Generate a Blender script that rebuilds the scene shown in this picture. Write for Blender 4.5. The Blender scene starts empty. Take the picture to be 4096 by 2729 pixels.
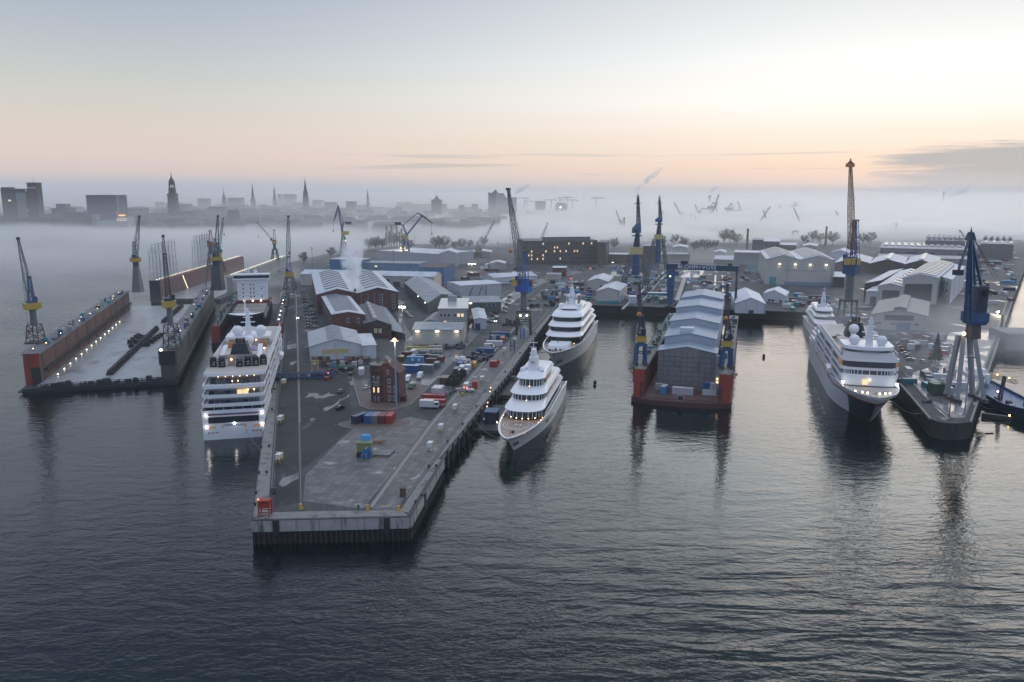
import bpy, bmesh, math, random
from math import sin, cos, tan, atan, atan2, asin, sqrt, pi, radians, hypot
from mathutils import Vector, Matrix
SC = bpy.context.scene
COL = SC.collection
random.seed(7)
# ---------------------------------------------------------------- camera
F = 3186.0; CX = 2048.0; CY = 1364.5; HC = 90.0; PIT = atan((CY - 766.0) / F)
cam_d = bpy.data.cameras.new("camera")
cam_d.sensor_width = 36.0; cam_d.lens = 36.0 * F / 4096.0
cam_d.clip_start = 1.0; cam_d.clip_end = 60000.0
cam = bpy.data.objects.new("camera", cam_d); COL.objects.link(cam)
cam.location = (0, 0, HC); cam.rotation_euler = (pi / 2 - PIT, 0, 0)
SC.camera = cam
SC.render.engine = 'CYCLES'
SC.cycles.use_denoising = True
SC.cycles.max_bounces = 12; SC.cycles.diffuse_bounces = 3; SC.cycles.glossy_bounces = 3
SC.cycles.transmission_bounces = 2; SC.cycles.volume_bounces = 8; SC.cycles.transparent_max_bounces = 12
SC.cycles.caustics_reflective = False; SC.cycles.caustics_refractive = False
SC.cycles.sample_clamp_indirect = 4.0
SC.cycles.volume_max_steps = 256
# ---------------------------------------------------------------- exposure
SC.view_settings.view_transform = 'Standard'; SC.view_settings.look = 'None'
SC.view_settings.exposure = 0.0; SC.view_settings.gamma = 1.0
# ---------------------------------------------------------------- dawn sky
W = bpy.data.worlds.new("World"); SC.world = W; W.use_nodes = True
def srgb(r, g, b):
 f = lambda c: (c / 255 / 12.92) if c <= 10 else ((c / 255 + 0.055) / 1.055) ** 2.4
 return (f(r), f(g), f(b), 1.0)
class NT:
 def __init__(s, nt): s.nt = nt; s.n = nt.nodes; s.l = nt.links
 def new(s, t, **kw):
  n = s.n.new(t)
  for k, v in kw.items():
   if k == 'ins':
    for i, x in v.items():
     if hasattr(x, 'node'): s.l.new(x, n.inputs[i])
     else: n.inputs[i].default_value = x
   else: setattr(n, k, v)
  return n
 def math(s, op, a, b=0.0, c=0.0, clamp=False):
  return s.new('ShaderNodeMath', operation=op, use_clamp=clamp, ins={0: a, 1: b, 2: c}).outputs[0]
 def mix(s, f, a, b, bt='MIX'):
  n = s.new('ShaderNodeMix', data_type='RGBA', blend_type=bt)
  for i, x in ((0, f), (6, a), (7, b)):
   if hasattr(x, 'node'): s.l.new(x, n.inputs[i])
   else: n.inputs[i].default_value = x
  return n.outputs[2]
 def step(s, x, a, b):
  n = s.new('ShaderNodeMapRange', interpolation_type='SMOOTHSTEP', ins={0: x, 1: a, 2: b, 3: 0.0, 4: 1.0}); return n.outputs[0]
 def ramp(s, x, stops):
  n = s.new('ShaderNodeValToRGB', ins={0: x}); e = n.color_ramp.elements
  while len(e) < len(stops): e.new(0.5)
  for i, (p, c) in enumerate(stops): e[i].position = p; e[i].color = c
  return n.outputs[0]
 def noise(s, vec, scale, detail=3.0, rough=0.5, dist=0.0, col=False):
  n = s.new('ShaderNodeTexNoise', ins={'Vector': vec, 'Scale': scale, 'Detail': detail, 'Roughness': rough, 'Distortion': dist})
  return n.outputs['Color' if col else 'Fac']
SUN_EL = 2.0; SUN_AZ = 27.0      # degrees; azimuth clockwise from +Y
def build_sky():
 t = NT(W.node_tree); t.n.clear()
 out = t.new('ShaderNodeOutputWorld'); bg = t.new('ShaderNodeBackground'); t.l.new(bg.outputs[0], out.inputs[0])
 co = t.new('ShaderNodeTexCoord').outputs['Generated']
 sp = t.new('ShaderNodeSeparateXYZ', ins={0: co})
 x, y, z = sp.outputs
 zc = t.math('MAXIMUM', z, 0.0); p = t.math('SQRT', zc)
 e = lambda d: sqrt(sin(radians(d)))
 k_ = lambda c, f: (c[0] * f, c[1] * f, c[2] * f, 1.0)
 hi = [(e(42), srgb(150, 170, 202)), (e(60), k_(srgb(226, 236, 252), 1.12)), (1.0, k_(srgb(226, 236, 252), 1.3))]
 L = [(0.0, srgb(182, 189, 202)), (e(0.5), srgb(190, 193, 202)), (e(1.2), srgb(220, 206, 202)), (e(2.3), srgb(229, 212, 202)), (e(4.2), srgb(225, 215, 202)),
  (e(6.5), srgb(211, 211, 206)), (e(9), srgb(193, 201, 206)), (e(14.4), srgb(160, 175, 197)), (e(17), srgb(218, 232, 250)), (e(21), srgb(200, 217, 242)), (e(26), srgb(128, 150, 182))] + hi
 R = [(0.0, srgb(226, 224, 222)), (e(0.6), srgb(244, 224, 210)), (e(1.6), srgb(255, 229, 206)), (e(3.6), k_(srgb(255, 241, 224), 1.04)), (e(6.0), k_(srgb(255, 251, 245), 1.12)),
  (e(8.5), k_(srgb(250, 251, 251), 1.08)), (e(11.0), srgb(243, 245, 246)), (e(14.6), srgb(222, 227, 231)), (e(16.2), k_(srgb(246, 251, 255), 2.6)), (e(23), k_(srgb(244, 250, 255), 2.7)), (e(27), k_(srgb(235, 243, 255), 1.5)), (e(32), srgb(200, 215, 236))] + hi  # bright band out of view, added in L and R to lift water reflections
 az = t.math('ARCTAN2', x, y)                       # radians, 0 = ahead, + right
 m = t.step(az, radians(-27), radians(26))
 back = t.step(t.math('ABSOLUTE', az), radians(150), radians(50))
 m = t.math('MULTIPLY', m, back)
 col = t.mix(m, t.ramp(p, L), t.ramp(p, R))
 # the sky behind the viewer is darker and bluer
 dk = t.step(t.math('ABSOLUTE', az), radians(45), radians(125))
 col = t.mix(t.math('MULTIPLY', dk, 0.75), col, t.ramp(p, [(0, srgb(176, 192, 222)), (0.3, srgb(172, 198, 236)), (0.5, srgb(168, 196, 240)), (e(42), srgb(178, 204, 244))] + hi[1:]))
 # streaks of cloud low over the horizon
 el = t.math('ARCSINE', z)
 cv = t.new('ShaderNodeCombineXYZ', ins={0: t.math('MULTIPLY', az, 5.0), 1: t.math('MULTIPLY', el, 95.0), 2: 0.37}).outputs[0]
 n1 = t.noise(cv, 1.0, 7.0, 0.62, 0.8)
 bank = t.math('MULTIPLY', t.step(az, radians(19.5), radians(31)), t.step(el, radians(3.5), radians(2.2)))
 bank = t.math('ADD', t.math('MULTIPLY', bank, 0.62), t.math('MULTIPLY', t.math('SUBTRACT', n1, 0.5), 1.15))
 bank = t.step(bank, 0.16, 0.50)
 bank = t.math('MULTIPLY', bank, t.step(el, radians(4.0), radians(3.0)))
 n2 = t.noise(t.new('ShaderNodeCombineXYZ', ins={0: t.math('MULTIPLY', az, 3.4), 1: t.math('MULTIPLY', el, 150.0), 2: 4.1}).outputs[0], 1.0, 4.0, 0.5, 0.4)
 win = t.math('MULTIPLY', t.math('MULTIPLY', t.step(el, radians(0.7), radians(1.5)), t.step(el, radians(3.3), radians(2.0))),
    t.step(az, radians(-15), radians(-6)))
 stk = t.math('MULTIPLY', t.step(n2, 0.57, 0.66), win)
 cl = t.math('MAXIMUM', t.math('MULTIPLY', bank, 0.97), t.math('MULTIPLY', stk, 0.5))
 ccol = t.ramp(t.math('MULTIPLY', el, 12.0), [(0.0, srgb(204, 209, 213)), (0.3, srgb(178, 186, 191)), (1.0, srgb(176, 185, 190))])
 col = t.mix(cl, col, ccol)
 sky = t.new('ShaderNodeTexSky', sky_type='NISHITA', sun_disc=False, sun_elevation=radians(SUN_EL), sun_rotation=radians(SUN_AZ))
 nis = t.mix(1.0, sky.outputs[0], (0.10, 0.10, 0.10, 1), 'MULTIPLY')
 col = t.mix(0.03, col, nis)
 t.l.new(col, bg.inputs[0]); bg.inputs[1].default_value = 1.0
build_sky()
# ---------------------------------------------------------------- the sun, barely up behind the haze
sl = bpy.data.lights.new("sun", 'SUN'); sl.energy = 0.25; sl.angle = radians(30); sl.color = (1.0, 0.80, 0.62)
so = bpy.data.objects.new("sun", sl); COL.objects.link(so)
so.rotation_euler = (radians(90 - 5), 0, radians(180 - SUN_AZ))
# ---------------------------------------------------------------- helpers
def ray(u, v):
 a = (u - CX) / F; b = (CY - v) / F
 return a, cos(PIT) + b * sin(PIT), -sin(PIT) + b * cos(PIT)
def G(u, v, z=0.0):
 a, y, dz = ray(u, v); t = (z - HC) / dz
 return Vector((a * t, y * t, z))
def P(u, v, Y):
 a, y, dz = ray(u, v); t = Y / y
 return Vector((a * t, Y, HC + dz * t))
def ZV(v, Y):
 b = (CY - v) / F
 return HC + Y * (-sin(PIT) + b * cos(PIT)) / (cos(PIT) + b * sin(PIT))
def XU(u, v, Y): return P(u, v, Y).x
def PX(p):
 x, y, z = p; d = y * cos(PIT) - (z - HC) * sin(PIT); up = y * sin(PIT) + (z - HC) * cos(PIT)
 return CX + F * x / d, CY - F * up / d
class MB:
 def __init__(s): s.v = []; s.f = []; s.m = []; s.mi = 0
 def add(s, vs, fs):
  o = len(s.v); s.v += [tuple(p) for p in vs]
  s.f += [tuple(i + o for i in f) for f in fs]; s.m += [s.mi] * len(fs); return s
 def hexa(s, b, t):
  n = len(b)
  return s.add(list(b) + list(t), [tuple(range(n))[::-1], tuple(range(n, 2 * n))] + [(i, (i + 1) % n, n + (i + 1) % n, n + i) for i in range(n)])
 def box(s, x0, x1, y0, y1, z0, z1):
  return s.hexa([(x0, y0, z0), (x1, y0, z0), (x1, y1, z0), (x0, y1, z0)], [(x0, y0, z1), (x1, y0, z1), (x1, y1, z1), (x0, y1, z1)])
 def cbox(s, cx, cy, z0, dx, dy, dz, a=0.0, k=1.0):
  c, n = cos(a), sin(a)
  q = [(-1, -1), (1, -1), (1, 1), (-1, 1)]
  b = [(cx + (i * dx * c - j * dy * n) / 2, cy + (i * dx * n + j * dy * c) / 2, z0) for i, j in q]
  t = [(cx + k * (i * dx * c - j * dy * n) / 2, cy + k * (i * dx * n + j * dy * c) / 2, z0 + dz) for i, j in q]
  return s.hexa(b, t)
 def prism(s, pts, z0, z1):
  ar = sum(pts[i][0] * pts[(i + 1) % len(pts)][1] - pts[(i + 1) % len(pts)][0] * pts[i][1] for i in range(len(pts)))
  if ar < 0: pts = pts[::-1]
  return s.hexa([(p[0], p[1], z0) for p in pts], [(p[0], p[1], z1) for p in pts])
 def beam(s, p, q, w, h=None):
  p = Vector(p); q = Vector(q); d = q - p
  if d.length < 1e-6: return s
  d.normalize(); a = d.cross(Vector((0, 0, 1)))
  if a.length < 1e-3: a = Vector((1, 0, 0))
  a.normalize(); b = a.cross(d); h = h or w
  a = a * w / 2; b = b * h / 2
  return s.hexa([p - a - b, p - a + b, p + a + b, p + a - b], [q - a - b, q - a + b, q + a + b, q + a - b])
 def tube(s, p, q, r, r2=None, n=10):
  p = Vector(p); q = Vector(q); d = (q - p).normalized(); r2 = r if r2 is None else r2
  a = d.cross(Vector((0, 0, 1)))
  if a.length < 1e-3: a = Vector((1, 0, 0))
  a.normalize(); b = d.cross(a)
  cs = [(cos(2 * pi * i / n), sin(2 * pi * i / n)) for i in range(n)]
  return s.hexa([p + (a * c + b * e) * r for c, e in cs], [q + (a * c + b * e) * r2 for c, e in cs])
 def ball(s, c, r, nu=14, nv=9, sz=1.0):
  vs = [(c[0], c[1], c[2] - r * sz)]
  for j in range(1, nv):
   t = pi * j / nv - pi / 2
   vs += [(c[0] + r * cos(t) * cos(2 * pi * i / nu), c[1] + r * cos(t) * sin(2 * pi * i / nu), c[2] + r * sz * sin(t)) for i in range(nu)]
  vs.append((c[0], c[1], c[2] + r * sz)); fs = []
  for i in range(nu):
   fs.append((0, 1 + (i + 1) % nu, 1 + i)); k = 1 + (nv - 2) * nu
   fs.append((k + i, k + (i + 1) % nu, len(vs) - 1))
   for j in range(nv - 2):
    o = 1 + j * nu; fs.append((o + i, o + (i + 1) % nu, o + nu + (i + 1) % nu, o + nu + i))
  return s.add(vs, fs)
 def loft(s, rings, closed=True, cap=True):
  n = len(rings[0]); vs = [p for r in rings for p in r]; fs = []
  for j in range(len(rings) - 1):
   for i in range(n if closed else n - 1):
    a = j * n + i; b = j * n + (i + 1) % n; fs.append((a, b, b + n, a + n))
  if cap: fs.append(tuple(range(n))[::-1]); fs.append(tuple(range((len(rings) - 1) * n, len(rings) * n)))
  return s.add(vs, fs)
 def truss(s, p, q, w0, w1, n, t, up=None, t2=None):
  p = Vector(p); q = Vector(q); d = (q - p).normalized(); up = Vector(up or (0, 0, 1))
  a = d.cross(up)
  if a.length < 1e-3: a = Vector((1, 0, 0))
  a.normalize(); b = a.cross(d).normalized(); t2 = t2 or t * 0.6
  def ring(k):
   c = p + (q - p) * k; w = (w0 + (w1 - w0) * k) / 2
   return [c + a * w + b * w, c - a * w + b * w, c - a * w - b * w, c + a * w - b * w]
  R = [ring(i / n) for i in range(n + 1)]
  for i in range(4): s.beam(R[0][i], R[n][i], t)
  for k in range(n + 1):
   for i in range(4): s.beam(R[k][i], R[k][(i + 1) % 4], t2)
   if k < n:
    for i in range(4):
     j = (i + 1) % 4
     s.beam(R[k][i if k % 2 else j], R[k + 1][j if k % 2 else i], t2)
  return s
 def build(s, name, mats, parent=None, loc=None, rz=0.0, smooth=False):
  me = bpy.data.meshes.new(name); me.from_pydata(s.v, [], s.f)
  for m in (mats if isinstance(mats, (list, tuple)) else [mats]): me.materials.append(m)
  if any(s.m): me.polygons.foreach_set('material_index', s.m)
  if smooth: me.polygons.foreach_set('use_smooth', [True] * len(s.f)); me.set_sharp_from_angle(angle=radians(40))
  me.update(); o = bpy.data.objects.new(name, me); COL.objects.link(o)
  if parent: o.parent = parent
  if loc is not None: o.location = loc
  o.rotation_euler[2] = rz
  return o
def thing(name, label, cat, loc=(0, 0, 0), rz=0.0, group=None):
 o = bpy.data.objects.new(name, None); COL.objects.link(o); o.empty_display_size = 1
 o.location = loc; o.rotation_euler[2] = rz; o['label'] = label; o['category'] = cat
 if group: o['group'] = group
 return o
def tag(o, label, cat, group=None):
 o['label'] = label; o['category'] = cat
 if group: o['group'] = group
 return o
def struct(o): o['kind'] = 'structure'; return o
def stuff(o): o['kind'] = 'stuff'; return o
def dup(o, loc, rz=None, label=None):
 c = o.copy(); COL.objects.link(c); c.location = loc
 if rz is not None: c.rotation_euler[2] = rz
 if label: c['label'] = label
 for ch in list(o.children):
  k = ch.copy(); COL.objects.link(k); k.parent = c
  for g in ch.children:
   h = g.copy(); COL.objects.link(h); h.parent = k
 return c
# ---------------------------------------------------------------- materials
MATS = {}
def mat(name, col, rough=0.6, metal=0.0, emit=None, es=0.0, var=0.0, vs=0.3, dirt=None, ds=0.08, spec=0.5, coat=0.0, streak=False):
 if name in MATS: return MATS[name]
 m = bpy.data.materials.new(name); m.use_nodes = True; t = NT(m.node_tree); b = t.n['Principled BSDF']
 b.inputs['Base Color'].default_value = (*col, 1); b.inputs['Roughness'].default_value = rough; b.inputs['Metallic'].default_value = metal
 b.inputs['Specular IOR Level'].default_value = spec
 if coat: b.inputs['Coat Weight'].default_value = coat
 if emit: b.inputs['Emission Color'].default_value = (*emit, 1); b.inputs['Emission Strength'].default_value = es
 if var or dirt:
  co = t.new('ShaderNodeTexCoord').outputs['Object']
  c = t.new('ShaderNodeRGB').outputs[0]; c.default_value = (*col, 1)
  if var:
   n = t.noise(co, vs, 4.0, 0.6)
   k = t.math('ADD', 1.0 - var, t.math('MULTIPLY', n, 2 * var))
   c = t.mix(1.0, c, t.new('ShaderNodeCombineXYZ', ins={0: k, 1: k, 2: k}).outputs[0], 'MULTIPLY')
  if dirt:
   v = t.new('ShaderNodeMapping', ins={0: co, 3: (1, 1, 0.12) if streak else (1, 1, 1)}).outputs[0]
   n = t.step(t.noise(v, ds, 5.0, 0.65), 0.50, 0.68)
   c = t.mix(n, c, (*dirt, 1))
  t.l.new(c, b.inputs['Base Color'])
 MATS[name] = m; return m
# ---------------------------------------------------------------- setting: water, ground, air
def water_mat():
 m = bpy.data.materials.new("river_water"); m.use_nodes = True; t = NT(m.node_tree); b = t.n['Principled BSDF']
 b.inputs['Base Color'].default_value = (0.003, 0.0095, 0.0105, 1); b.inputs['Roughness'].default_value = 0.045; b.inputs['IOR'].default_value = 1.34
 co = t.new('ShaderNodeTexCoord').outputs['Object']
 def lay(rot, sx, sy, sc, det, dist):
  v = t.new('ShaderNodeMapping', ins={0: co, 2: (0, 0, radians(rot)), 3: (sx, sy, 1)}).outputs[0]
  return t.noise(v, sc, det, 0.55, dist)
 sp = t.new('ShaderNodeSeparateXYZ', ins={0: co})
 calm = t.step(t.noise(co, 0.012, 3.0, 0.5), 0.30, 0.66)
 swell = lay(-22, 0.35, 1.0, 0.075, 2.0, 0.4)
 chop = lay(-12, 0.45, 1.0, 0.30, 3.0, 0.5)
 rip = lay(8, 0.6, 1.0, 1.1, 3.0, 0.4)
 h = t.math('ADD', t.math('MULTIPLY', swell, 0.25), t.math('MULTIPLY', chop, t.math('ADD', 0.12, t.math('MULTIPLY', calm, 0.22))))
 h = t.math('ADD', h, t.math('MULTIPLY', rip, t.math('ADD', 0.045, t.math('MULTIPLY', calm, 0.075))))
 sp_ = t.new('ShaderNodeSeparateXYZ', ins={0: co}).outputs; near = t.math('MAXIMUM', t.step(sp_[1], 225.0, 140.0), t.step(sp_[0], -150.0, -260.0))
 fg_ = t.step(sp_[1], 260.0, 150.0); h = t.math('ADD', h, t.math('MULTIPLY', t.math('MULTIPLY', lay(36, 0.22, 1.0, 0.16, 2.0, 0.5), t.step(sp_[0], -40.0, 40.0)), t.math('MULTIPLY', fg_, 0.55)))
 h = t.math('MULTIPLY', h, t.math('ADD', 0.60, t.math('MULTIPLY', near, 1.1)))
 bp = t.new('ShaderNodeBump', ins={'Strength': 1.0, 'Distance': 1.0, 'Height': h})
 t.l.new(bp.outputs[0], b.inputs['Normal'])
 return m
wm = MB(); wm.add([(-16000, -400, 0), (16000, -400, 0), (16000, 16000, 0), (-16000, 16000, 0)], [(0, 1, 2, 3)])
struct(wm.build('water', water_mat()))
DK = 6.5          # height of the yard above the river
def ground_mat(name, c1, c2, c3, c4, rough, w0, w1, ws):
 m = bpy.data.materials.new(name); m.use_nodes = True; t = NT(m.node_tree); b = t.n['Principled BSDF']; b.inputs['Specular IOR Level'].default_value = 0.4
 co = t.new('ShaderNodeTexCoord').outputs['Object']
 n1 = t.noise(co, 0.05, 5.0, 0.6); n2 = t.noise(co, 0.35, 6.0, 0.7)
 g = lambda v: (v * 0.97, v, v * 1.05, 1)
 c = t.mix(t.step(n1, 0.38, 0.62), g(c1), g(c2))
 c = t.mix(t.step(n2, 0.52, 0.70), c, g(c3)); c = t.mix(t.math('MULTIPLY', t.step(n2, 0.42, 0.28), 0.8), c, g(c4))
 t.l.new(c, b.inputs['Base Color'])
 v = t.new('ShaderNodeMapping', ins={0: co, 2: (0, 0, radians(14)), 3: (1.5, 0.7, 1)}).outputs[0]
 wet = t.step(t.noise(v, ws, 2.5, 0.5, 0.6), w0, w1)
 t.l.new(t.math('SUBTRACT', rough, t.math('MULTIPLY', wet, rough - 0.10)), b.inputs['Roughness'])
 t.l.new(t.math('ADD', 0.35, t.math('MULTIPLY', wet, 0.5)), b.inputs['Specular IOR Level'])
 return m
M_ASPH = ground_mat("wet_asphalt", 0.040, 0.066, 0.095, 0.022, 0.75, 0.62, 0.72, 0.05)
def slab_mat():
 m = bpy.data.materials.new("concrete_slabs"); m.use_nodes = True; t = NT(m.node_tree); b = t.n['Principled BSDF']
 co = t.new('ShaderNodeTexCoord').outputs['Object']
 mp = t.new('ShaderNodeMapping', ins={0: co, 2: (0, 0, radians(9))}).outputs[0]
 br = t.new('ShaderNodeTexBrick', offset=0.0, ins={'Vector': mp, 'Scale': 1.0, 'Mortar Size': 0.06, 'Mortar Smooth': 0.2, 'Brick Width': 2.2, 'Row Height': 2.4, 'Bias': -0.15,
   'Color1': (0.090, 0.088, 0.087, 1), 'Color2': (0.165, 0.163, 0.161, 1), 'Mortar': (0.035, 0.034, 0.034, 1)})
 n = t.noise(co, 0.16, 5.0, 0.65); k = t.math('ADD', 0.68, t.math('MULTIPLY', n, 0.64))
 c = t.mix(1.0, br.outputs[0], t.new('ShaderNodeCombineXYZ', ins={0: k, 1: k, 2: k}).outputs[0], 'MULTIPLY')
 st = t.step(t.noise(co, 0.07, 5.0, 0.7, 1.0), 0.54, 0.70)
 c = t.mix(t.math('MULTIPLY', st, 0.55), c, (0.055, 0.054, 0.054, 1)); t.l.new(c, b.inputs['Base Color'])
 wet = t.step(t.noise(co, 0.11, 4.0, 0.5), 0.60, 0.68)
 t.l.new(t.math('SUBTRACT', 0.60, t.math('MULTIPLY', wet, 0.45)), b.inputs['Roughness'])
 return m
M_SLAB = slab_mat()
M_CONC = mat("quay_concrete", (0.20, 0.195, 0.185), 0.7, var=0.35, vs=0.5, dirt=(0.075, 0.07, 0.065), ds=0.35)
M_SKIRT = mat("stained_concrete", (0.34, 0.33, 0.315), 0.75, var=0.25, vs=0.6, dirt=(0.10, 0.095, 0.085), ds=0.55, streak=True)
M_PILE = mat("sheet_piling", (0.030, 0.030, 0.028), 0.8, var=0.5, vs=0.8)
M_RAIL = mat("rail_steel", (0.16, 0.16, 0.165), 0.35, 0.6)
M_DARK = mat("dark_steel", (0.028, 0.030, 0.033), 0.6, var=0.3, vs=0.4)
M_LAND = mat("far_ground", (0.075, 0.075, 0.072), 0.8, var=0.4, vs=0.03)
g7 = lambda u, v: G(u, v, DK)
LANDPX = [(1007, 2083), (1637, 2068), (1771, 1836), (1751, 1835), (2051, 1468), (2235, 1212), (3240, 1248), (3355, 1251), (3605, 1541), (3720, 1675), (3752, 1687), (3787, 1693), (3835, 1694), (3883, 1688),
  (3925, 1572), (3965, 1453), (4050, 1203), (4096, 1083)]
land = [g7(*p).xy for p in LANDPX]
d = (land[-1] - land[-2]).normalized(); land.append(land[-1] + d * 500)
land += [Vector((900, 1420)), Vector((420, 1420)), Vector((60, 1330)), Vector((-150, 1290)), Vector((-245, 1160)), Vector((-262, 1010)), Vector((-268, 880)), g7(1165, 1092).xy, g7(1143, 1150).xy, g7(1120, 1300).xy, g7(1097, 1480).xy, g7(1067, 1647).xy, g7(1047, 1753).xy]
land = [Vector((p[0], p[1])) for p in land]
gm = MB(); n = len(land)
if sum(land[i].x * land[(i + 1) % n].y - land[(i + 1) % n].x * land[i].y for i in range(n)) < 0: land = land[::-1]
gm.add([(p.x, p.y, DK) for p in land], [tuple(range(n))]); gm.mi = 1
gm.add([(p.x, p.y, -4) for p in land] + [(p.x, p.y, DK) for p in land], [(i, (i + 1) % n, n + (i + 1) % n, n + i) for i in range(n)])
struct(gm.build('ground', [M_ASPH, M_PILE]))
fb = MB(); fb.prism([(-2600, 1480), (-900, 1440), (-300, 1560), (100, 1900), (900, 2100), (2600, 2200), (15000, 2300), (15000, 15900), (-15000, 15900), (-15000, 1500)], -2, 9)
struct(fb.build('far_bank', M_LAND))
# air: even haze over everything, and the bank of river fog beyond the yard
hz = MB(); hz.box(-9000, 9000, -250, 9500, -1.5, 132)
hm = bpy.data.materials.new("morning_haze"); hm.use_nodes = True; t = NT(hm.node_tree); t.n.clear()
pv = t.new('ShaderNodeVolumePrincipled', ins={'Color': (0.985, 0.99, 1.0, 1), 'Density': 0.00009, 'Anisotropy': 0.25})
t.l.new(pv.outputs[0], t.new('ShaderNodeOutputMaterial').inputs['Volume'])
stuff(hz.build('haze', hm))
def fog_mat():
 m = bpy.data.materials.new("river_fog"); m.use_nodes = True; t = NT(m.node_tree); t.n.clear()
 co = t.new('ShaderNodeTexCoord').outputs['Object']; x, y, z = t.new('ShaderNodeSeparateXYZ', ins={0: co}).outputs
 cm = t.new('ShaderNodeMapping', ins={0: co, 3: (0.75, 1, 1.6)}).outputs[0]
 n1 = t.noise(cm, 0.0052, 5.0, 0.60, 0.5)
 n2 = t.noise(cm, 0.020, 4.0, 0.6, 0.8)
 n3 = t.noise(t.new('ShaderNodeMapping', ins={0: co, 3: (0.35, 1, 1.5)}).outputs[0], 0.0058, 4.0, 0.6, 0.6)
 lump = t.math('ADD', t.math('MULTIPLY', t.math('SUBTRACT', n1, 0.5), 62.0), t.math('MULTIPLY', t.math('SUBTRACT', n2, 0.5), 16.0))
 top = t.math('ADD', 17.0, lump)
 hh = t.step(t.math('SUBTRACT', top, z), -14.0, 16.0)
 wig = t.math('MULTIPLY', t.math('SUBTRACT', n1, 0.5), 650.0)
 lf = t.step(x, -150.0, -330.0)
 y0 = t.math('SUBTRACT', 1210.0, t.math('MULTIPLY', lf, 480.0))
 ed = t.new('ShaderNodeMapRange', interpolation_type='SMOOTHSTEP', ins={0: t.math('ADD', y, wig), 1: y0, 2: t.math('ADD', y0, t.math('ADD', 300.0, t.math('MULTIPLY', lf, 450.0))), 3: 0.0, 4: 1.0}).outputs[0]
 d = t.math('MULTIPLY', t.math('MULTIPLY', hh, ed), t.math('ADD', 0.006, t.math('MULTIPLY', t.step(n3, 0.36, 0.60), 0.10)))
 thin = t.math('MULTIPLY', t.math('MULTIPLY', t.step(y, 560.0, 1500.0), t.step(z, 100.0, 20.0)), t.math('ADD', 0.00055, t.math('MULTIPLY', t.step(x, 500.0, -400.0), 0.0007)))
 low = t.math('MULTIPLY', t.math('MULTIPLY', t.step(y, 480.0, 1000.0), t.step(z, 26.0, 2.0)), t.math('MULTIPLY', t.math('MULTIPLY', lf, t.step(n1, 0.30, 0.62)), 0.0050))
 d = t.math('ADD', t.math('ADD', d, thin), low)
 v = t.new('ShaderNodeVolumePrincipled', ins={'Color': (1.0, 0.992, 0.975, 1), 'Density': d, 'Anisotropy': 0.68})
 t.l.new(v.outputs[0], t.new('ShaderNodeOutputMaterial').inputs['Volume'])
 return m
fm = fog_mat(); fm.cycles.volume_step_rate = 0.05
fg = MB(); fg.box(-6500, 6500, 470, 8600, 0.3, 101)
stuff(fg.build('fog_bank', fm))
# ---------------------------------------------------------------- palette
M_WHITE = mat("white_cladding", (0.56, 0.57, 0.585), 0.6, var=0.10, vs=0.2, dirt=(0.36, 0.36, 0.36), ds=0.12, streak=True)
M_ROOFW = mat("frosty_roof", (0.53, 0.55, 0.585), 0.55, var=0.16, vs=0.15, dirt=(0.36, 0.38, 0.40), ds=0.10)
M_ROOFG = mat("grey_roof", (0.24, 0.255, 0.275), 0.6, var=0.2, vs=0.15, dirt=(0.34, 0.36, 0.39), ds=0.10)
M_ROOFK = mat("dark_roof", (0.115, 0.125, 0.14), 0.6, var=0.25, vs=0.2)
M_BEIGE = mat("beige_cladding", (0.47, 0.45, 0.40), 0.65, var=0.10, vs=0.15, dirt=(0.34, 0.32, 0.28), ds=0.09, streak=True)
M_BRICK = mat("red_brick", (0.125, 0.058, 0.050), 0.8, var=0.35, vs=0.8, dirt=(0.060, 0.040, 0.038), ds=0.25)
M_BRICKD = mat("dark_brick", (0.060, 0.042, 0.040), 0.8, var=0.35, vs=0.8, dirt=(0.035, 0.030, 0.030), ds=0.25)
M_BRICKO = mat("brown_brick", (0.105, 0.080, 0.068), 0.8, var=0.3, vs=0.5)
M_GREYW = mat("grey_cladding", (0.30, 0.30, 0.295), 0.65, var=0.15, vs=0.2)
M_GREYD = mat("dark_grey_wall", (0.11, 0.112, 0.112), 0.7, var=0.2, vs=0.2)
M_BLUEB = mat("blue_cladding", (0.050, 0.145, 0.27), 0.55, var=0.15, vs=0.3)
M_BLUEL = mat("faded_blue_cladding", (0.12, 0.235, 0.33), 0.55, var=0.2, vs=0.2)
M_TEAL = mat("teal_door", (0.055, 0.25, 0.27), 0.5, var=0.1, vs=0.3)
M_GLASS = mat("dark_glass", (0.02, 0.026, 0.032), 0.08)
M_PANE = mat("window_pane", (0.06, 0.075, 0.09), 0.12)
M_FRAME = mat("white_frame", (0.62, 0.62, 0.60), 0.5)
M_LIT = mat("lit_window", (0.5, 0.35, 0.2), 0.4, emit=(1.0, 0.62, 0.28), es=1.1)
M_LITW = mat("lit_window_pale", (0.5, 0.45, 0.35), 0.4, emit=(1.0, 0.80, 0.52), es=0.8)
M_SKYL = mat("skylight_glass", (0.23, 0.26, 0.30), 0.3, var=0.15, vs=0.3)  # darkened tone stands in for shadow lines along the ridge strips
M_SOLAR = mat("solar_panels", (0.075, 0.105, 0.15), 0.35, var=0.3, vs=0.25)
M_LAMPW = mat("lamp_glow", (1, 0.9, 0.7), 0.4, emit=(1.0, 0.80, 0.52), es=5.0)
M_LAMPO = mat("sodium_lamp", (1, 0.7, 0.3), 0.4, emit=(1.0, 0.60, 0.22), es=9.0)
M_LAMPC = mat("floodlight_glow", (1, 1, 1), 0.4, emit=(1.0, 0.95, 0.86), es=10.0)
M_REDL = mat("red_light", (1, 0.1, 0.1), 0.4, emit=(1.0, 0.08, 0.06), es=8.0)
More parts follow.
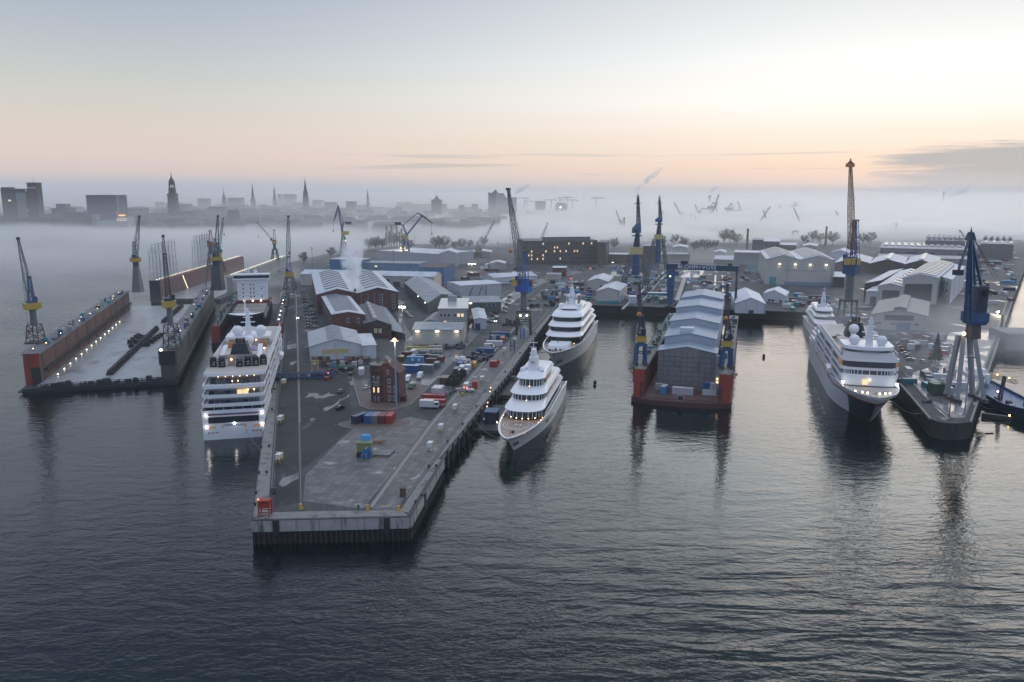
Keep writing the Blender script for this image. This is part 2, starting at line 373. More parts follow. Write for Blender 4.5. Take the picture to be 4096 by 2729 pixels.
M_YEL = mat("yellow_paint", (0.50, 0.33, 0.05), 0.5, var=0.15, vs=0.5)
M_YELP = mat("pale_yellow_paint", (0.52, 0.42, 0.20), 0.55, var=0.15, vs=0.5)
M_CBLUE = mat("crane_blue", (0.022, 0.085, 0.19), 0.5, var=0.2, vs=0.3)
M_CBLUE2 = mat("crane_bright_blue", (0.016, 0.10, 0.36), 0.5, var=0.15, vs=0.3)
M_CNAVY = mat("crane_navy", (0.016, 0.030, 0.062), 0.5, var=0.2, vs=0.3)
M_CGREY = mat("crane_grey", (0.13, 0.135, 0.135), 0.6, var=0.25, vs=0.3)
M_CDARK = mat("weathered_steel", (0.060, 0.064, 0.066), 0.65, var=0.3, vs=0.3)
M_CLIGHT = mat("jib_steel", (0.15, 0.165, 0.18), 0.5, var=0.2, vs=0.3)
M_RED = mat("red_paint", (0.36, 0.040, 0.028), 0.55, var=0.2, vs=0.4)
M_REDO = mat("orange_red_paint", (0.29, 0.045, 0.026), 0.6, var=0.25, vs=0.25, dirt=(0.16, 0.05, 0.04), ds=0.12, streak=True)
M_ORANGE = mat("orange_paint", (0.55, 0.17, 0.04), 0.5)
M_RUST = mat("rusty_plate", (0.125, 0.066, 0.054), 0.8, var=0.35, vs=0.12, dirt=(0.055, 0.048, 0.045), ds=0.07, streak=True)
M_ROPE = mat("wire_rope", (0.03, 0.03, 0.03), 0.6)
def win_wall(name, col, sx, sz, fx, fz, pane, lit=None, frac=0.0, rough=0.75):
 """wall whose many small window panes are a pattern, for buildings far away (local x/y along, z up)"""
 if name in MATS: return MATS[name]
 m = bpy.data.materials.new(name); m.use_nodes = True; t = NT(m.node_tree); b = t.n['Principled BSDF']
 x, y, z = t.new('ShaderNodeSeparateXYZ', ins={0: t.new('ShaderNodeTexCoord').outputs['Object']}).outputs
 h = t.math('ADD', x, y)
 def cell(c, s, f):
  q = t.math('DIVIDE', c, s); fr = t.math('FRACT', q)
  return t.math('LESS_THAN', t.math('ABSOLUTE', t.math('SUBTRACT', fr, 0.5)), f / 2), t.math('FLOOR', q)
 wx, ix = cell(h, sx, fx); wz, iz = cell(z, sz, fz)
 w = t.math('MULTIPLY', wx, wz)
 rn = t.new('ShaderNodeTexWhiteNoise', noise_dimensions='3D', ins={0: t.new('ShaderNodeCombineXYZ', ins={0: ix, 1: iz, 2: 0.5}).outputs[0]}).outputs[0]
 k = t.math('ADD', 0.8, t.math('MULTIPLY', t.noise(t.new('ShaderNodeTexCoord').outputs['Object'], 0.1, 3), 0.4))
 base = t.mix(1.0, (*col, 1), t.new('ShaderNodeCombineXYZ', ins={0: k, 1: k, 2: k}).outputs[0], 'MULTIPLY')
 pk = t.math('ADD', 0.5, rn); pc = t.mix(1.0, (*pane, 1), t.new('ShaderNodeCombineXYZ', ins={0: pk, 1: pk, 2: pk}).outputs[0], 'MULTIPLY')
 t.l.new(t.mix(w, base, pc), b.inputs['Base Color'])
 t.l.new(t.math('SUBTRACT', rough, t.math('MULTIPLY', w, rough - 0.2)), b.inputs['Roughness'])
 if lit:
  b.inputs['Emission Color'].default_value = (*lit, 1)
  t.l.new(t.math('MULTIPLY', t.math('MULTIPLY', w, t.math('GREATER_THAN', rn, 1 - frac)), 0.9), b.inputs['Emission Strength'])
 MATS[name] = m; return m
# ---------------------------------------------------------------- buildings
class Hall: pass
def hall(name, label, A, B, D, eave, rise=0.0, axis='f', n=1, wall=None, roof=None, over=0.4, z0=DK, cat='building', thick=0.3, skew=False):
 """A,B,D: front-left, front-right and back-left corner of the eaves in the photo's pixels"""
 a = G(*A, z0 + eave).xy; b = G(*B, z0 + eave).xy; d = G(*D, z0 + eave).xy
 w = b - a; t = d - a
 if not skew:
  if w.length >= t.length:
   nrm = Vector((-w.y, w.x)).normalized(); t = nrm * t.dot(nrm)
  else:
   nrm = Vector((t.y, -t.x)).normalized(); w = nrm * w.dot(nrm); a = b - w if False else a
 h = Hall(); h.a = a; h.w = w; h.t = t; h.z0 = z0; h.eave = eave; h.rise = rise; h.axis = axis; h.n = n
 c = a + w * 0.5 + t * 0.5; h.c = c
 h.root = thing(name, label, cat, (c.x, c.y, z0))
 h.L = lambda s, q, z: Vector((a.x + w.x * s + t.x * q - c.x, a.y + w.y * s + t.y * q - c.y, z))
 def prof():
  if axis == 'f' or axis == 's':
   p = [(0.0, eave)]
   for i in range(n): p += [((i + 0.5) / n, eave + rise), ((i + 1.0) / n, eave)]
   return p
  if axis == 'm': return [(0.0, eave), (1.0, eave + rise)]
  return [(0.0, eave), (1.0, eave)]
 pr = prof(); h.prof = pr
 P3 = (lambda k, q, z: h.L(k, q, z)) if axis in ('f', 'flat') else (lambda k, q, z: h.L(q, k, z))
 h.P3 = P3
 loop = [(0.0, 0.0)] + pr + [(1.0, 0.0)]
 m = MB(); m.loft([[P3(k, 0.0, z) for k, z in loop], [P3(k, 1.0, z) for k, z in loop]])
 h.wall = m.build('wall', wall or M_WHITE, h.root)
 wl = w.length if axis in ('f', 'flat') else t.length; tl = t.length if axis in ('f', 'flat') else w.length
 ok = over / wl; oq = over / tl; sl = rise / (wl / n / 2) if rise and axis in 'fs' else 0
 p2 = list(pr); p2[0] = (-ok, pr[0][1] - sl * over); p2[-1] = (1 + ok, pr[-1][1] - sl * over)
 up = [(k, z + thick) for k, z in p2]; lo = [(k, z + 0.03) for k, z in p2][::-1]
 m = MB(); m.loft([[P3(k, -oq, z) for k, z in up + lo], [P3(k, 1 + oq, z) for k, z in up + lo]])
 h.roof = m.build('roof', roof or M_ROOFW, h.root)
 h.thick = thick
 def rz(k):
  for (k0, z0_), (k1, z1_) in zip(pr, pr[1:]):
   if k0 <= k <= k1: return z0_ + (z1_ - z0_) * (k - k0) / (k1 - k0) + thick
  return eave + thick
 h.rz = rz
 return h
def face_box(h, face, s0, s1, z0, z1, name, m, d=0.12, parent=None):
 """a door, window or band proud of one wall"""
 if face in 'fb':
  q = 0.0 if face == 'f' else 1.0; o = -h.t.normalized() * d if face == 'f' else h.t.normalized() * d
  c = [h.L(s0, q, z0), h.L(s1, q, z0), h.L(s1, q, z1), h.L(s0, q, z1)]
 else:
  q = 0.0 if face == 'l' else 1.0; o = -h.w.normalized() * d if face == 'l' else h.w.normalized() * d
  c = [h.L(q, s0, z0), h.L(q, s1, z0), h.L(q, s1, z1), h.L(q, s0, z1)]
 o = Vector((o.x, o.y, 0)); mb = MB(); mb.hexa([p - o * 0.3 for p in c], [p + o for p in c])
 return mb.build(name, m, parent or h.root)
def windows(h, face, ss, w, z0, z1, m=None, lit=(), name='window'):
 L = h.w.length if face in 'fb' else h.t.length
 for i, s in enumerate(ss):
  f = face_box(h, face, s - w / L / 2, s + w / L / 2, z0, z1, name, M_FRAME, 0.06)
  g = face_box(h, face, s - w / L / 2 * 0.84, s + w / L / 2 * 0.84, z0 + (z1 - z0) * 0.08, z1 - (z1 - z0) * 0.08, 'pane', (M_LIT if i in lit else (m or M_PANE)), 0.10, f)
def wall_lamp(h, face, s, z, m=None, glow=True):
 q = face_box(h, face, s - 0.9 / (h.w.length if face in 'fb' else h.t.length), s + 0.9 / (h.w.length if face in 'fb' else h.t.length), z, z + 0.55, 'wall_lamp', m or M_LAMPW, 0.8)
 if glow:
  o = -h.t.normalized() * 1.4 if face == 'f' else (h.w.normalized() * 1.4 if face == 'r' else -h.w.normalized() * 1.4)
  p = h.L(s, 0.0 if face == 'f' else 0.5, z) if face in 'fb' else h.L(0 if face == 'l' else 1, s, z)
  ld = bpy.data.lights.new('wall_lamp_light', 'SPOT'); ld.energy = 260; ld.color = (1.0, 0.78, 0.48); ld.spot_size = radians(120); ld.spot_blend = 0.8; ld.shadow_soft_size = 0.4
  lo = bpy.data.objects.new('wall_lamp_light', ld); COL.objects.link(lo); lo.parent = q; lo.location = (p.x + o.x, p.y + o.y, z + 0.1)
 return q
def chevrons(h, k0, k1, qs, dq, hz, name='skylight', m=None):
 """raised glass strips lying across the ridge of a gable"""
 ks = sorted(set([k0, k1] + [k for k, z in h.prof if k0 < k < k1]))
 for q in qs:
  up = [(k, h.rz(k) + hz) for k in ks]; lo = [(k, h.rz(k) + 0.02) for k in ks][::-1]
  mb = MB(); mb.loft([[h.P3(k, q - dq / 2, z) for k, z in up + lo], [h.P3(k, q + dq / 2, z) for k, z in up + lo]])
  mb.build(name, m or M_SKYL, h.root)
def on_roof(h, k0, k1, q0, q1, hz, name, m):
 ks = sorted(set([k0, k1] + [k for k, z in h.prof if k0 < k < k1]))
 up = [(k, h.rz(k) + hz) for k in ks]; lo = [(k, h.rz(k) + 0.02) for k in ks][::-1]
 mb = MB(); mb.loft([[h.P3(k, q0, z) for k, z in up + lo], [h.P3(k, q1, z) for k, z in up + lo]])
 return mb.build(name, m, h.root)
lin = lambda a, b, n: [a + (b - a) * i / max(1, n - 1) for i in range(n)]
# -- on the long quay
h = hall('workshop_hall', "white gabled workshop with four ochre windows, closest to the bare slabs", (1238, 1389), (1447, 1379), (1233, 1331), 7.0, 3.6, 'f', 1, M_WHITE, mat("pale_grey_roof", (0.36, 0.375, 0.40), 0.6, var=0.2, vs=0.15, dirt=(0.24, 0.26, 0.28), ds=0.10))
windows(h, 'f', [0.29, 0.42, 0.55, 0.68], 4.2, 3.0, 5.6, M_YELP, name='gate_window')
chevrons(h, 0.35, 0.65, lin(0.08, 0.92, 9), 0.05, 0.35)
h = hall('annex_shed', "white flat roofed annex joined to the white gabled workshop", (1449, 1384), (1506, 1386), (1432, 1338), 6.8, 0.0, 'flat', 1, M_WHITE, M_ROOFW)
windows(h, 'r', [0.25, 0.62], 6.0, 3.2, 5.6, M_YELP)
h = hall('brick_workshop', "red brick workshop whose white edged roof carries blue grey solar panels", (1328, 1259), (1460, 1259), (1287, 1187), 12.0, 1.6, 'f', 1, M_BRICK, M_ROOFW, skew=True)
on_roof(h, 0.14, 0.86, 0.10, 0.97, 0.14, 'solar_array', M_SOLAR)
windows(h, 'f', [0.47, 0.80], 1.5, 7.0, 10.0)
windows(h, 'l', lin(0.12, 0.9, 8), 2.0, 6.0, 9.0)
h = hall('brick_shed', "lower dark brick shed with a barrel skylight beside the solar roof workshop", (1456, 1296), (1566, 1300), (1430, 1224), 8.0, 2.4, 'f', 1, M_BRICKD, M_ROOFK, skew=True)
windows(h, 'f', [0.42, 0.58], 1.8, 3.0, 5.5, M_YELP)
mb = MB()
for i in range(5):
 q0 = 0.02 + i * 0.19; a = h.L(0.42, q0, h.eave + 2.3); b = h.L(0.42, q0 + 0.17, h.eave + 2.3); mb.tube(a, b, 1.5, 1.5, 12)
mb.build('barrel_skylight', M_SKYL, h.root)
h = hall('lean_to_shed', "long grey lean-to roof sloping away from the dark brick shed to the yard lane", (1566, 1322), (1620, 1335), (1500, 1225), 4.0, 0.5, 'm', 1, M_BRICKD, M_ROOFG, skew=True)
h = hall('twin_hall', "big brick hall with twin white gables and ten ridge skylights each, steam rising between", (1267, 1179), (1598, 1174), (1248, 1097), 13.5, 3.6, 'f', 2, M_BRICK, M_ROOFW)
for g in (0, 1): chevrons(h, g * 0.5 + 0.10, g * 0.5 + 0.40, lin(0.10, 0.92, 9), 0.035, 0.7)
windows(h, 'f', [0.78, 0.94], 2.2, 9.8, 12.0); windows(h, 'f', [0.60, 0.78, 0.94], 2.2, 6.2, 8.6); windows(h, 'f', [0.60, 0.78, 0.94], 2.2, 2.0, 4.6)
for s in (0.535, 0.62, 0.70, 0.80): face_box(h, 'f', s, s + 0.006, 0, 13.2, 'pilaster', M_GREYW, 0.3)
CHIM = h.root.location + h.L(0.47, 0.03, 15.2)
mb = MB(); mb.tube(h.L(0.47, 0.03, 13.6), h.L(0.47, 0.03, 16.4), 0.9, 0.8); mb.build('vent_stack', M_DARK, h.root)
h = hall('long_warehouse', "long low beige warehouse with a curved white roof behind the twin gabled brick hall", (1200, 1097), (1737, 1108), (1206, 1086), 10.0, 3.0, 's', 1, M_BEIGE, M_ROOFW)
windows(h, 'f', [0.66, 0.80, 0.92], 4.0, 3.0, 7.5, M_PANE, name='louvre'); face_box(h, 'f', 0.70, 0.75, 0, 5, 'gate', M_GREYD)
h = hall('blue_hall', "dark blue ribbed hall with a pale flat roof at the yard's far tip", (1317, 1037), (1440, 1041), (1335, 1030), 13, 0, 'flat', 1, M_BLUEB, M_ROOFW)
h = hall('blue_office', "faded blue two storey block with rows of small windows behind the steam plume", (1440, 1052), (1676, 1056), (1452, 1043), 9.5, 0, 'flat', 1, win_wall("blue_office_wall", (0.12, 0.235, 0.33), 5, 4.2, 0.4, 0.4, (0.30, 0.34, 0.38), (1, .75, .45), 0.12), M_ROOFG)
h = hall('paint_hall', "tall saturated blue cladding hall with a brown roof behind the beige warehouse", (1676, 1071), (1774, 1072), (1725, 1054), 15.5, 0, 'flat', 1, M_BLUEB, mat("brown_roof", (0.085, 0.055, 0.055), 0.7, var=0.3, vs=0.1), skew=True)
h = hall('terraced_hall', "pale ribbed terrace hall lit by floodlights in front of the bare poplars", (1512, 1003), (1760, 1018), (1530, 985), 14, 0, 'flat', 1, mat("ribbed_pale_wall", (0.40, 0.39, 0.40), 0.6, var=0.1), M_ROOFW)
h = hall('terraced_hall', "pale gabled end hall with ribbed wall, right behind the blue brown roofed hall", (1757, 1014), (1830, 1016), (1765, 1003), 15, 3, 'f', 1, mat("ribbed_pale_wall", (0.40, 0.39, 0.40)), M_ROOFW)
h = hall('grey_shed', "long grey gabled shed at an angle between twin brick hall and office", (1710, 1214), (1815, 1180), (1617, 1131), 7.5, 3.4, 'f', 1, M_GREYD, M_ROOFG, skew=True)
wall_lamp(h, 'l', 0.35, 6.4, glow=False); wall_lamp(h, 'l', 0.08, 6.4, glow=False)
h = hall('office_block', "pale three storey office with a shiny wet flat roof and a rooftop plant room", (1753, 1236), (1870, 1236), (1767, 1195), 14, 0, 'flat', 1, M_GREYW, mat("wet_roof", (0.42, 0.44, 0.47), 0.16, var=0.25, vs=0.3))
windows(h, 'f', [0.10, 0.23, 0.36, 0.56, 0.69, 0.82], 1.7, 9.0, 11.2, lit=(4, 5)); windows(h, 'f', [0.10, 0.23, 0.36, 0.56, 0.69, 0.82], 1.7, 4.6, 6.8, lit=(1,))
face_box(h, 'r', 0.0, 1.0, 0, 13.6, 'brick_wall', M_BRICK, 0.5)
mb = MB(); mb.cbox(*h.L(0.42, 0.72, 14.3), 5.6, 4.6, 3.4); mb.build('plant_room', M_GREYW, h.root)
h = hall('low_shed', "low pale shed with a sloping roof left of the shiny roofed office", (1690, 1290), (1750, 1287), (1735, 1254), 6.0, 1.4, 'f', 1, M_GREYW, M_ROOFG, skew=True)
h = hall('beige_warehouse', "beige windowless warehouse with three lamps glowing under its grey roof eave", (1650, 1320), (1848, 1321), (1654, 1289), 8.2, 2.0, 's', 1, M_BEIGE, M_ROOFG)
for s in (0.10, 0.50, 0.89): wall_lamp(h, 'f', s, 7.2)
h = hall('annex_shed', "white shed with a clean roof beside the office's brick wall", (1895, 1278), (1947, 1278), (1887, 1237), 6.0, 0.8, 'f', 1, M_WHITE, M_ROOFW, skew=True)
face_box(h, 'f', 0.1, 0.5, 0, 3.5, 'gate', M_CBLUE)
h = hall('grey_hall', "dark grey hall with rounded pale roof by the quay road and parked cars", (1855, 1212), (2003, 1208), (1842, 1187), 7.0, 2.2, 's', 1, M_GREYD, M_ROOFG)
windows(h, 'f', [0.68, 0.80], 3.4, 4.6, 6.0)
wall_lamp(h, 'f', 0.18, 6.4, glow=False)
h = hall('pipe_hall', "pale box hall with pipes climbing its wall behind the dark grey hall", (1840, 1144), (2005, 1135), (1835, 1127), 11.0, 0.8, 's', 1, mat("pale_pink_cladding", (0.47, 0.455, 0.45), 0.6, var=0.1), M_ROOFW)
for s, s2 in ((0.18, 0.30), (0.42, 0.52), (0.62, 0.62)):
 mb = MB(); o = -h.t.normalized() * 0.6; o = Vector((o.x, o.y, 0)); mb.tube(h.L(s, 0, 1) + o, h.L(s2, 0, 9.5) + o, 0.28, n=6); mb.build('pipe', M_GREYD, h.root)
h = hall('white_depot', "wide low white depot with a barrel roof behind the blue quay crane", (1973, 1112), (2148, 1103), (1985, 1099), 6.0, 2.4, 's', 1, M_WHITE, M_ROOFW)
windows(h, 'f', [0.4, 0.5, 0.6], 5, 1.0, 3.0, M_PANE)
h = hall('office_building', "massive brown brick office six storeys high with scattered lit windows", (2098, 965), (2390, 962), (2104, 955), 27.0, 0, 'flat', 1, win_wall("brown_office_wall", (0.085, 0.068, 0.062), 3.4, 4.3, 0.45, 0.5, (0.05, 0.052, 0.055)), M_ROOFK)
face_box(h, 'f', 0.24, 0.90, 27.0, 31.5, 'attic_storey', M_ROOFK, 0.3)
rr = random.Random(3)
for z in (22.6, 18.2, 13.8, 9.4, 5.2):
 for s in lin(0.05, 0.95, 24):
  if rr.random() < (0.22 if z > 10 else 0.10): face_box(h, 'f', s, s + 0.016, z, z + 2.2, 'lit_window', M_LITW if rr.random() < 0.6 else M_LIT, 0.15)
h2 = hall('office_building', "brick side wing of the massive office ending at the open yard", (2390, 970), (2428, 968), (2405, 961), 26.0, 0, 'flat', 1, M_BRICKO, M_ROOFK)
h = hall('brick_hut', "small red brick house with a white flat roof on the road below the brown office", (2210, 1072), (2262, 1076), (2215, 1065), 8.5, 0, 'flat', 1, M_BRICK, M_ROOFW)
windows(h, 'f', [0.75], 2, 5, 6.6); windows(h, 'r', [0.4], 2, 5, 6.6)
h = hall('low_depot', "low beige depot wall left of the small red brick house", (2187, 1099), (2243, 1101), (2190, 1092), 4.5, 0, 'flat', 1, M_BEIGE, M_ROOFG)
h = hall('teal_base_hall', "beige gabled hall with a teal base standing on the basin edge", (2385, 1166), (2480, 1164), (2420, 1140), 9.6, 2.6, 'f', 1, M_BEIGE, M_ROOFW, skew=True)
face_box(h, 'f', 0.0, 1.0, 0, 2.2, 'teal_base', M_TEAL, 0.15); face_box(h, 'r', 0.1, 0.4, 0, 5, 'gate', M_BLUEL)
h = hall('beige_hall', "beige gabled hall right behind the teal based hall, one teal gate", (2350, 1125), (2432, 1128), (2376, 1104), 8.0, 2.6, 'f', 1, M_BEIGE, M_ROOFW, skew=True)
face_box(h, 'f', 0.6, 0.85, 0, 5, 'gate', M_TEAL)
h = hall('brick_tower', "tall hazy brick block between the two slim tower cranes", (2572, 985), (2640, 985), (2575, 975), 24, 0, 'flat', 1, M_BRICKO, M_ROOFG)
h = hall('brick_block', "long low brick building in haze left of the slim tower cranes", (2432, 1018), (2560, 1020), (2436, 1012), 10, 0, 'flat', 1, win_wall("hazy_brick_wall", (0.085, 0.065, 0.06), 4, 4, 0.4, 0.4, (0.05, 0.05, 0.05), (1, .7, .4), 0.06), M_ROOFW)
h = hall('brick_block', "long low hazy building right of the slim tower cranes", (2645, 1018), (2760, 1018), (2650, 1011), 9, 0, 'flat', 1, M_BRICKO, M_ROOFG)
h = hall('assembly_hall', "huge beige assembly hall with four lamps, twin ribbed gables and teal foot", (3066, 1037), (3336, 1040), (3040, 1004), 23.0, 4.0, 'f', 2, M_BEIGE, M_ROOFW)
for s in (0.20, 0.43, 0.65, 0.88): wall_lamp(h, 'f', s, 18.5)
for g in (0, 1): chevrons(h, g * 0.5 + 0.06, g * 0.5 + 0.44, lin(0.08, 0.94, 10), 0.04, 0.6)
face_box(h, 'f', 0.28, 1.0, 0, 3.0, 'teal_strip', M_BLUEL, 0.15); face_box(h, 'f', 0.06, 0.16, 0, 7.0, 'gate', M_TEAL); face_box(h, 'f', 0.28, 0.96, 13.5, 13.9, 'wall_rail', M_GREYW, 0.3)
h = hall('assembly_hall', "darker beige hall with brick red and teal gates, left of the assembly hall", (2937, 1010), (3037, 1009), (2943, 1002), 20.0, 0, 'flat', 1, M_GREYW, M_ROOFW)
face_box(h, 'f', 0.14, 0.50, 0, 7.5, 'gate', M_RUST); face_box(h, 'f', 0.50, 0.96, 0, 7.5, 'gate', M_TEAL);
h = hall('dark_shed', "dark grey gabled shed in front of the beige hall's brick red gate", (2856, 1038), (2936, 1036), (2870, 1028), 7, 3, 's', 1, M_GREYD, M_ROOFW)
h = hall('tent_hall', "larger white tent hall on the basin edge right of the covered dock", (2942, 1214), (3063, 1217), (2925, 1172), 6.8, 4.2, 'f', 1, M_WHITE, mat("tent_roof", (0.50, 0.55, 0.62), 0.5, var=0.08), skew=True)
face_box(h, 'f', 0.45, 0.62, 0, 2.4, 'gate', M_RUST)
h = hall('tent_hall', "smaller white tent hall behind and right of the larger one", (3053, 1175), (3142, 1184), (3070, 1160), 6.0, 3.4, 'f', 1, M_WHITE, mat("tent_roof", (0.50, 0.55, 0.62)), skew=True)
windows(h, 'f', [0.3, 0.45, 0.8], 2.5, 0.5, 2.5)
# -- the right hand yard
h = hall('green_roof_shed', "pale gabled shed with green grey roof, long dark window strip and blue gate", (3485, 1259), (3710, 1266), (3519, 1203), 9.0, 3.4, 'f', 1, mat("pale_concrete_wall", (0.40, 0.39, 0.36), 0.7, var=0.12, vs=0.2), mat("green_grey_roof", (0.16, 0.19, 0.185), 0.6, var=0.2, vs=0.2), skew=True)
face_box(h, 'f', 0.24, 0.76, 6.0, 9.2, 'window_strip', M_PANE); face_box(h, 'f', 0.46, 0.72, 0, 4.6, 'gate', M_BLUEB); windows(h, 'f', [0.12, 0.17], 1.6, 3, 4.6); windows(h, 'f', [0.40, 0.82], 3.5, 3, 4.4)
on_roof(h, 0.40, 0.62, 0.02, 0.95, 1.6, 'ridge_monitor', mat("green_grey_roof", (0.16, 0.19, 0.185)))
h = hall('ship_hall', "tall pale gabled hall with one huge grey gate and a striped skylight roof", (3612, 1112), (3752, 1112), (3702, 1056), 20.0, 2.8, 'f', 1, mat("pale_beige_cladding", (0.44, 0.43, 0.40), 0.65, var=0.1, vs=0.2), M_ROOFW, skew=True)
face_box(h, 'f', 0.08, 0.86, 0, 15.5, 'gate', M_GREYD, 0.25); chevrons(h, 0.06, 0.94, lin(0.06, 0.96, 12), 0.045, 0.7)
h = hall('ship_hall', "mid sized pale gabled hall with a grey gate, left of the tall striped roof hall", (3512, 1144), (3610, 1147), (3602, 1084), 14.0, 2.2, 'f', 1, mat("pale_beige_cladding", (0.44, 0.43, 0.40)), M_ROOFW, skew=True)
face_box(h, 'f', 0.2, 0.9, 0, 11, 'gate', M_GREYD, 0.25); chevrons(h, 0.55, 0.95, lin(0.1, 0.9, 7), 0.07, 0.6)
h = hall('ship_hall', "lowest of the pale halls, small grey door, white striped roof", (3464, 1165), (3512, 1166), (3530, 1128), 10.0, 0.6, 'flat', 1, mat("pale_beige_cladding", (0.44, 0.43, 0.40)), M_ROOFW, skew=True)
face_box(h, 'f', 0.4, 0.9, 0, 6, 'gate', M_GREYD)
h = hall('brick_roof_hall', "dark red brick hall with a white flat roof behind the lowest pale hall", (3459, 1134), (3525, 1122), (3560, 1084), 14.0, 0, 'flat', 1, M_BRICKD, M_ROOFW, skew=True)
h = hall('plain_block', "tall pale block with three window pairs, right of the huge gate hall", (3755, 1104), (3808, 1120), (3815, 1056), 18.5, 0, 'flat', 1, M_WHITE, M_ROOFW, skew=True)
for z in (14, 8.5, 3): windows(h, 'f', [0.45, 0.70], 2.4, z, z + 2)
SH = [(3340, 3478, 3449, 1013), (3478, 3618, 3559, 1018), (3618, 3750, 3689, 1023)]
for i, (u0, u1, ua, va) in enumerate(SH):
 h = hall('gabled_depot', ["brick depot under a white gable, first of three, right beside the tallest crane", "middle of the three white gabled brick depots with a long ridge skylight", "third white gabled depot, behind the striped roof of the tall hall"][i], (u0, 1052 + i * 3), (u1, 1053 + i * 3), (u0 + 25, 1030), 10.0, 4.6, 'f', 1, M_BRICKO, M_ROOFW, skew=True)
 on_roof(h, 0.42, 0.58, 0.05, 0.95, 0.8, 'skylight', M_SKYL)
h = hall('white_gable_house', "white gable end of a depot showing behind the huge assembly hall", (3320, 1012), (3390, 1020), (3340, 1003), 10, 4, 'f', 1, M_WHITE, M_ROOFW)
h = hall('brick_store', "brick store with a white roof at the foot of the tallest crane", (3332, 1108), (3378, 1110), (3336, 1088), 9, 0, 'flat', 1, M_BRICKD, M_ROOFW)
h = hall('factory_hall', "very long hazy factory hall in the far yard with a band of rooflights", (3522, 992), (3870, 1000), (3530, 966), 14, 0, 'flat', 1, win_wall("factory_wall", (0.16, 0.165, 0.17), 9, 6, 0.7, 0.35, (0.10, 0.11, 0.12)), M_ROOFG)
for s in lin(0.06, 0.94, 12): on_roof(h, s - 0.025, s + 0.025, 0.30, 0.72, 1.2, 'rooflight', M_SKYL)
h = hall('factory_hall', "sawtooth roofed factory behind the band of rooflights, far yard", (3702, 962), (3862, 968), (3706, 946), 20, 0, 'flat', 1, M_GREYD, M_ROOFG)
for s in lin(0.08, 0.92, 7): on_roof(h, s - 0.04, s + 0.04, 0.1, 0.9, 3.5, 'sawtooth', M_ROOFG)
h = hall('factory_hall', "sawtooth factory farthest to the right with four bright rooflights", (3922, 975), (4056, 982), (3932, 953), 18, 0, 'flat', 1, M_GREYD, M_ROOFG)
for s in lin(0.1, 0.9, 5): on_roof(h, s - 0.05, s + 0.05, 0.55, 0.95, 4, 'sawtooth', M_ROOFK)
for s in lin(0.15, 0.92, 4): on_roof(h, s - 0.04, s + 0.04, 0.1, 0.45, 0.8, 'rooflight', M_SKYL)
h = hall('long_shed', "long low hazy shed in front of the factory with the band of rooflights", (3512, 1028), (3900, 1040), (3520, 1016), 8, 0, 'flat', 1, M_GREYW, M_ROOFG)
h = hall('power_house', "dark blocky boiler house beside the thin brick chimney, far centre yard", (3010, 960), (3054, 960), (3012, 953), 24, 0, 'flat', 1, M_GREYD, M_ROOFG)
h = hall('power_house', "long windowed hall with a white roof attached to the dark boiler house", (3052, 966), (3120, 962), (3060, 953), 18, 0, 'flat', 1, win_wall("boiler_wall", (0.12, 0.12, 0.12), 4, 5, 0.6, 0.5, (0.06, 0.065, 0.07), (1, .7, .35), 0.05), M_ROOFW)
h = hall('power_house', "low hall with a lit door right of the windowed boiler hall", (3112, 980), (3186, 980), (3118, 971), 11, 0, 'flat', 1, M_GREYD, M_ROOFW)
face_box(h, 'f', 0.15, 0.3, 0, 4, 'lit_door', M_LIT)
for i, (u, v, w, hh, lb) in enumerate([(2880, 1010, 45, 6, "white roofed hut in haze behind the blue gantry"), (2720, 990, 60, 8, "hazy flat depot behind the slim tower cranes, near trees"), (3240, 985, 60, 8, "hazy depot left of the thin chimney by the tallest crane"), (1990, 1055, 60, 7, "white boat shed with a steep roof behind the yellow boomed crane"), (1925, 1010, 80, 6, "long low depot roof in mist behind the small yellow crane"), (2250, 985, 70, 9, "hazy riverside store just above the brown office roof")]):
 h = hall('depot', lb, (u - w / 2, v), (u + w / 2, v + 1), (u - w / 2 + 5, v - 8), hh, 2.0, 'f', 1, M_GREYW, M_ROOFW)
# ---------------------------------------------------------------- floating docks
M_FLOOR = mat("wet_dock_floor", (0.33, 0.335, 0.34), 0.33, var=0.3, vs=0.12, dirt=(0.13, 0.13, 0.13), ds=0.10)
M_FLOORR = mat("dock_floor_red", (0.11, 0.060, 0.055), 0.6, var=0.3, vs=0.2, dirt=(0.06, 0.055, 0.055), ds=0.2)
M_OUTER = mat("dock_outer_plate", (0.10, 0.098, 0.09), 0.7, var=0.35, vs=0.10, dirt=(0.05, 0.05, 0.048), ds=0.08, streak=True)
M_REDIN = mat("red_inner_plate", (0.15, 0.050, 0.045), 0.75, var=0.3, vs=0.15, dirt=(0.07, 0.04, 0.038), ds=0.10, streak=True)
M_WOODK = mat("keel_timber", (0.035, 0.033, 0.034), 0.8, var=0.4, vs=0.5)
LAMPMESH = {}
def lamp_part(parent, p, r=0.45, m=None, name='dock_lamp', post=0.0):
 m = m or M_LAMPW; key = (name, round(r, 2), m.name, round(post, 1))
 if key not in LAMPMESH:
  b = MB(); b.ball((0, 0, post), r, 8, 6)
  if post: b.mi = 1; b.beam((0, 0, 0), (0, 0, post), 0.14)
  o = b.build(name, [m, M_CDARK], parent, p); LAMPMESH[key] = o.data; return o
 o = bpy.data.objects.new(name, LAMPMESH[key]); COL.objects.link(o); o.parent = parent; o.location = p; return o
def ribs(b, x, y0, y1, z0, z1, n, d=0.35, w=0.5):
 for y in lin(y0, y1, n): b.box(min(x, x + d), max(x, x + d), y - w / 2, y + w / 2, z0, z1)
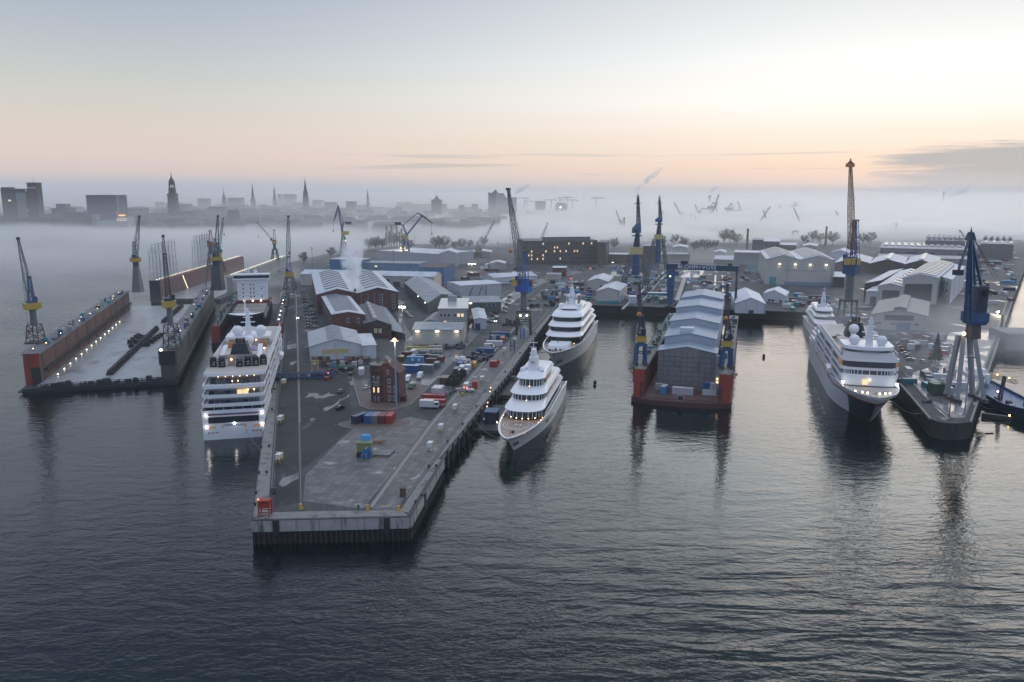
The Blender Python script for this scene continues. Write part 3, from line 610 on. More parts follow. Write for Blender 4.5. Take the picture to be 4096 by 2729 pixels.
def rail(b, pts, h=1.1, t=0.07, gap=3.0):
 for p, q in zip(pts, pts[1:]):
  p = Vector(p); q = Vector(q); n = max(1, int((q - p).length / gap))
  for k in (0.55, 1.0): b.beam(p + Vector((0, 0, h * k)), q + Vector((0, 0, h * k)), t)
  for i in range(n + 1): c = p + (q - p) * i / n; b.beam(c, c + Vector((0, 0, h)), t)
def deck_clutter(parent, x0, x1, y0, y1, z, n, seed, name='deck_box'):
 r = random.Random(seed)
 for i in range(n):
  y = y0 + (y1 - y0) * (i + r.random() * 0.7) / n; x = x0 + (x1 - x0) * r.random(); k = r.random()
  b = MB(); w, l, hh = 0.8 + r.random() * 1.6, 1.2 + r.random() * 4.0, 0.8 + r.random() * 1.9
  if k < 0.65: b.cbox(x, y, z, w, l, hh, r.random() * 0.3)
  elif k < 0.85: b.tube((x, y, z), (x, y, z + hh), 0.5, 0.5, 8)
  else: b.box(x - 0.1, x + 0.1, y - 0.1, y + 0.1, z, z + 3.5); b.box(x - 0.5, x + 0.5, y - 0.2, y + 0.2, z + 3.2, z + 3.5)
  b.build(name if k < 0.65 else ('capstan' if k < 0.85 else 'lamp_post'), r.choice([M_CGREY, M_CDARK, M_GREYW, M_CBLUE, M_GREYD, M_TEAL]), parent)
f0 = G(75, 1580).xy; f1 = G(712, 1540).xy; dl = (f1 - f0); W1 = dl.length; R1 = atan2(dl.y, dl.x); L1 = 268.0
D1 = thing('floating_dock', "long empty floating dock with rusty side walls, red end plate and wet floor", 'dock', (f0.x, f0.y, 0), R1)
b = MB(); b.box(1.5, W1 - 1, 0, L1, -2, 2.4); b.box(0, W1, -0.5, L1, 1.0, 1.6); b.build('pontoon', M_DARK, D1)
b = MB(); b.box(6.8, W1 - 7.2, 3.5, L1 - 0.5, 2.4, 3.0); b.build('dock_floor', M_FLOOR, D1)
b = MB(); b.box(1.2, 7.2, 9, 252, 2.4, 16.4); ribs(b, 7.2, 14, 250, 3.0, 15.6, 11, 0.18, 0.5); b.build('side_wall', M_RUST, D1)
b = MB(); b.box(W1 - 7.4, W1 - 0.8, 3.5, L1, 2.4, 15.6); ribs(b, W1 - 0.8, 8, L1 - 3, 1.8, 15.0, 26, 0.12, 0.3); b.box(W1 - 0.8, W1 + 0.1, 3.5, L1, 3.2, 3.7); b.build('side_wall', M_OUTER, D1)['label'] = "dark plain side wall on the cruise ship's side"
b = MB(); b.box(0.9, 7.5, 8.6, 9, 10.5, 16.9); b.box(0.9, 3.6, 8.55, 9, 2.4, 10.5); b.build('end_plate', M_REDO, D1)
b = MB(); b.box(3.6, 7.5, 8.5, 9, 2.4, 10.5); b.build('end_recess', M_DARK, D1)
b = MB(); b.box(W1 - 7.9, W1 - 0.6, 3.0, 3.5, 9.5, 16.0); b.build('end_plate', M_DARK, D1)
b = MB(); b.box(7.2, 8.6, 16, 250, 7.9, 8.5); ribs(b, 8.6, 16, 250, 6.3, 8.5, 60, 0.3, 0.8); b.build('wall_ledge', M_DARK, D1)
b = MB(); b.box(0.4, 7.9, 8.6, 252.6, 16.4, 16.75); b.build('wall_deck', M_CGREY, D1)
b = MB(); b.box(W1 - 8.0, W1 - 0.3, 3.0, L1 + 0.3, 15.6, 15.95); b.build('wall_deck', M_CGREY, D1)
b = MB(); rail(b, [(0.5, 9, 16.75), (0.5, 252, 16.75)], gap=4); rail(b, [(7.8, 9, 16.75), (7.8, 252, 16.75)], gap=4); b.build('railing', M_CDARK, D1)
b = MB(); rail(b, [(W1 - 7.9, 4, 15.95), (W1 - 7.9, L1, 15.95)], gap=4); rail(b, [(W1 - 0.4, 4, 15.95), (W1 - 0.4, L1, 15.95)], gap=4); b.build('railing', M_CDARK, D1)
b = MB(); b.beam((8, 0.4, 4.2), (W1 - 8, 0.4, 4.2), 0.25); b.beam((8, 0.4, 3.4), (W1 - 8, 0.4, 3.4), 0.2)
for x in lin(9, W1 - 9, 16): b.beam((x, 0.4, 2.2), (x, 0.4, 4.2), 0.22)
b.build('end_railing', M_DARK, D1)
for i, x in enumerate([10, 14, 17, 20, 26, 29, 33, 36, 40, 45, 48, 54, 57, 59]):
 b = MB(); b.cbox(x, 1.9, 2.4, 1.6 + (i * 7 % 5) * 0.4, 1.6, 1.0 + (i * 5 % 4) * 0.5); b.tube((x + 1, 2, 2.4), (x + 1, 2, 4.0), 0.45, 0.45, 8); b.build('mooring_winch', M_CDARK, D1)
for i in (0, 1, 3, 4, 7, 8, 9, 11, 12, 15, 16, 18): lamp_part(D1, (4.0 + (i % 2) * 2.0, 14 + i * 12.0 + (i * 37 % 7), 16.8), 0.22, M_LAMPW, post=1.6)
for i in (0, 2, 3, 6, 8, 9, 12, 14): lamp_part(D1, (W1 - 3.0 - (i % 2) * 2.5, 22 + i * 15.0, 16.0), 0.2, M_LAMPW, post=1.6)
for i in range(14): lamp_part(D1, (10.6, 24 + i * 12.6, 3.1), 0.32, M_LAMPW, post=0.5)
lamp_part(D1, (W1 - 6.8, 5.0, 16.2), 0.6, M_LAMPC)
deck_clutter(D1, 1.5, 6.5, 34, 240, 16.75, 34, 1); deck_clutter(D1, W1 - 6.5, W1 - 1.5, 30, 258, 15.95, 34, 2)
def to_d1(p): return Matrix.Rotation(-R1, 3, 'Z') @ Vector((p.x - f0.x, p.y - f0.y, 0))
def along(parts, a, bb, n, name, label, cat, mk, group):
 """repeat a small block thing from a to bb"""
 first = None; ang = atan2(bb.y - a.y, bb.x - a.x)
 for i in range(n):
  p = a + (bb - a) * ((i + 0.5) / n)
  if first is None: first = mk(); tag(first, label, cat, group); o = first
  else: o = first.copy(); COL.objects.link(o)
  o.location = p; o.rotation_euler[2] = ang
def keel():
 b = MB(); b.box(-1.9, 1.9, -1.5, 1.5, 0, 0.9); b.box(-1.8, 1.8, -1.1, 1.1, 0.9, 1.9); b.box(-1.85, 1.85, -0.8, 0.8, 1.9, 2.5); return b.build('keel_block', M_WOODK)
along(None, G(437, 1503, 3.0), G(628, 1318, 3.0), 28, 'keel_block', "dark timber keel block in the nearer straight row along the empty dock floor", 'keel block', keel, 'keel blocks of the nearer row')
along(None, G(652, 1294, 3.0), G(728, 1226, 3.0), 16, 'keel_block', "dark timber keel block in the farther straight row along the empty dock floor", 'keel block', keel, 'keel blocks of the farther row')
def bilge():
 b = MB(); b.box(-2.4, 2.4, -1.0, 1.0, 0, 1.3); b.hexa([(-2.2, -0.9, 1.3), (1.2, -0.9, 1.3), (1.2, 0.9, 1.3), (-2.2, 0.9, 1.3)], [(-2.2, -0.9, 2.6), (-0.8, -0.9, 2.6), (-0.8, 0.9, 2.6), (-2.2, 0.9, 2.6)]); return b.build('bilge_block', M_WOODK)
pts = [(528, 1376), (540, 1366), (552, 1356), (563, 1350), (534, 1390), (548, 1375), (600, 1374), (612, 1364), (624, 1356), (636, 1349), (582, 1386)]
first = None
for i, (u, v) in enumerate(pts):
 p = G(u, v, 3.0)
 if first is None: first = bilge(); tag(first, "squat dark bilge block standing beside the nearer keel row on the dock floor", 'bilge block', 'bilge blocks on the dock floor'); o = first
 else: o = first.copy(); COL.objects.link(o)
 o.location = p; o.rotation_euler[2] = R1 + (pi if i > 5 else 0)
# the dock behind it, strung with lamps
o2 = Vector((-297, 650)); R2 = radians(3.4)
D2 = thing('floating_dock', "hazy floating dock farther out with strings of lamps along rust red walls", 'dock', (o2.x, o2.y, 0), R2)
b = MB(); b.box(0, 56, 0, 262, -2, 2.6); b.build('pontoon', M_CDARK, D2)
b = MB(); b.box(6, 50, 2, 260, 2.6, 3.0); b.build('dock_floor', M_FLOOR, D2)
b = MB(); b.box(0.5, 6, 3, 262, 2.6, 17); b.build('side_wall', mat("faded_rust_plate", (0.15, 0.082, 0.072), 0.8, var=0.3, vs=0.1, dirt=(0.11, 0.08, 0.075), ds=0.05, streak=True), D2)
b = MB(); b.box(50, 55.5, 40, 262, 2.6, 17); b.build('side_wall', mat("pale_dock_plate", (0.30, 0.30, 0.285), 0.7, var=0.2, vs=0.05, dirt=(0.20, 0.19, 0.18), ds=0.06, streak=True), D2)
b = MB(); b.box(-0.5, 8, 0.5, 3, 2.6, 18); b.build('end_plate', M_DARK, D2)
for i in range(46): lamp_part(D2, (3.2, 8 + i * 5.5, 17.0), 0.3, M_LAMPW, post=1.2)
for i in range(34): lamp_part(D2, (52.8, 46 + i * 6.3, 17.0), 0.3, M_LAMPW, post=1.2)
for i in range(12): lamp_part(D2, (6.5, 60 + i * 0.9, 16 - i * 1.1), 0.28, M_LAMPW)
for k, (y, w, hh, lb) in enumerate([(20, 46, 45, "left one of two tall open lattice scaffolds rising behind the lamp lit dock"), (128, 46, 46, "right one of two tall open lattice scaffolds rising behind the lamp lit dock")]):
 s = thing('scaffold_frame', lb, 'scaffold', Matrix.Translation((o2.x, o2.y, 0)) @ Matrix.Rotation(R2, 4, 'Z') @ Vector((-7, y, 1)), R2)
 b = MB(); fr = thing; nb = 6
 for i in range(nb + 1):
  yy = w * i / nb
  for x in (0, 7): b.beam((x, yy, 0), (x + (0.8 if x == 0 else -0.8), yy, hh - (6 if i == 0 else 0) + i * 0.4), 0.42)
  for z in lin(0, hh, 8):
   b.beam((0.4, yy, z), (6.6, yy, z), 0.22)
   if z < hh - 1: b.beam((0.4, yy, z), (6.6, yy, z + hh / 7), 0.2)
  if i < nb:
   for z in (hh * 0.33, hh * 0.66, hh * 0.92): b.beam((0.4, yy, z), (0.4, yy + w / nb, z), 0.28); b.beam((6.6, yy, z), (6.6, yy + w / nb, z), 0.28)
   b.beam((0.4, yy, hh * 0.66), (0.4, yy + w / nb, hh * 0.92), 0.22)
 b.build('lattice', mat("galvanised_lattice", (0.38, 0.40, 0.42), 0.5), s)
 b = MB(); b.box(-1, 8, -1, w + 1, -3, 0); b.build('float_base', M_CDARK, s)
# dock that carries the container ship
R3 = radians(14.0); o3 = Vector((-176, 458))
D3 = thing('floating_dock', "dark floating dock cradling the blue and white cargo ship behind the cruise ship", 'dock', (o3.x, o3.y, 0), R3)
b = MB(); b.box(0, 41, 0, 165, -2, 2.6); b.build('pontoon', M_DARK, D3)
b = MB(); b.box(0.5, 4.5, 1.5, 160, 2.6, 12); b.build('side_wall', M_OUTER, D3)
b = MB(); b.box(36, 40.5, 1.5, 160, 2.6, 12); ribs(b, 36, 4, 158, 3, 12, 26, -0.5, 0.6); b.build('side_wall', M_CDARK, D3)
b = MB(); b.box(0.3, 4.8, 1.0, 1.5, 1.5, 12.5); b.build('end_plate', M_REDO, D3)
b = MB(); b.box(36, 40.8, 1.0, 1.5, 1.5, 12.5); b.build('end_plate', M_REDO, D3)
b = MB(); rail(b, [(0.6, 2, 12), (0.6, 160, 12)], gap=4); rail(b, [(40.4, 2, 12), (40.4, 160, 12)], gap=4); b.build('railing', M_CDARK, D3)
deck_clutter(D3, 36.8, 39.8, 5, 155, 12, 22, 4); deck_clutter(D3, 1, 4, 5, 155, 12, 12, 5)
for i in range(6): lamp_part(D3, (38, 12 + i * 18, 12), 0.4, M_LAMPW, post=1.5)
# the covered dock on the right, red ends and a stepped sheeted shelter
o4 = G(2530, 1606).xy; R4 = radians(-16.4); W4 = 41.0; L4 = 168.0
D4 = thing('floating_dock', "red ended floating dock holding a stepped sheeted shelter in the middle of the basin", 'dock', (o4.x, o4.y, 0), R4)
b = MB(); b.box(-0.6, W4 + 0.6, 0, L4, -2, 2.2)
b.hexa([(0, 0, -1), (W4, 0, -1), (W4 * 0.8, -3.0, -1), (W4 * 0.5, -4.2, -1), (W4 * 0.2, -3.2, -1)], [(0, 0, 2.2), (W4, 0, 2.2), (W4 * 0.8, -3.0, 2.2), (W4 * 0.5, -4.2, 2.2), (W4 * 0.2, -3.2, 2.2)])
b.build('pontoon', mat("pontoon_red", (0.085, 0.035, 0.032), 0.7, var=0.3, vs=0.2), D4)
b = MB(); b.box(4.6, W4 - 4.6, 0.2, L4 - 1, 2.2, 2.5); b.build('dock_floor', M_FLOORR, D4)
for sx, x0, x1 in ((1, 0.2, 4.6), (-1, W4 - 4.6, W4 - 0.2)):
 b = MB(); b.box(x0, x1, 1, L4, 2.2, 14.2); ribs(b, x1 if sx > 0 else x0, 4, L4 - 3, 2.6, 13.6, 18, 0.35 * sx, 0.6); b.build('side_wall', M_REDIN, D4)
 b = MB(); b.box(x0 - (0.5 if sx > 0 else 0), x1 + (0.2 if sx > 0 else 0.5), 0.5, 1, 8.6, 14.4); b.box(x0 if sx > 0 else x0 + 1.2, x1 - 1.6 if sx > 0 else x1, 0.45, 1, 0.8, 8.6); b.build('end_plate', M_REDO, D4)
 b = MB(); b.box(x0 - 0.7, x1 + 0.7, 0.8, L4, 14.2, 14.5); b.build('wall_deck', M_CGREY, D4)
 b = MB(); rail(b, [(x0 - 0.6, 1, 14.5), (x0 - 0.6, L4, 14.5)], gap=4); rail(b, [(x1 + 0.6, 1, 14.5), (x1 + 0.6, L4, 14.5)], gap=4); b.build('railing', M_CDARK, D4)
 b = MB(); b.hexa([(x0 - 2.6, 1, 14.2), (x0, 1, 14.2), (x0, 4, 14.2), (x0 - 2.6, 4, 14.2)] if sx > 0 else [(x1, 1, 14.2), (x1 + 2.6, 1, 14.2), (x1 + 2.6, 4, 14.2), (x1, 4, 14.2)], [(x0 - 2.6, 1, 14.5), (x0, 1, 14.5), (x0, 4, 14.5), (x0 - 2.6, 4, 14.5)] if sx > 0 else [(x1, 1, 14.5), (x1 + 2.6, 1, 14.5), (x1 + 2.6, 4, 14.5), (x1, 4, 14.5)])
 b.beam((x0 - 2.4 if sx > 0 else x1 + 2.4, 1.5, 14.2), (x0 if sx > 0 else x1, 1.5, 11.4), 0.2); b.build('side_platform', M_CDARK, D4)
deck_clutter(D4, 1, 3.6, 26, 160, 14.5, 24, 7); deck_clutter(D4, W4 - 3.8, W4 - 1, 26, 160, 14.5, 18, 8)
M_SHEET = mat("scaffold_sheeting", (0.21, 0.205, 0.20), 0.6, var=0.22, vs=0.35, dirt=(0.13, 0.13, 0.13), ds=0.12)
M_SHEETW = mat("pale_sheeting", (0.36, 0.385, 0.44), 0.55, var=0.12, vs=0.25)
M_SHEETR = mat("blue_grey_sheet_roof", (0.225, 0.285, 0.36), 0.5, var=0.18, vs=0.15)
TT = thing('sheeted_shelter', "stepped scaffold shelter of grey and pale sheeting over a ship in the red dock", 'shelter', Matrix.Translation((o4.x, o4.y, 0)) @ Matrix.Rotation(R4, 4, 'Z') @ Vector((0, 0, 2.5)), R4)
def bay(y0, y1, x0, x1, ze, zr, za, first):
 """one bay of the shelter: gabled roof, sheeted front"""
 xm = (x0 + x1) / 2; P_ = lambda y: [(x0, y, 0), (x1, y, 0), (x1, y, ze), (xm, y, zr), (x0, y, ze)]
 b = MB(); b.loft([P_(y0), P_(y1)]); b.build('sheet_wall', M_SHEET if first else M_SHEETW, TT)
 b = MB(); o = 0.5; up = [(x0 - o, ze + 0.25), (xm, zr + 0.35), (x1 + o, ze + 0.25)]; lo = [(x1 + o, ze + 0.02), (xm, zr + 0.1), (x0 - o, ze + 0.02)]
 b.loft([[(x, y0 - 0.3, z) for x, z in up + lo], [(x, y1, z) for x, z in up + lo]]); b.build('sheet_roof', M_SHEETR, TT)
 if not first:
  b = MB(); zb = za
  b.add([(x0 + 0.2, y0 - 0.06, zb), (xm, y0 - 0.06, zb + 1.2), (x1 - 0.2, y0 - 0.06, zb), (x1 - 0.2, y0 - 0.06, ze - 0.9), (xm, y0 - 0.06, zr - 0.8), (x0 + 0.2, y0 - 0.06, ze - 0.9)], [(0, 1, 4, 5), (1, 2, 3, 4)])
  for x in lin(x0 + 2.5, x1 - 2.5, 8): b.box(x - 0.05, x + 0.05, y0 - 0.14, y0 - 0.06, zb, ze - 0.8)
  b.build('fascia_sheet', M_SHEETW, TT)
bay(17, 30, 8.6, 34.0, 17.2, 19.6, 0, True)
bay(30, 55, 10.0, 33.0, 21.3, 23.5, 18.0, False)
bay(55, 82, 10.0, 33.4, 24.6, 26.6, 22.0, False)
bay(82, 112, 10.4, 33.4, 27.6, 29.4, 25.2, False)
bay(112, 140, 11, 33, 29.0, 31.0, 28.0, False)
b = MB()
for x in lin(11, 32, 9): b.box(x - 0.06, x + 0.06, 16.8, 17.0, 0, 17.4)
for z in lin(2, 15, 7): b.box(8.6, 34, 16.8, 17.0, z, z + 0.1)
b.build('scaffold_tubes', M_GREYD, TT)
b = MB(); b.box(34.0, 35.8, 17.2, 20, 0, 16.2); b.hexa([(33.9, 16.9, 16.2), (37.0, 16.9, 12.0), (37.0, 22, 12.0), (33.9, 22, 16.2)], [(33.9, 16.9, 16.5), (37.2, 16.9, 12.3), (37.2, 22, 12.3), (33.9, 22, 16.5)]); b.build('side_sheet', M_SHEETW, TT)
b = MB(); b.cbox(19.6, 37, 23.0, 6.2, 5.0, 2.2); b.build('roof_cabin', M_WHITE, TT)
lamp_part(TT, (34.8, 16.9, 4.4), 0.35, M_LAMPO, 'work_lamp'); lamp_part(TT, (34.8, 16.9, 6.0), 0.3, M_LAMPO, 'work_lamp')
# ---------------------------------------------------------------- shipping containers
CM = {}
def cmat(n, c):
 k = 'container_' + n
 if k in MATS: return MATS[k]
 m = mat(k, c, 0.55, var=0.18, vs=0.4); return m
CC = {'blue': (0.022, 0.085, 0.21), 'light blue': (0.07, 0.22, 0.40), 'red': (0.27, 0.035, 0.030), 'dark red': (0.14, 0.035, 0.034), 'grey': (0.13, 0.15, 0.165), 'white': (0.52, 0.53, 0.54), 'navy': (0.025, 0.04, 0.065), 'green': (0.035, 0.10, 0.065),
 'teal': (0.05, 0.19, 0.21), 'brown': (0.11, 0.065, 0.045), 'pale': (0.40, 0.41, 0.42), 'orange': (0.42, 0.15, 0.04), 'yellow': (0.48, 0.32, 0.06)}
def container(label, col, loc, rz, L=6.1, w=2.45, hh=2.6, name='container', roof=None, cat='container', group=None, text=None):
 t = thing(name, label, cat, loc, rz, group); m = cmat(col, CC[col])
 b = MB(); b.box(-w / 2 + 0.06, w / 2 - 0.06, -L / 2 + 0.06, L / 2 - 0.06, 0.12, hh - 0.12)
 n = int(L / 0.55)
 for i in range(n):
  y = -L / 2 + 0.3 + i * (L - 0.6) / (n - 1)
  b.box(-w / 2 + 0.02, w / 2 - 0.02, y - 0.12, y + 0.12, 0.14, hh - 0.14)
 b.build('body', m, t)
 b = MB()
 for x in (-w / 2, w / 2 - 0.16):
  for y in (-L / 2, L / 2 - 0.16): b.box(x, x + 0.16, y, y + 0.16, 0, hh)
  for z in (0, hh - 0.14): b.box(x, x + 0.12, -L / 2 + 0.16, L / 2 - 0.16, z, z + 0.14)
 for y in (-L / 2, L / 2 - 0.12):
  for z in (0.0, hh - 0.14): b.box(-w / 2 + 0.16, w / 2 - 0.16, y, y + 0.12, z, z + 0.14)
 b.build('frame', m, t)
 b = MB(); b.box(-w / 2 + 0.12, w / 2 - 0.12, -L / 2 + 0.14, L / 2 - 0.14, hh - 0.12, hh - 0.03); b.build('roof', mat("container_roof_" + col, tuple(min(1, c * 1.2 + 0.06) for c in CC[col]), 0.45, var=0.2) if roof is None else roof, t)
 b = MB();
 for x in (-0.55, 0.55): b.tube((x, -L / 2 - 0.03, 0.2), (x, -L / 2 - 0.03, hh - 0.2), 0.04, n=5)
 b.box(-w / 2 + 0.2, -0.02, -L / 2 - 0.02, -L / 2 + 0.02, 0.2, hh - 0.2); b.box(0.02, w / 2 - 0.2, -L / 2 - 0.02, -L / 2 + 0.02, 0.2, hh - 0.2); b.build('doors', m, t)
 return t
D4M = Matrix.Translation((o4.x, o4.y, 0)) @ Matrix.Rotation(R4, 4, 'Z')
def d4(x, y, z): return D4M @ Vector((x, y, z))
container("bright blue container with a white roof, alone on the red dock floor", 'light blue', d4(12.6, 9, 2.5), R4 - 0.15, 6, 2.5, 3.4, roof=M_WHITE)
container("long pale flat roofed container in the centre of the red dock floor", 'pale', d4(20.6, 9.5, 2.5), R4 + pi / 2, 9.0, 3.0, 3.0, roof=M_WHITE)
container("white container at the foot of the stacked pair on the red dock floor", 'white', d4(32.0, 11.5, 2.5), R4 + pi / 2, 6.1, 2.5, 2.7)
container("deep blue container on top of the stacked pair on the red dock floor", 'blue', d4(30.4, 11.5, 5.2), R4 + pi / 2, 3.0, 2.5, 2.7)
container("grey upper container beside the deep blue one on the red dock", 'pale', d4(33.5, 11.5, 5.2), R4 + pi / 2, 3.0, 2.5, 2.7)
container("small pale container against the left foot of the sheeted shelter", 'pale', d4(9.8, 14.6, 2.5), R4 + pi / 2, 3.2, 2.4, 2.8)
t = thing('hatch_frame', "small dark square hatch with a pale frame at the very edge of the red dock", 'hatch', d4(20.6, -2.2, 2.3), R4)
b = MB(); b.box(-1.2, 1.2, -0.25, 0.25, 0, 2.3); b.build('panel', M_DARK, t)
b = MB(); [b.box(*q) for q in ((-1.3, -1.15, -0.3, -0.25, 0, 2.4), (1.15, 1.3, -0.3, -0.25, 0, 2.4), (-1.15, 1.15, -0.3, -0.25, 0, 0.15), (-1.15, 1.15, -0.3, -0.25, 2.25, 2.4))]; b.build('frame', M_WHITE, t)
# ---------------------------------------------------------------- cranes
def legs4(root, w0, w1, z0, z1, t, m, dep=None, name='leg'):
 dep = dep or w0; k = w1 / w0
 for sx in (-1, 1):
  for sy in (-1, 1):
   b = MB(); b.beam((sx * w0 / 2, sy * dep / 2, z0), (sx * w1 / 2, sy * dep * k / 2, z1), t); b.build(name, m, root)
def crane(label, u, vb, zb, ped, vp, vc, vm, mw, vaf, tip, dy, m_ped=None, m_col=None, m_mach=None, m_af=None, m_jib=None, wp=8.0, wt=4.0, rc=1.5, jw=2.2, jt=0.22, afw=3.0, hook=None, foot_dz=1.0, group=None, name='dock_crane', stays=True, afoff=0.0, ball=None, cabside=1, n=14, mach_off=0.0):
 g = G(u, vb, zb); Y = g.y; r = thing(name, label, 'crane', g, 0, group)
 m_ped = m_ped or M_CDARK; m_col = m_col or M_CGREY; m_mach = m_mach or M_YEL; m_af = m_af or M_CBLUE; m_jib = m_jib or M_CLIGHT
 zz = lambda v: ZV(v, Y) - zb
 zp, zc, zm = zz(vp), zz(vc), zz(vm)
 T = P(*tip, Y + dy) - g; az = atan2(T.x, T.y); fx, fy = sin(az), cos(az)     # slew direction
 if ped == 'lattice':
  b = MB(); b.truss((0, 0, 0), (0, 0, zp), wp, wt, max(3, int(zp / 3.2)), 0.4, (0, 1, 0), 0.26); b.build('lattice_tower', m_ped, r)
  b = MB(); b.box(-wp / 2 - 0.6, wp / 2 + 0.6, -wp / 2 - 0.6, wp / 2 + 0.6, 0, 0.7); b.build('travel_base', m_ped, r)
 elif ped == 'portal':
  legs4(r, wp, wt, 0.8, zp, 0.95, m_ped)
  b = MB(); b.box(-wt / 2 - 0.7, wt / 2 + 0.7, -wt / 2 - 0.7, wt / 2 + 0.7, zp - 1.2, zp); b.build('portal_head', m_ped, r)
  for s in (-1, 1): b = MB(); b.box(s * wp / 2 - 0.7, s * wp / 2 + 0.7, -wp / 2 - 1.4, wp / 2 + 1.4, 0, 1.3); b.build('bogie', M_CDARK, r)
  b = MB(); k = 0.55; w = wp + (wt - wp) * k
  for s in (-1, 1): b.beam((-w / 2, s * w / 2, zp * k), (w / 2, s * w / 2, zp * k), 0.4); b.beam((s * w / 2, -w / 2, zp * k), (s * w / 2, w / 2, zp * k), 0.4)
  b.build('cross_brace', m_ped, r)
 elif ped == 'box':
  b = MB(); b.hexa([(-wp / 2, -wp / 2, 0), (wp / 2, -wp / 2, 0), (wp / 2, wp / 2, 0), (-wp / 2, wp / 2, 0)], [(-wt / 2, -wt / 2, zp), (wt / 2, -wt / 2, zp), (wt / 2, wt / 2, zp), (-wt / 2, wt / 2, zp)]); b.build('pedestal', m_ped, r)
 b = MB(); b.tube((0, 0, zp), (0, 0, zc), rc * 1.12, rc, 16); b.tube((0, 0, zc - 0.5), (0, 0, zc), rc * 1.5, rc * 1.5, 16); b.build('column', m_col, r, smooth=True)
 mo = -mach_off
 b = MB(); b.cbox(fx * mo, fy * mo, zc, mw, mw * 0.62, (zm - zc), -az); b.build('machinery_house', m_mach, r)
 b = MB(); b.cbox(fx * mo, fy * mo, zm, mw * 0.62, mw * 0.5, 0.9, -az); b.build('winch_deck', m_af, r)
 cx, cy = cos(az) * cabside, -sin(az) * cabside
 b = MB(); b.cbox(fx * mw * 0.40 + cx * mw * 0.30, fy * mw * 0.40 + cy * mw * 0.30, zm, 1.9, 2.2, 2.5, -az); cb = b.build('cab', m_af, r)
 b = MB(); b.cbox(fx * (mw * 0.40 + 1.12) + cx * mw * 0.30, fy * (mw * 0.40 + 1.12) + cy * mw * 0.30, zm + 1.0, 1.6, 0.12, 1.2, -az); b.build('pane', M_GLASS, cb)
 zaf = zz(vaf); b = MB()
 ax, ay = -fx * (0.4 + afoff), -fy * (0.4 + afoff)
 b.truss((ax, ay, zm), (ax, ay, zaf), afw, afw * 0.45, max(3, int((zaf - zm) / 3.0)), 0.26, (fx, fy, 0), 0.16); b.build('a_frame', m_af, r)
 b = MB(); b.box(ax - afw * 0.3, ax + afw * 0.3, ay - afw * 0.3, ay + afw * 0.3, zaf, zaf + 0.8); b.build('sheave_block', M_CDARK, r)
 ft = Vector((fx * 1.6, fy * 1.6, zm + foot_dz))
 b = MB(); mid = ft + (T - ft) * 0.5; b.truss(ft, mid, jw, jw * 0.92, n // 2, jt, (0, 0, 1) if abs(T.z - ft.z) < 3 * hypot(T.x, T.y) else (fx, fy, 0), jt * 0.62)
 b.truss(mid, T, jw * 0.92, jw * 0.35, n // 2, jt, (0, 0, 1) if abs(T.z - ft.z) < 3 * hypot(T.x, T.y) else (fx, fy, 0), jt * 0.62); b.build('jib', m_jib, r)
 b = MB(); b.cbox(T.x, T.y, T.z - 0.6, jw * 0.7, jw * 0.7, 1.3, -az); b.build('jib_head', M_CDARK, r)
 if stays:
  b = MB()
  for s in (-0.4, 0.4): b.beam(Vector((ax + cx * s, ay + cy * s, zaf + 0.6)), T + Vector((cx * s, cy * s, 0)), 0.12)
  b.build('stay', M_ROPE, r)
 if hook:
  b = MB(); b.beam(T, T - Vector((0, 0, hook)), 0.12); b.build('rope', M_ROPE, r)
  b = MB(); b.cbox(T.x, T.y, T.z - hook - 1.2, 0.8, 0.8, 1.6); b.ball((T.x, T.y, T.z - hook - 1.4), 0.45, 8, 6); b.build('hook_block', M_ORANGE, r)
 if ball:
  p = P(*ball, Y - 1.5) - g; b = MB(); b.ball(p, 1.05, 10, 8); b.build('hook_ball', M_ORANGE, r); b = MB(); b.beam(p, (p.x, p.y, T.z), 0.12); b.build('rope', M_ROPE, r)
 r['_d'] = 0; del r['_d']
 return r
DW = 16.75
crane("lattice crane with a red tipped leaning jib on the red end of the empty dock", 145, 1372, DW, 'lattice', 1298, 1236, 1211, 7.2, 1112, (72, 955), 8, wp=6.4, wt=4.6, rc=1.45, jw=2.1, hook=46, m_mach=M_YEL, afw=2.6)
crane("upright lattice crane at the far end of the empty dock's rusty wall", 553, 1168, DW, 'box', 1064, 1047, 1031, 6.8, 972, (557, 866), -10, wp=6.5, wt=3.2, rc=1.9, jw=2.2, m_ped=M_CGREY, m_col=M_CNAVY, afw=2.8, hook=None)
crane("lattice crane standing on the near end of the empty dock's dark wall", 690, 1394, 15.95, 'lattice', 1298, 1229, 1203, 6.4, 1020, (652, 945), 20, wp=6.4, wt=4.6, rc=1.3, jw=2.0, afw=2.4, m_jib=M_CDARK, m_af=M_CNAVY)
crane("tall straight crane on a fat grey pedestal", 874, 1160, 15.95, 'box', 1062, 1042, 1027, 8.0, 958, (871, 865), -14, wp=8.5, wt=6.0, rc=3.0, jw=2.2, m_ped=M_CDARK, m_col=M_CNAVY, m_jib=M_CNAVY, afw=2.6)['label'] = "tall straight crane on a fat grey pedestal at the far end of the dark dock wall"
crane("slim pale jib crane leaning right behind the fat pedestal crane", 880, 1090, 17, 'portal', 1040, 1022, 1010, 5.0, 975, (893, 875), 20, wp=7, wt=4, rc=1.6, jw=1.8, m_jib=M_CLIGHT, hook=14)
crane("rusty red tipped crane with a drooping spar above the lamp lit dock wall", 850, 1066, 17, 'portal', 1010, 987, 972, 6.8, 925, (823, 1140), -50, wp=7, wt=4, rc=2.0, jw=1.7, m_jib=M_CNAVY, afw=4, m_mach=mat("orange_counterweight", (0.42, 0.22, 0.07), 0.5), m_af=mat("rusty_frame", (0.22, 0.07, 0.05), 0.6))
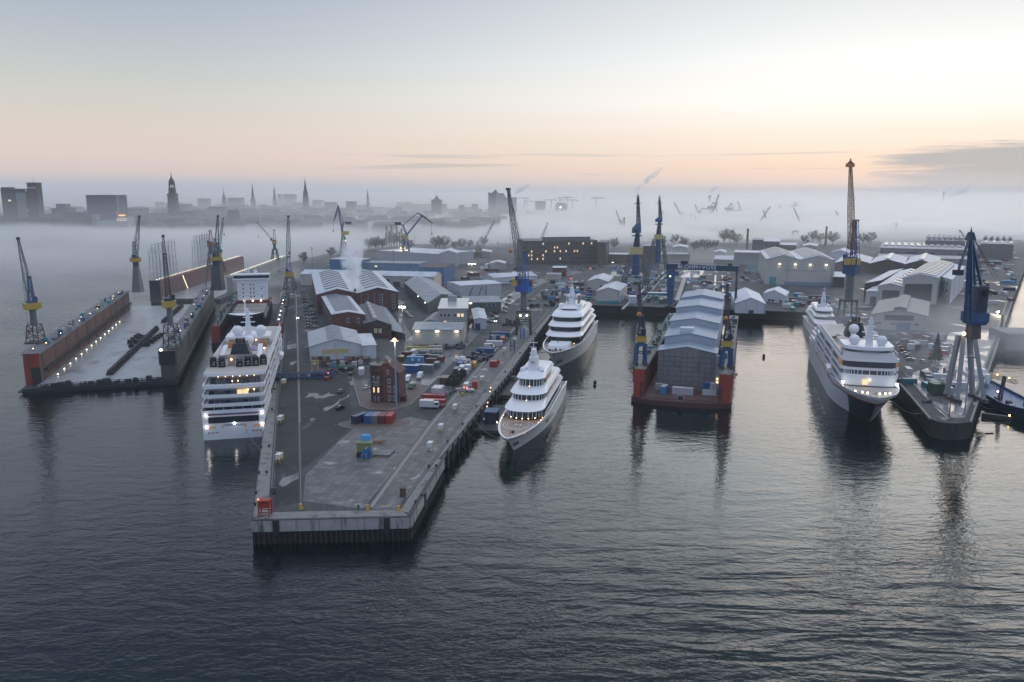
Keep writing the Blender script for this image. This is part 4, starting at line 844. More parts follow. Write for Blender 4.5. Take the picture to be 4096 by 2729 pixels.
crane("grey legged crane whose jib leans left over the fog, beyond the cargo ship's dock", 1101, 1040, 17, 'portal', 995, 975, 963, 7.6, 922, (1030, 892), -5, wp=6.5, wt=3.4, rc=1.5, jw=2.0, hook=14, m_ped=M_CGREY, m_col=M_CBLUE)
crane("straight pale lattice jib crane with a bright yellow house on the slip quay", 1160, 1158, DK, 'portal', 1108, 1107, 1086, 7.0, 1030, (1153, 866), -20, wp=8.4, wt=5.2, rc=2.2, jw=3.2, jt=0.26, afw=4.2, m_ped=M_CGREY, m_af=M_CBLUE2, m_jib=M_CLIGHT, foot_dz=12, ball=(1157, 1014), n=18)
crane("bright blue quay crane with grey column and very long lattice jib by the big yacht", 2094, 1334, DK, 'portal', 1240, 1168, 1120, 8.6, 1012, (2033, 757), -18, wp=8.6, wt=6.8, rc=1.7, jw=3.0, jt=0.30, m_ped=M_CDARK, m_col=M_CGREY, m_mach=M_CBLUE2, m_af=M_CBLUE2, m_jib=M_CLIGHT, afw=4.6, hook=None, n=22, foot_dz=-1)
r = bpy.data.objects[-1] if False else None
def add_part(root_label, fn):
 for o in COL.objects:
  if o.get('label') == root_label: fn(o); return
def q10(o):
 b = MB(); b.cbox(-5.3, 0, ZV(1143, o.location.y) - DK, 3.2, 4, 4.2); b.build('counterweight', M_YEL, o)
 b = MB(); b.cbox(5.1, 0, ZV(1143, o.location.y) - DK, 1.2, 4, 4.2); b.build('end_plate', M_ORANGE, o)
 p = P(2043, 1004, o.location.y - 18) - o.location; b = MB(); b.ball(p, 1.1, 10, 8); b.build('hook_ball', M_ORANGE, o)
 b = MB(); b.beam(p, P(2033, 757, o.location.y - 18) - o.location, 0.12); b.build('rope', M_ROPE, o)
 for s in (-1, 1): lamp_part(o, (s * 1.9, -4.4, ZV(1258, o.location.y) - DK), 0.5, mat("yellow_floodlight", (1, 1, .6), .4, emit=(1, .95, .5), es=12), 'floodlight')
add_part("bright blue quay crane with grey column and very long lattice jib by the big yacht", q10)
crane("small yellow housed crane with a thin raised jib, far yard right of the poplars", 1912, 1030, DK, 'portal', 1014, 1009, 1001, 8.0, 970, (1976, 889), 10, wp=8, wt=5, rc=2, jw=2.0, m_jib=M_GREYW, afw=4.5)
crane("thin raised jib poking over the roof of the massive brown office", 2158, 1000, DK, 'portal', 985, 980, 973, 6, 960, (2190, 892), 10, wp=7, wt=5, rc=2, jw=2.2, m_jib=M_GREYW, hook=14)
# the two slim tower-like cranes: jib raised, pointing away
def slim_crane(label, u, vb, k, v_leg, v_y0, v_y1, v_cab0, v_cab1, v_top, yw, du=8):
 g = G(u, vb, DK); Y = g.y; r = thing('tower_slewing_crane', label, 'crane', g); zz = lambda v: ZV(v, Y) - DK
 s = Y / F * 1.01
 for sx in (-1, 1):
  for sy in (-1, 1):
   b = MB(); b.truss((sx * 12 * k, sy * 9 * k, 0), (sx * 5 * k, sy * 4.5 * k, zz(v_y0)), 2.0 * k, 1.5 * k, 7, 0.5 * k, (0, 1, 0)); b.build('leg', M_CGREY, r)
 b = MB(); z = zz(v_y0);
 for f in (0.35, 0.72):
  w = 12 + (5 - 12) * f; d = 9 + (4.5 - 9) * f
  for q in (-1, 1): b.beam((-w * k, q * d * k, z * f), (w * k, q * d * k, z * f), 0.7 * k); b.beam((q * w * k, -d * k, z * f), (q * w * k, d * k, z * f), 0.7 * k)
 b.build('cross_brace', M_CGREY, r)
 b = MB(); b.tube((0, 0, zz(v_leg)), (0, 0, zz(v_y0)), 3.6 * k, 3.0 * k, 10); b.build('stair_tower', M_CBLUE, r)
 b = MB(); b.box(-yw * s / 2, yw * s / 2, -yw * s * 0.3, yw * s * 0.3, zz(v_y0), zz(v_y1)); b.build('machinery_house', M_YELP, r)
 b = MB(); b.tube((0, 0, zz(v_y1)), (0.6 * k, 0, zz(v_cab0)), 3.1 * k, 1.9 * k, 8); b.box(-4.2 * k, 4.2 * k, -2 * k, 2 * k, zz(v_cab0) - 3 * k, zz(v_cab0) - 2 * k); b.build('mast', M_CNAVY, r)
 b = MB(); b.box(-4.3 * k, 3.2 * k, -3.0 * k, 2.2 * k, zz(v_cab0), zz((v_cab0 + v_cab1) / 2)); b.hexa([(-4.3 * k, -3 * k, zz((v_cab0 + v_cab1) / 2)), (3.2 * k, -3 * k, zz((v_cab0 + v_cab1) / 2)), (3.2 * k, 2.2 * k, zz((v_cab0 + v_cab1) / 2)), (-4.3 * k, 2.2 * k, zz((v_cab0 + v_cab1) / 2))], [(-0.8 * k, -1.5 * k, zz(v_cab1)), (2.6 * k, -1.5 * k, zz(v_cab1)), (2.6 * k, 1.5 * k, zz(v_cab1)), (-0.8 * k, 1.5 * k, zz(v_cab1))]); cb = b.build('cab', M_CBLUE, r)
 b = MB(); b.box(-3.4 * k, 0, -3.1 * k, -3.0 * k, zz(v_cab0) + 0.8, zz(v_cab0) + 2.6); b.build('pane', M_GLASS, cb)
 x1 = du * s; top = zz(v_top)
 b = MB(); b.truss((1.4 * k, 0, zz(v_cab0) + 2), (x1 + 1.2 * k, 22 * k, top - 4), 3.4 * k, 1.5 * k, 16, 0.62 * k, (0, 1, 0), 0.45 * k); b.build('jib', M_CNAVY, r)
 b = MB(); xt = x1 + 1.2 * k
 b.box(xt - 3.0 * k, xt + 3.0 * k, 21 * k, 23 * k, top - 9 * k, top - 8.2 * k); b.box(xt - 1.5 * k, xt + 1.5 * k, 21 * k, 23 * k, top - 3 * k, top - 2.4 * k); b.tube((xt, 22 * k, top - 10 * k), (xt, 22 * k, top), 1.1 * k, 0.4 * k, 8); b.build('jib_head', M_CDARK, r)
 return r
slim_crane("taller of two slim cranes: tall dark jib over a yellow house on splayed lattice legs", 2541, 1164, 0.95, 1100, 1017, 988, 932, 895, 776, 49, 10)
slim_crane("shorter and hazier of two slim cranes with a tall dark jib and yellow house", 2629, 1104, 0.86, 1050, 957, 938, 888, 868, 783, 32, 8)
crane("blue tower crane with yellow ring, closest to the sheeted shelter's red left end", 2561, 1458, 14.5, 'portal', 1371, 1367, 1341, 4.4, 1268, (2557, 1140), 8, wp=4.2, wt=3.4, rc=0.9, jw=1.5, jt=0.2, afw=3.0, m_ped=M_CBLUE, m_col=M_CNAVY, m_mach=M_YEL, m_af=M_CNAVY, m_jib=M_CNAVY, ball=(2556, 1258), foot_dz=4, n=20)
crane("blue tower crane with yellow ring on the red dock's right wall", 2903, 1472, 14.5, 'portal', 1390, 1386, 1360, 4.6, 1282, (2910, 1142), 8, wp=4.2, wt=3.4, rc=0.9, jw=1.5, jt=0.2, afw=3.0, m_ped=M_CBLUE, m_col=M_CNAVY, m_mach=M_YEL, m_af=M_CNAVY, m_jib=M_CNAVY, ball=(2903, 1274), foot_dz=4, n=20)
crane("tallest crane of all", 3386, 1312, DK, 'portal', 1197, 1096, 1034, 8.4, 884, (3402, 652), -6, wp=9.6, wt=7.0, rc=2.2, jw=2.9, jt=0.30, afw=6.0, m_ped=M_CDARK, m_col=M_CGREY, m_mach=M_CBLUE, m_af=M_CBLUE2, m_jib=mat("orange_jib_steel", (0.24, 0.115, 0.05), 0.5, var=0.2), foot_dz=6, n=30, stays=False)['label'] = "tallest crane of all, orange tipped jib above a blue tower with yellow weights"
def q16(o):
 Y = o.location.y; z0, z1 = ZV(1057, Y) - DK, ZV(1032, Y) - DK
 for u0, u1 in ((3369, 3390), (3393, 3412), (3416, 3430)):
  x0 = XU(u0, 1045, Y) - o.location.x; x1 = XU(u1, 1045, Y) - o.location.x; b = MB(); b.box(x0, x1, -4.6, -3.1, z0, z1); b.build('counterweight', M_YEL, o)
 b = MB(); p = P(3402, 645, Y - 6) - o.location; b.box(p.x - 2.2, p.x + 2.2, p.y - 1.2, p.y + 1.2, p.z - 3.4, p.z - 1.2); b.tube((p.x, p.y, p.z - 1.2), (p.x, p.y, p.z + 1.6), 1.0, 0.3, 8); b.build('jib_head', M_ORANGE, o)
 b = MB(); a = P(3419, 884, Y + 2) - o.location; c = P(3414, 1030, Y + 2) - o.location; b.truss(c, a, 3.0, 1.6, 8, 0.4, (0, 1, 0)); b.build('back_mast', M_CNAVY, o)
 for s in (-1.6, 1.6): b = MB(); b.beam(a, p + Vector((s * 0.3, 0, 0)), 0.12); b.build('stay', M_ROPE, o)
add_part("tallest crane of all, orange tipped jib above a blue tower with yellow weights", q16)
# double-jib level luffing cranes
def knee_crane(label, u, vb, towerv, mach, knee, jfoot, beak, back, cw, m=M_CBLUE, wp=9, hookv=None):
 g = G(u, vb, DK); Y = g.y; r = thing('luffing_crane', label, 'crane', g); pt = lambda q: P(q[0], q[1], Y) - g
 zt = ZV(towerv, Y) - DK
 b = MB(); b.truss((0, 0, 0), (0, 0, zt), wp, wp * 0.42, 8, 0.8, (0, 1, 0), 0.55); b.build('lattice_tower', M_CBLUE, r)
 b = MB(); b.box(-wp * .8, wp * .8, -wp * .6, wp * .6, 0, 1.5); b.build('travel_base', M_CDARK, r)
 if mach:
  x0 = pt((mach[0], mach[2])).x; x1 = pt((mach[1], mach[2])).x; b = MB(); b.box(x0, x1, -3.5, 3.5, ZV(mach[3], Y) - DK, ZV(mach[2], Y) - DK); b.build('machinery_house', M_YEL, r)
 b = MB(); a = pt(jfoot); k = pt(back)
 b.beam((a.x, -1.6, a.z), (k.x, -0.8, k.z), 1.5); b.beam((a.x, 1.6, a.z), (k.x, 0.8, k.z), 1.5); b.beam((0, 0, zt), a, 3.0); b.build('mast', m, r)
 b = MB(); c = pt(cw); b.beam(k, c, 1.4); b.cbox(c.x, c.y, c.z - 2, 7, 4, 3.6); b.build('counterweight_arm', M_CNAVY, r)
 b = MB(); e = pt(knee); b.beam((a.x, -1.5, a.z), (e.x, -0.9, e.z), 1.6); b.beam((a.x, 1.5, a.z), (e.x, 0.9, e.z), 1.6)
 for f in lin(0.1, 0.9, 7): q = a + (e - a) * f; b.beam((q.x, -1.4, q.z), (q.x, 1.4, q.z), 0.6)
 b.build('jib', m, r)
 b = MB(); t = pt(beak[0]); h = pt(beak[1]); b.beam(t, e, 1.3); b.beam(e, h, 1.2); b.beam(t, h, 0.8); b.build('beak', M_CNAVY, r)
 b = MB(); b.beam(t, k, 0.8); b.build('tie_rod', m, r)
 if hookv: b = MB(); q = pt((beak[1][0] - 3, hookv)); b.beam((q.x, q.y, h.z), q, 0.25); b.cbox(q.x, q.y, q.z - 3, 1, 1, 3); b.build('hook_rope', M_ROPE, r)
 return r
knee_crane("dark blue crane with a folded beak jib on a lattice tower behind the steam plume", 1376, 1022, 945, (1366, 1395, 925, 940), (1352, 822), (1368, 920), ((1356, 832), (1336, 884)), (1373, 890), (1394, 892), hookv=920)
knee_crane("dark blue V shaped crane with its jib spread wide above the bare poplars", 1626, 1055, 955, (1612, 1632, 942, 955), (1690, 862), (1627, 940), ((1670, 853), (1730, 894)), (1612, 902), (1592, 894), wp=10, hookv=930)
# the big navy crane on the right hand pier
def pier_crane():
 g = G(3868, 1600, DK); Y = g.y; r = thing('pier_crane', "big navy pier crane with house, ladder-like jib and splayed legs in the mist", 'crane', g); pt = lambda u, v, dy=0: P(u, v, Y + dy) - g
 zz = lambda v: ZV(v, Y) - DK; s = Y / F
 zh = zz(1345)
 for sx, u0 in ((-1, 3806), (1, 3912)):
  for sy in (-1, 1):
   a = pt(u0, 1600); t = pt(3868 + sx * 22, 1330); b = MB(); b.beam((a.x, sy * 4.2, 0.9), (t.x, sy * 1.8, zh), 1.6); b.build('leg', M_GREYW, r)  # legs paler than the crane: fading in mist put into their colour
  b = MB(); b.box(a.x - 0.9, a.x + 0.9, -6, 6, 0, 1.5); b.build('bogie', M_CDARK, r)
 b = MB(); c = pt(3894, 1310); b.tube((c.x, 0, zz(1352)), (c.x, 0, zz(1297)), 3.0, 2.6, 14); b.build('slew_ring', M_CDARK, r)
 a = pt(3858, 1297); d = pt(3940, 1250); b = MB()
 b.hexa([(a.x + 1.2, -3, zz(1297)), (d.x - 1, -3, zz(1297)), (d.x - 1, 3, zz(1297)), (a.x + 1.2, 3, zz(1297))], [(a.x, -3.4, zz(1283)), (d.x, -3.4, zz(1283)), (d.x, 3.4, zz(1283)), (a.x, 3.4, zz(1283))])
 b.box(a.x, d.x, -3.4, 3.4, zz(1283), zz(1248)); b.build('turntable_house', M_CBLUE, r)
 e = pt(3890, 1200); f = pt(3939, 1145); b = MB(); w0, w1 = pt(3906, 1158).x, pt(3927, 1184).x; zl, zu = zz(1184), zz(1158)
 b.box(e.x, w0, -3.2, 3.2, zz(1248), zz(1145)); b.box(w1, f.x, -3.2, 3.2, zz(1248), zz(1145)); b.box(w0, w1, -3.2, 3.2, zz(1248), zl); b.box(w0, w1, -3.2, 3.2, zu, zz(1145))
 b.hexa([(e.x, -3.2, zz(1145)), (f.x, -3.2, zz(1145)), (f.x, 3.2, zz(1145)), (e.x, 3.2, zz(1145))], [(e.x + 2.6, -2, zz(1137)), (f.x - 0.4, -2, zz(1137)), (f.x - 0.4, 2, zz(1137)), (e.x + 2.6, 2, zz(1137))])
 b.build('machinery_tower', M_CNAVY, r)
 b = MB(); top = pt(3884, 934, -14)
 q = [pt(3860, 1288, -4), pt(3884, 1288, -4), pt(3907, 1150, -2)]
 for qq, t in ((q[0], 1.3), (q[1], 1.1)): b.beam(qq, top, t)
 for k in lin(0.0, 0.88, 10): b.beam(q[0] + (top - q[0]) * k, q[1] + (top - q[1]) * k, 0.8)
 b.build('jib', M_CBLUE, r)
 b = MB(); b.beam(pt(3924, 1140), top, 0.9); b.beam(pt(3900, 1140), top, 0.8); b.build('back_strut', M_CBLUE, r)
 b = MB(); k1 = pt(3832, 1088, -22); b.beam(top, k1, 0.7); b.beam(top + Vector((-2, 2, -10)), k1, 0.6); b.cbox(k1.x, k1.y, k1.z - 1.2, 3.2, 2, 2); b.build('hanging_beak', M_CNAVY, r)
 b = MB(); b.cbox(top.x, top.y, top.z - 2.5, 3.4, 2.4, 3.0, 0, 0.5); b.tube(top, top + Vector((0, 0, 2.5)), 0.5, 0.1, 6); b.build('jib_head', M_CNAVY, r)
 b = MB(); b.beam(top, pt(3990, 1110, 20), 0.14); b.beam(top, pt(3975, 1110, 20), 0.14); b.build('stay', M_ROPE, r)
 lamp_part(r, pt(3856, 1335, -4), 0.7, M_LAMPO, 'floodlight')
pier_crane()
crane("small crane with a yellow jib tip peeping out left of the navy pier crane's head", 3905, 1070, DK, 'portal', 1045, 1035, 1020, 6, 985, (3839, 922), 5, wp=6, wt=4, rc=1.4, jw=2.0, m_jib=mat("yellow_jib", (0.40, 0.24, 0.06), 0.5), afw=3, m_mach=M_CNAVY, hook=10)
# distant harbour cranes poking out of the fog
def far_jib(label, foot, tip, tower, Y, t=1.5):
 r = thing('harbour_crane', label, 'crane', (P(foot[0], foot[1], Y).x, Y, 5)); o = r.location; m = mat("far_crane_steel", (0.10, 0.12, 0.14), 0.6)
 a = P(*foot, Y) - o; e = P(*tip, Y) - o
 b = MB(); b.truss(a, e, t * 2.6, t * 1.3, 12, t * 0.55, (0, 1, 0), t * 0.4); b.build('jib', m, r)
 x = P(tower[0], tower[1], Y).x - o.x; zt = ZV(tower[1], Y) - 5
 b = MB(); b.truss((x, 0, 0), (x, 0, zt), t * 6, t * 2.4, 7, t * 0.7, (0, 1, 0)); b.build('tower', m, r)
 b = MB(); b.box(x - t * 3, x + t * 3, -t * 2, t * 2, a.z - t * 2, a.z + t * 2); b.build('machinery_house', m, r)
 b = MB(); b.beam((x, 0, zt), e, t * 0.25); b.build('stay', M_ROPE, r)
for q in [((2727, 867), (2696, 810), (2730, 850), 2300, "jib raised to the left, first of the row right of the slim cranes"), ((2796, 857), (2780, 818), (2801, 840), 2600, "short jib raised to the left beside the big container bridge"), ((2840, 870), (2872, 808), (2836, 853), 2500, "jib raised to the right below the big container bridge's boom"),
  ((3031, 900), (3081, 826), (3014, 880), 1900, "long jib raised to the right beside a dark green triangular mast"), ((3069, 893), (3054, 842), (3078, 888), 1950, "jib raised to the left crossing behind the long right leaning one"), ((3207, 903), (3175, 833), (3223, 886), 1900, "long jib raised to the left with a stout dark mast, left of the thin chimney"),
  ((3112, 842), (3121, 820), (3110, 838), 3200, "tiny very hazy jib above the crossing pair"), ((3361, 877), (3341, 842), (3368, 870), 2300, "faint jib just left of the tallest crane"), ((2483, 897), (2464, 842), (2486, 880), 1800, "dark jib raised to the left, alone left of the taller slim crane"), ((2656, 862), (2641, 833), (2658, 856), 2400, "jib seen against the shorter slim crane's mast"), ((2966, 848), (2951, 804), (2968, 840), 3000, "very faint jib right of the second container bridge"), ((2993, 890), (2990, 862), (2996, 886), 2200, "faint upright jib left of the green triangular mast")]:
 far_jib("foggy " + q[4], q[0], q[1], q[2], q[3], q[3] / 1700)
def bridge_crane(label, x0, x1, vb, peak, boom, Y):
 r = thing('container_bridge', label, 'crane', (P((x0 + x1) / 2, vb, Y).x, Y, 5)); o = r.location; m = mat("far_crane_steel", (0.10, 0.12, 0.14)); pt = lambda q: P(q[0], q[1], Y) - o; k = Y / 2300
 b = MB(); b.beam(pt((x0, vb)), pt((x1, vb)), 3.2 * k); b.build('girder', m, r)
 pk = pt(peak); b = MB(); b.beam(pt((peak[0] - 14, vb)), pk, 2 * k); b.beam(pt((peak[0] + 14, vb)), pk, 2 * k); b.build('apex_frame', m, r)
 for s in (-12, 12):
  a = pt((peak[0] + s, vb)); b = MB(); b.beam((a.x, 0, 0), a, 2.2 * k); b.build('leg', m, r)
 b = MB(); b.beam(pk, pt((x0, vb)), 0.7 * k); b.beam(pk, pt((x1, vb)), 0.7 * k); b.build('stay', m, r)
 if boom: b = MB(); b.truss(pt(boom[0]), pt(boom[1]), 3.5 * k, 2.5 * k, 10, 0.9 * k, (0, 1, 0)); b.build('boom', m, r)
 b = MB(); c = pt((peak[0] - 10, vb - 3)); b.cbox(c.x, 0, c.z, 20 * k, 8 * k, 6 * k); b.build('machinery_house', m, r)
bridge_crane("container bridge in fog with its big boom raised steeply to the right", 2804, 2862, 836, (2854, 808), ((2842, 868), (2876, 778)), 2500)
bridge_crane("second container bridge in fog, boom level, right of the raised boom", 2903, 2966, 842, (2923, 812), None, 2700)
bridge_crane("faint container bridge with a long level boom, left of the tallest crane", 3127, 3231, 833, (3182, 808), None, 3300)
# tower cranes over the building site beside the concert hall
def tower_crane(label, u, vt, vb, ua0, ua1, va, Y):
 r = thing('tower_crane', label, 'crane', (P(u, vb, Y).x, Y, 8)); o = r.location; m = mat("far_crane_steel", (0.10, 0.12, 0.14)); k = Y / 3000
 b = MB(); b.beam((0, 0, 0), (0, 0, ZV(vt, Y) - 8), 2.4 * k); b.build('mast', m, r)
 b = MB(); b.beam(P(ua0, va, Y) - o, P(ua1, va, Y) - o, 1.9 * k); b.build('jib', m, r)
 b = MB(); c = P(ua0 if abs(ua0 - u) < abs(ua1 - u) else ua1, va + 1.2, Y) - o; b.cbox(c.x, 0, c.z - 2 * k, 6 * k, 3 * k, 4 * k); b.build('counterweight', m, r)
 b = MB(); z = ZV(vt - 1, Y) - 8; b.beam((0, 0, z), P(ua0, va, Y) - o, 0.5 * k); b.beam((0, 0, z), P(ua1, va, Y) - o, 0.5 * k); b.build('tie', m, r)
for q in [("tower crane with a long thin jib just right of the concert hall", 2097, 791, 840, 2063, 2114, 793), ("lower tower crane beside the long thin jib one, right of the concert hall", 2108, 803, 842, 2100, 2140, 805), ("tower crane between the two foggy office blocks", 2205, 798, 835, 2173, 2224, 800), ("tower crane with the highest jib over the lit rounded block", 2269, 787, 830, 2253, 2291, 790),
  ("small tower crane pointing left over the lit rounded block", 2239, 790, 815, 2225, 2243, 792), ("tower crane with the widest jib at the right of the lit rounded block", 2289, 798, 845, 2237, 2311, 801), ("lonely faint tower crane farther right in the fog", 2384, 790, 815, 2369, 2420, 793)]:
 tower_crane(*q, 2900)
# ---------------------------------------------------------------- the blue gantry over the basin head
def gantry():
 a = G(2682, 1226, DK); c = G(2940, 1239, DK); d = c - a; rz = atan2(d.y, d.x); Wg = d.length
 r = thing('gantry_crane', "big blue portal gantry lettered across its beam, spanning the head of the covered dock", 'gantry', a, rz)
 z1 = ZV(1055, a.y) - DK; z0 = ZV(1077, a.y) - DK
 b = MB(); b.box(-3.5, Wg + 1.0, -2.0, 2.0, z0, z1); b.build('main_girder', mat('girder_blue', (0.012, 0.045, 0.09), 0.5), r)
 b = MB(); b.hexa([(-2.2, -1.6, 0), (1.6, -1.6, 0), (1.6, 1.6, 0), (-2.2, 1.6, 0)], [(-3.5, -2.1, z0), (2.4, -2.1, z0), (2.4, 2.1, z0), (-3.5, 2.1, z0)]); b.build('leg', M_CBLUE, r)
 for s in (-1, 1): b = MB(); b.beam((Wg, s * 6.5, 0), (Wg, s * 1.2, z0), 0.95); b.build('leg', M_CNAVY, r)
 b = MB(); b.box(Wg - 0.7, Wg + 0.7, -8, 8, 0, 1.4); b.box(-3, 2.4, -7, 7, 0, 1.4); b.build('bogie', M_CDARK, r)
 b = MB(); b.cbox(9, 0, z1, 5, 3.5, 2.6); b.cbox(Wg - 5, 0, z1, 2.5, 3, 1.6); b.build('trolley', M_CNAVY, r)
 b = MB(); rail(b, [(-3, -2, z1), (Wg, -2, z1)], 1.1, 0.09, 3); b.build('railing', M_CNAVY, r)
 b = MB(); b.cbox(4.0, -1.0, z0 - 4.5, 2.6, 2.6, 3.2); b.build('cab', M_CBLUE, r); lamp_part(r, (-0.6, -2.4, z0 - 5), 0.45, M_LAMPO, 'lamp')
 tc = bpy.data.curves.new('lettering', 'FONT'); tc.body = "BLOHM+VOSS"; tc.size = 4.0; tc.extrude = 0.06; tc.align_x = 'CENTER'; tc.space_character = 1.12
 o = bpy.data.objects.new('lettering', tc); COL.objects.link(o); o.data.materials.append(mat("letter_white", (0.80, 0.82, 0.84), 0.5))
 dg = bpy.context.evaluated_depsgraph_get(); me = bpy.data.meshes.new_from_object(o.evaluated_get(dg)); bpy.data.objects.remove(o)
 o = bpy.data.objects.new('lettering', me); COL.objects.link(o); o.parent = r; o.location = (18.2, -2.12, z0 + 1.0); o.rotation_euler = (pi / 2, 0, 0)
gantry()
# ---------------------------------------------------------------- ships (local frame: y from stern to bow, x to starboard)
M_GLOSSW = mat("white_gloss_paint", (0.76, 0.765, 0.78), 0.3, var=0.03, vs=0.1)
M_SHIPW = mat("ship_white", (0.74, 0.745, 0.76), 0.42, var=0.08, vs=0.15)
M_TEAK = mat("teak_deck", (0.33, 0.255, 0.205), 0.6, var=0.12, vs=0.5)
M_DECKP = mat("pale_deck", (0.46, 0.42, 0.38), 0.6, var=0.1, vs=0.3)
M_HULLN = mat("navy_hull", (0.013, 0.020, 0.038), 0.35)
M_BOOT = mat("boot_stripe", (0.03, 0.032, 0.036), 0.4)
M_PEARL = mat("pearl_hull", (0.76, 0.76, 0.73), 0.35)
M_WARM = mat("warm_cabin_light", (1, .8, .5), 0.5, emit=(1.0, 0.52, 0.20), es=7.0)
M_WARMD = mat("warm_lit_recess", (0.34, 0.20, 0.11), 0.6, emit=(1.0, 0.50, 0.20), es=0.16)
M_CABIN = mat("cabin_wall", (0.30, 0.28, 0.27), 0.6, var=0.15, vs=0.3)
M_CABINW = mat("pale_cabin_wall", (0.44, 0.43, 0.43), 0.6)
M_FUNNEL = mat("dark_funnel", (0.020, 0.027, 0.036), 0.45)
M_LBOAT = mat("zodiac_black", (0.014, 0.016, 0.018), 0.5)
def outline(yf, yb, hw, rf, rb=0.0, n=24, pw=2.0):
 """plan of a deck house: straight sides, superelliptic front (and stern)"""
 pts = []
 def arc(y0, r, sgn):
  out = []
  for i in range(n + 1):
   a = pi * i / n; c, s = cos(a), sin(a)
   x = -hw * (abs(c) ** (2 / pw)) * (1 if c > 0 else -1); y = y0 + sgn * r * abs(s) ** (2 / pw)
   out.append((x, y))
  return out
 pts = arc(yf - rf, rf, 1)
 pts += [(-x, y) for x, y in arc(yb + rb, rb, -1)] if rb > 0 else [(hw, yb), (-hw, yb)]
 return pts
def slab(b, o0, z0, o1, z1): b.loft([[(x, y, z0) for x, y in o0], [(x, y, z1) for x, y in o1]]); return b
def hull(L, B, hgt, rake, wle, dke, stern=0.97, n=44, wlfull=0.55, dkfull=0.62, keel=-2.0, flare_mid=0.45, bootz=0.5):
 """hgt(s): deck height along s=0..1; wle, dke: exponents of waterline and deck fineness forward"""
 rings = []
 for i in range(n + 1):
  s = i / n; s = 1 - (1 - s) ** 1.35
  wl = B / 2 * (1 - (max(0, (s - wlfull)) / (1 - wlfull)) ** wle) * (0.96 if s > .1 else stern * .98)
  dk = B / 2 * (1 - (max(0, (s - dkfull)) / (1 - dkfull)) ** dke) ** (0.72) * (1.0 if s > .15 else stern + (1 - stern) * s / .15)
  wl = max(wl, 0.03); dk = max(dk, 0.05); h = hgt(s); yw = s * (L - rake); yd = s * L
  zs = [keel, 0.0, bootz, h * 0.35, h * 0.70, h]; ks = [0.0, 0.0, bootz / h, 0.35, 0.70, 1.0]
  right = []
  for z, k in zip(zs, ks):
   f = k ** (1 / max(0.2, 1 - flare_mid)) if k > 0 else 0
   f = k * 0.45 + 0.55 * k ** 2.4
   w = wl + (dk - wl) * f; right.append((w, yw + (yd - yw) * k, z))
  rings.append([(-x, y, z) for x, y, z in right[::-1]] + right)
 return rings
def add_hull(root, rings, m_hull, m_boot=None, m_deck=None, bulw=1.0, m_rim=None, rim=0.18):
 b = MB(); n = len(rings[0])
 vs = [p for r in rings for p in r]; fs = []; mi = []
 for j in range(len(rings) - 1):
  for i in range(n - 1):
   a = j * n + i; fs.append((a, a + 1, a + 1 + n, a + n)); mi.append(1 if i in (3, 4, 5, 6, 7) and i not in (3, 7) else 0)
 b.v = vs; b.f = fs; b.m = mi
 b.f.append(tuple(range(n))); b.m.append(0)
 h = b.build('hull', [m_hull, m_boot or m_hull], root, smooth=True)
 dk = MB(); up = []
 for r in rings:
  l, rr = Vector(r[0]), Vector(r[-1]); up.append([(l.x * 0.985, l.y, l.z - bulw), (rr.x * 0.985, rr.y, rr.z - bulw)])
 dk.loft(up, closed=False, cap=False); dk.build('deck', m_deck or M_TEAK, root)
 rm = MB()
 for a, c in zip(rings, rings[1:]):
  for k in (0, -1):
   if (Vector(a[k]) - Vector(c[k])).length > 0.02: rm.beam(a[k], c[k], rim * 2, rim)
 rm.build('gunwale', m_rim or M_GLOSSW, root); return h
def to_local(root, u, v, z):
 g = G(u, v, z); return Matrix.Rotation(-root.rotation_euler[2], 3, 'Z') @ (g - Vector(root.location))
def glow(root, p, r=0.28, m=None): return lamp_part(root, p, r, m or M_WARM, 'deck_lamp')
def front_glass(root, o0, z0, o1, z1, nm, mull=True, m=None, name='window_band', frame=None):
 g = slab(MB(), o0, z0, o1, z1).build(name, m or M_GLASS, root)
 if mull:
  b = MB(); n = len(o0)
  for i in range(0, n - 2, max(1, (n - 2) // nm)):
   a = Vector((o0[i][0], o0[i][1], z0)); c = Vector((o1[i][0], o1[i][1], z1)); cen = Vector((0, a.y - 3, 0)); d = (a - cen); d.z = 0; d.normalize(); b.beam(a + d * .03, c + d * .03, 0.22)
  b.build('mullion', frame or M_GLOSSW, g)
 return g
def radome(root, p, r, m=None, name='radome'):
 b = MB(); b.ball(p, r, 18, 12); b.tube((p[0], p[1], p[2] - r * 1.45), (p[0], p[1], p[2] - r * 0.6), r * 0.5, r * 0.55, 10); return b.build(name, m or M_SHIPW, root, smooth=True)
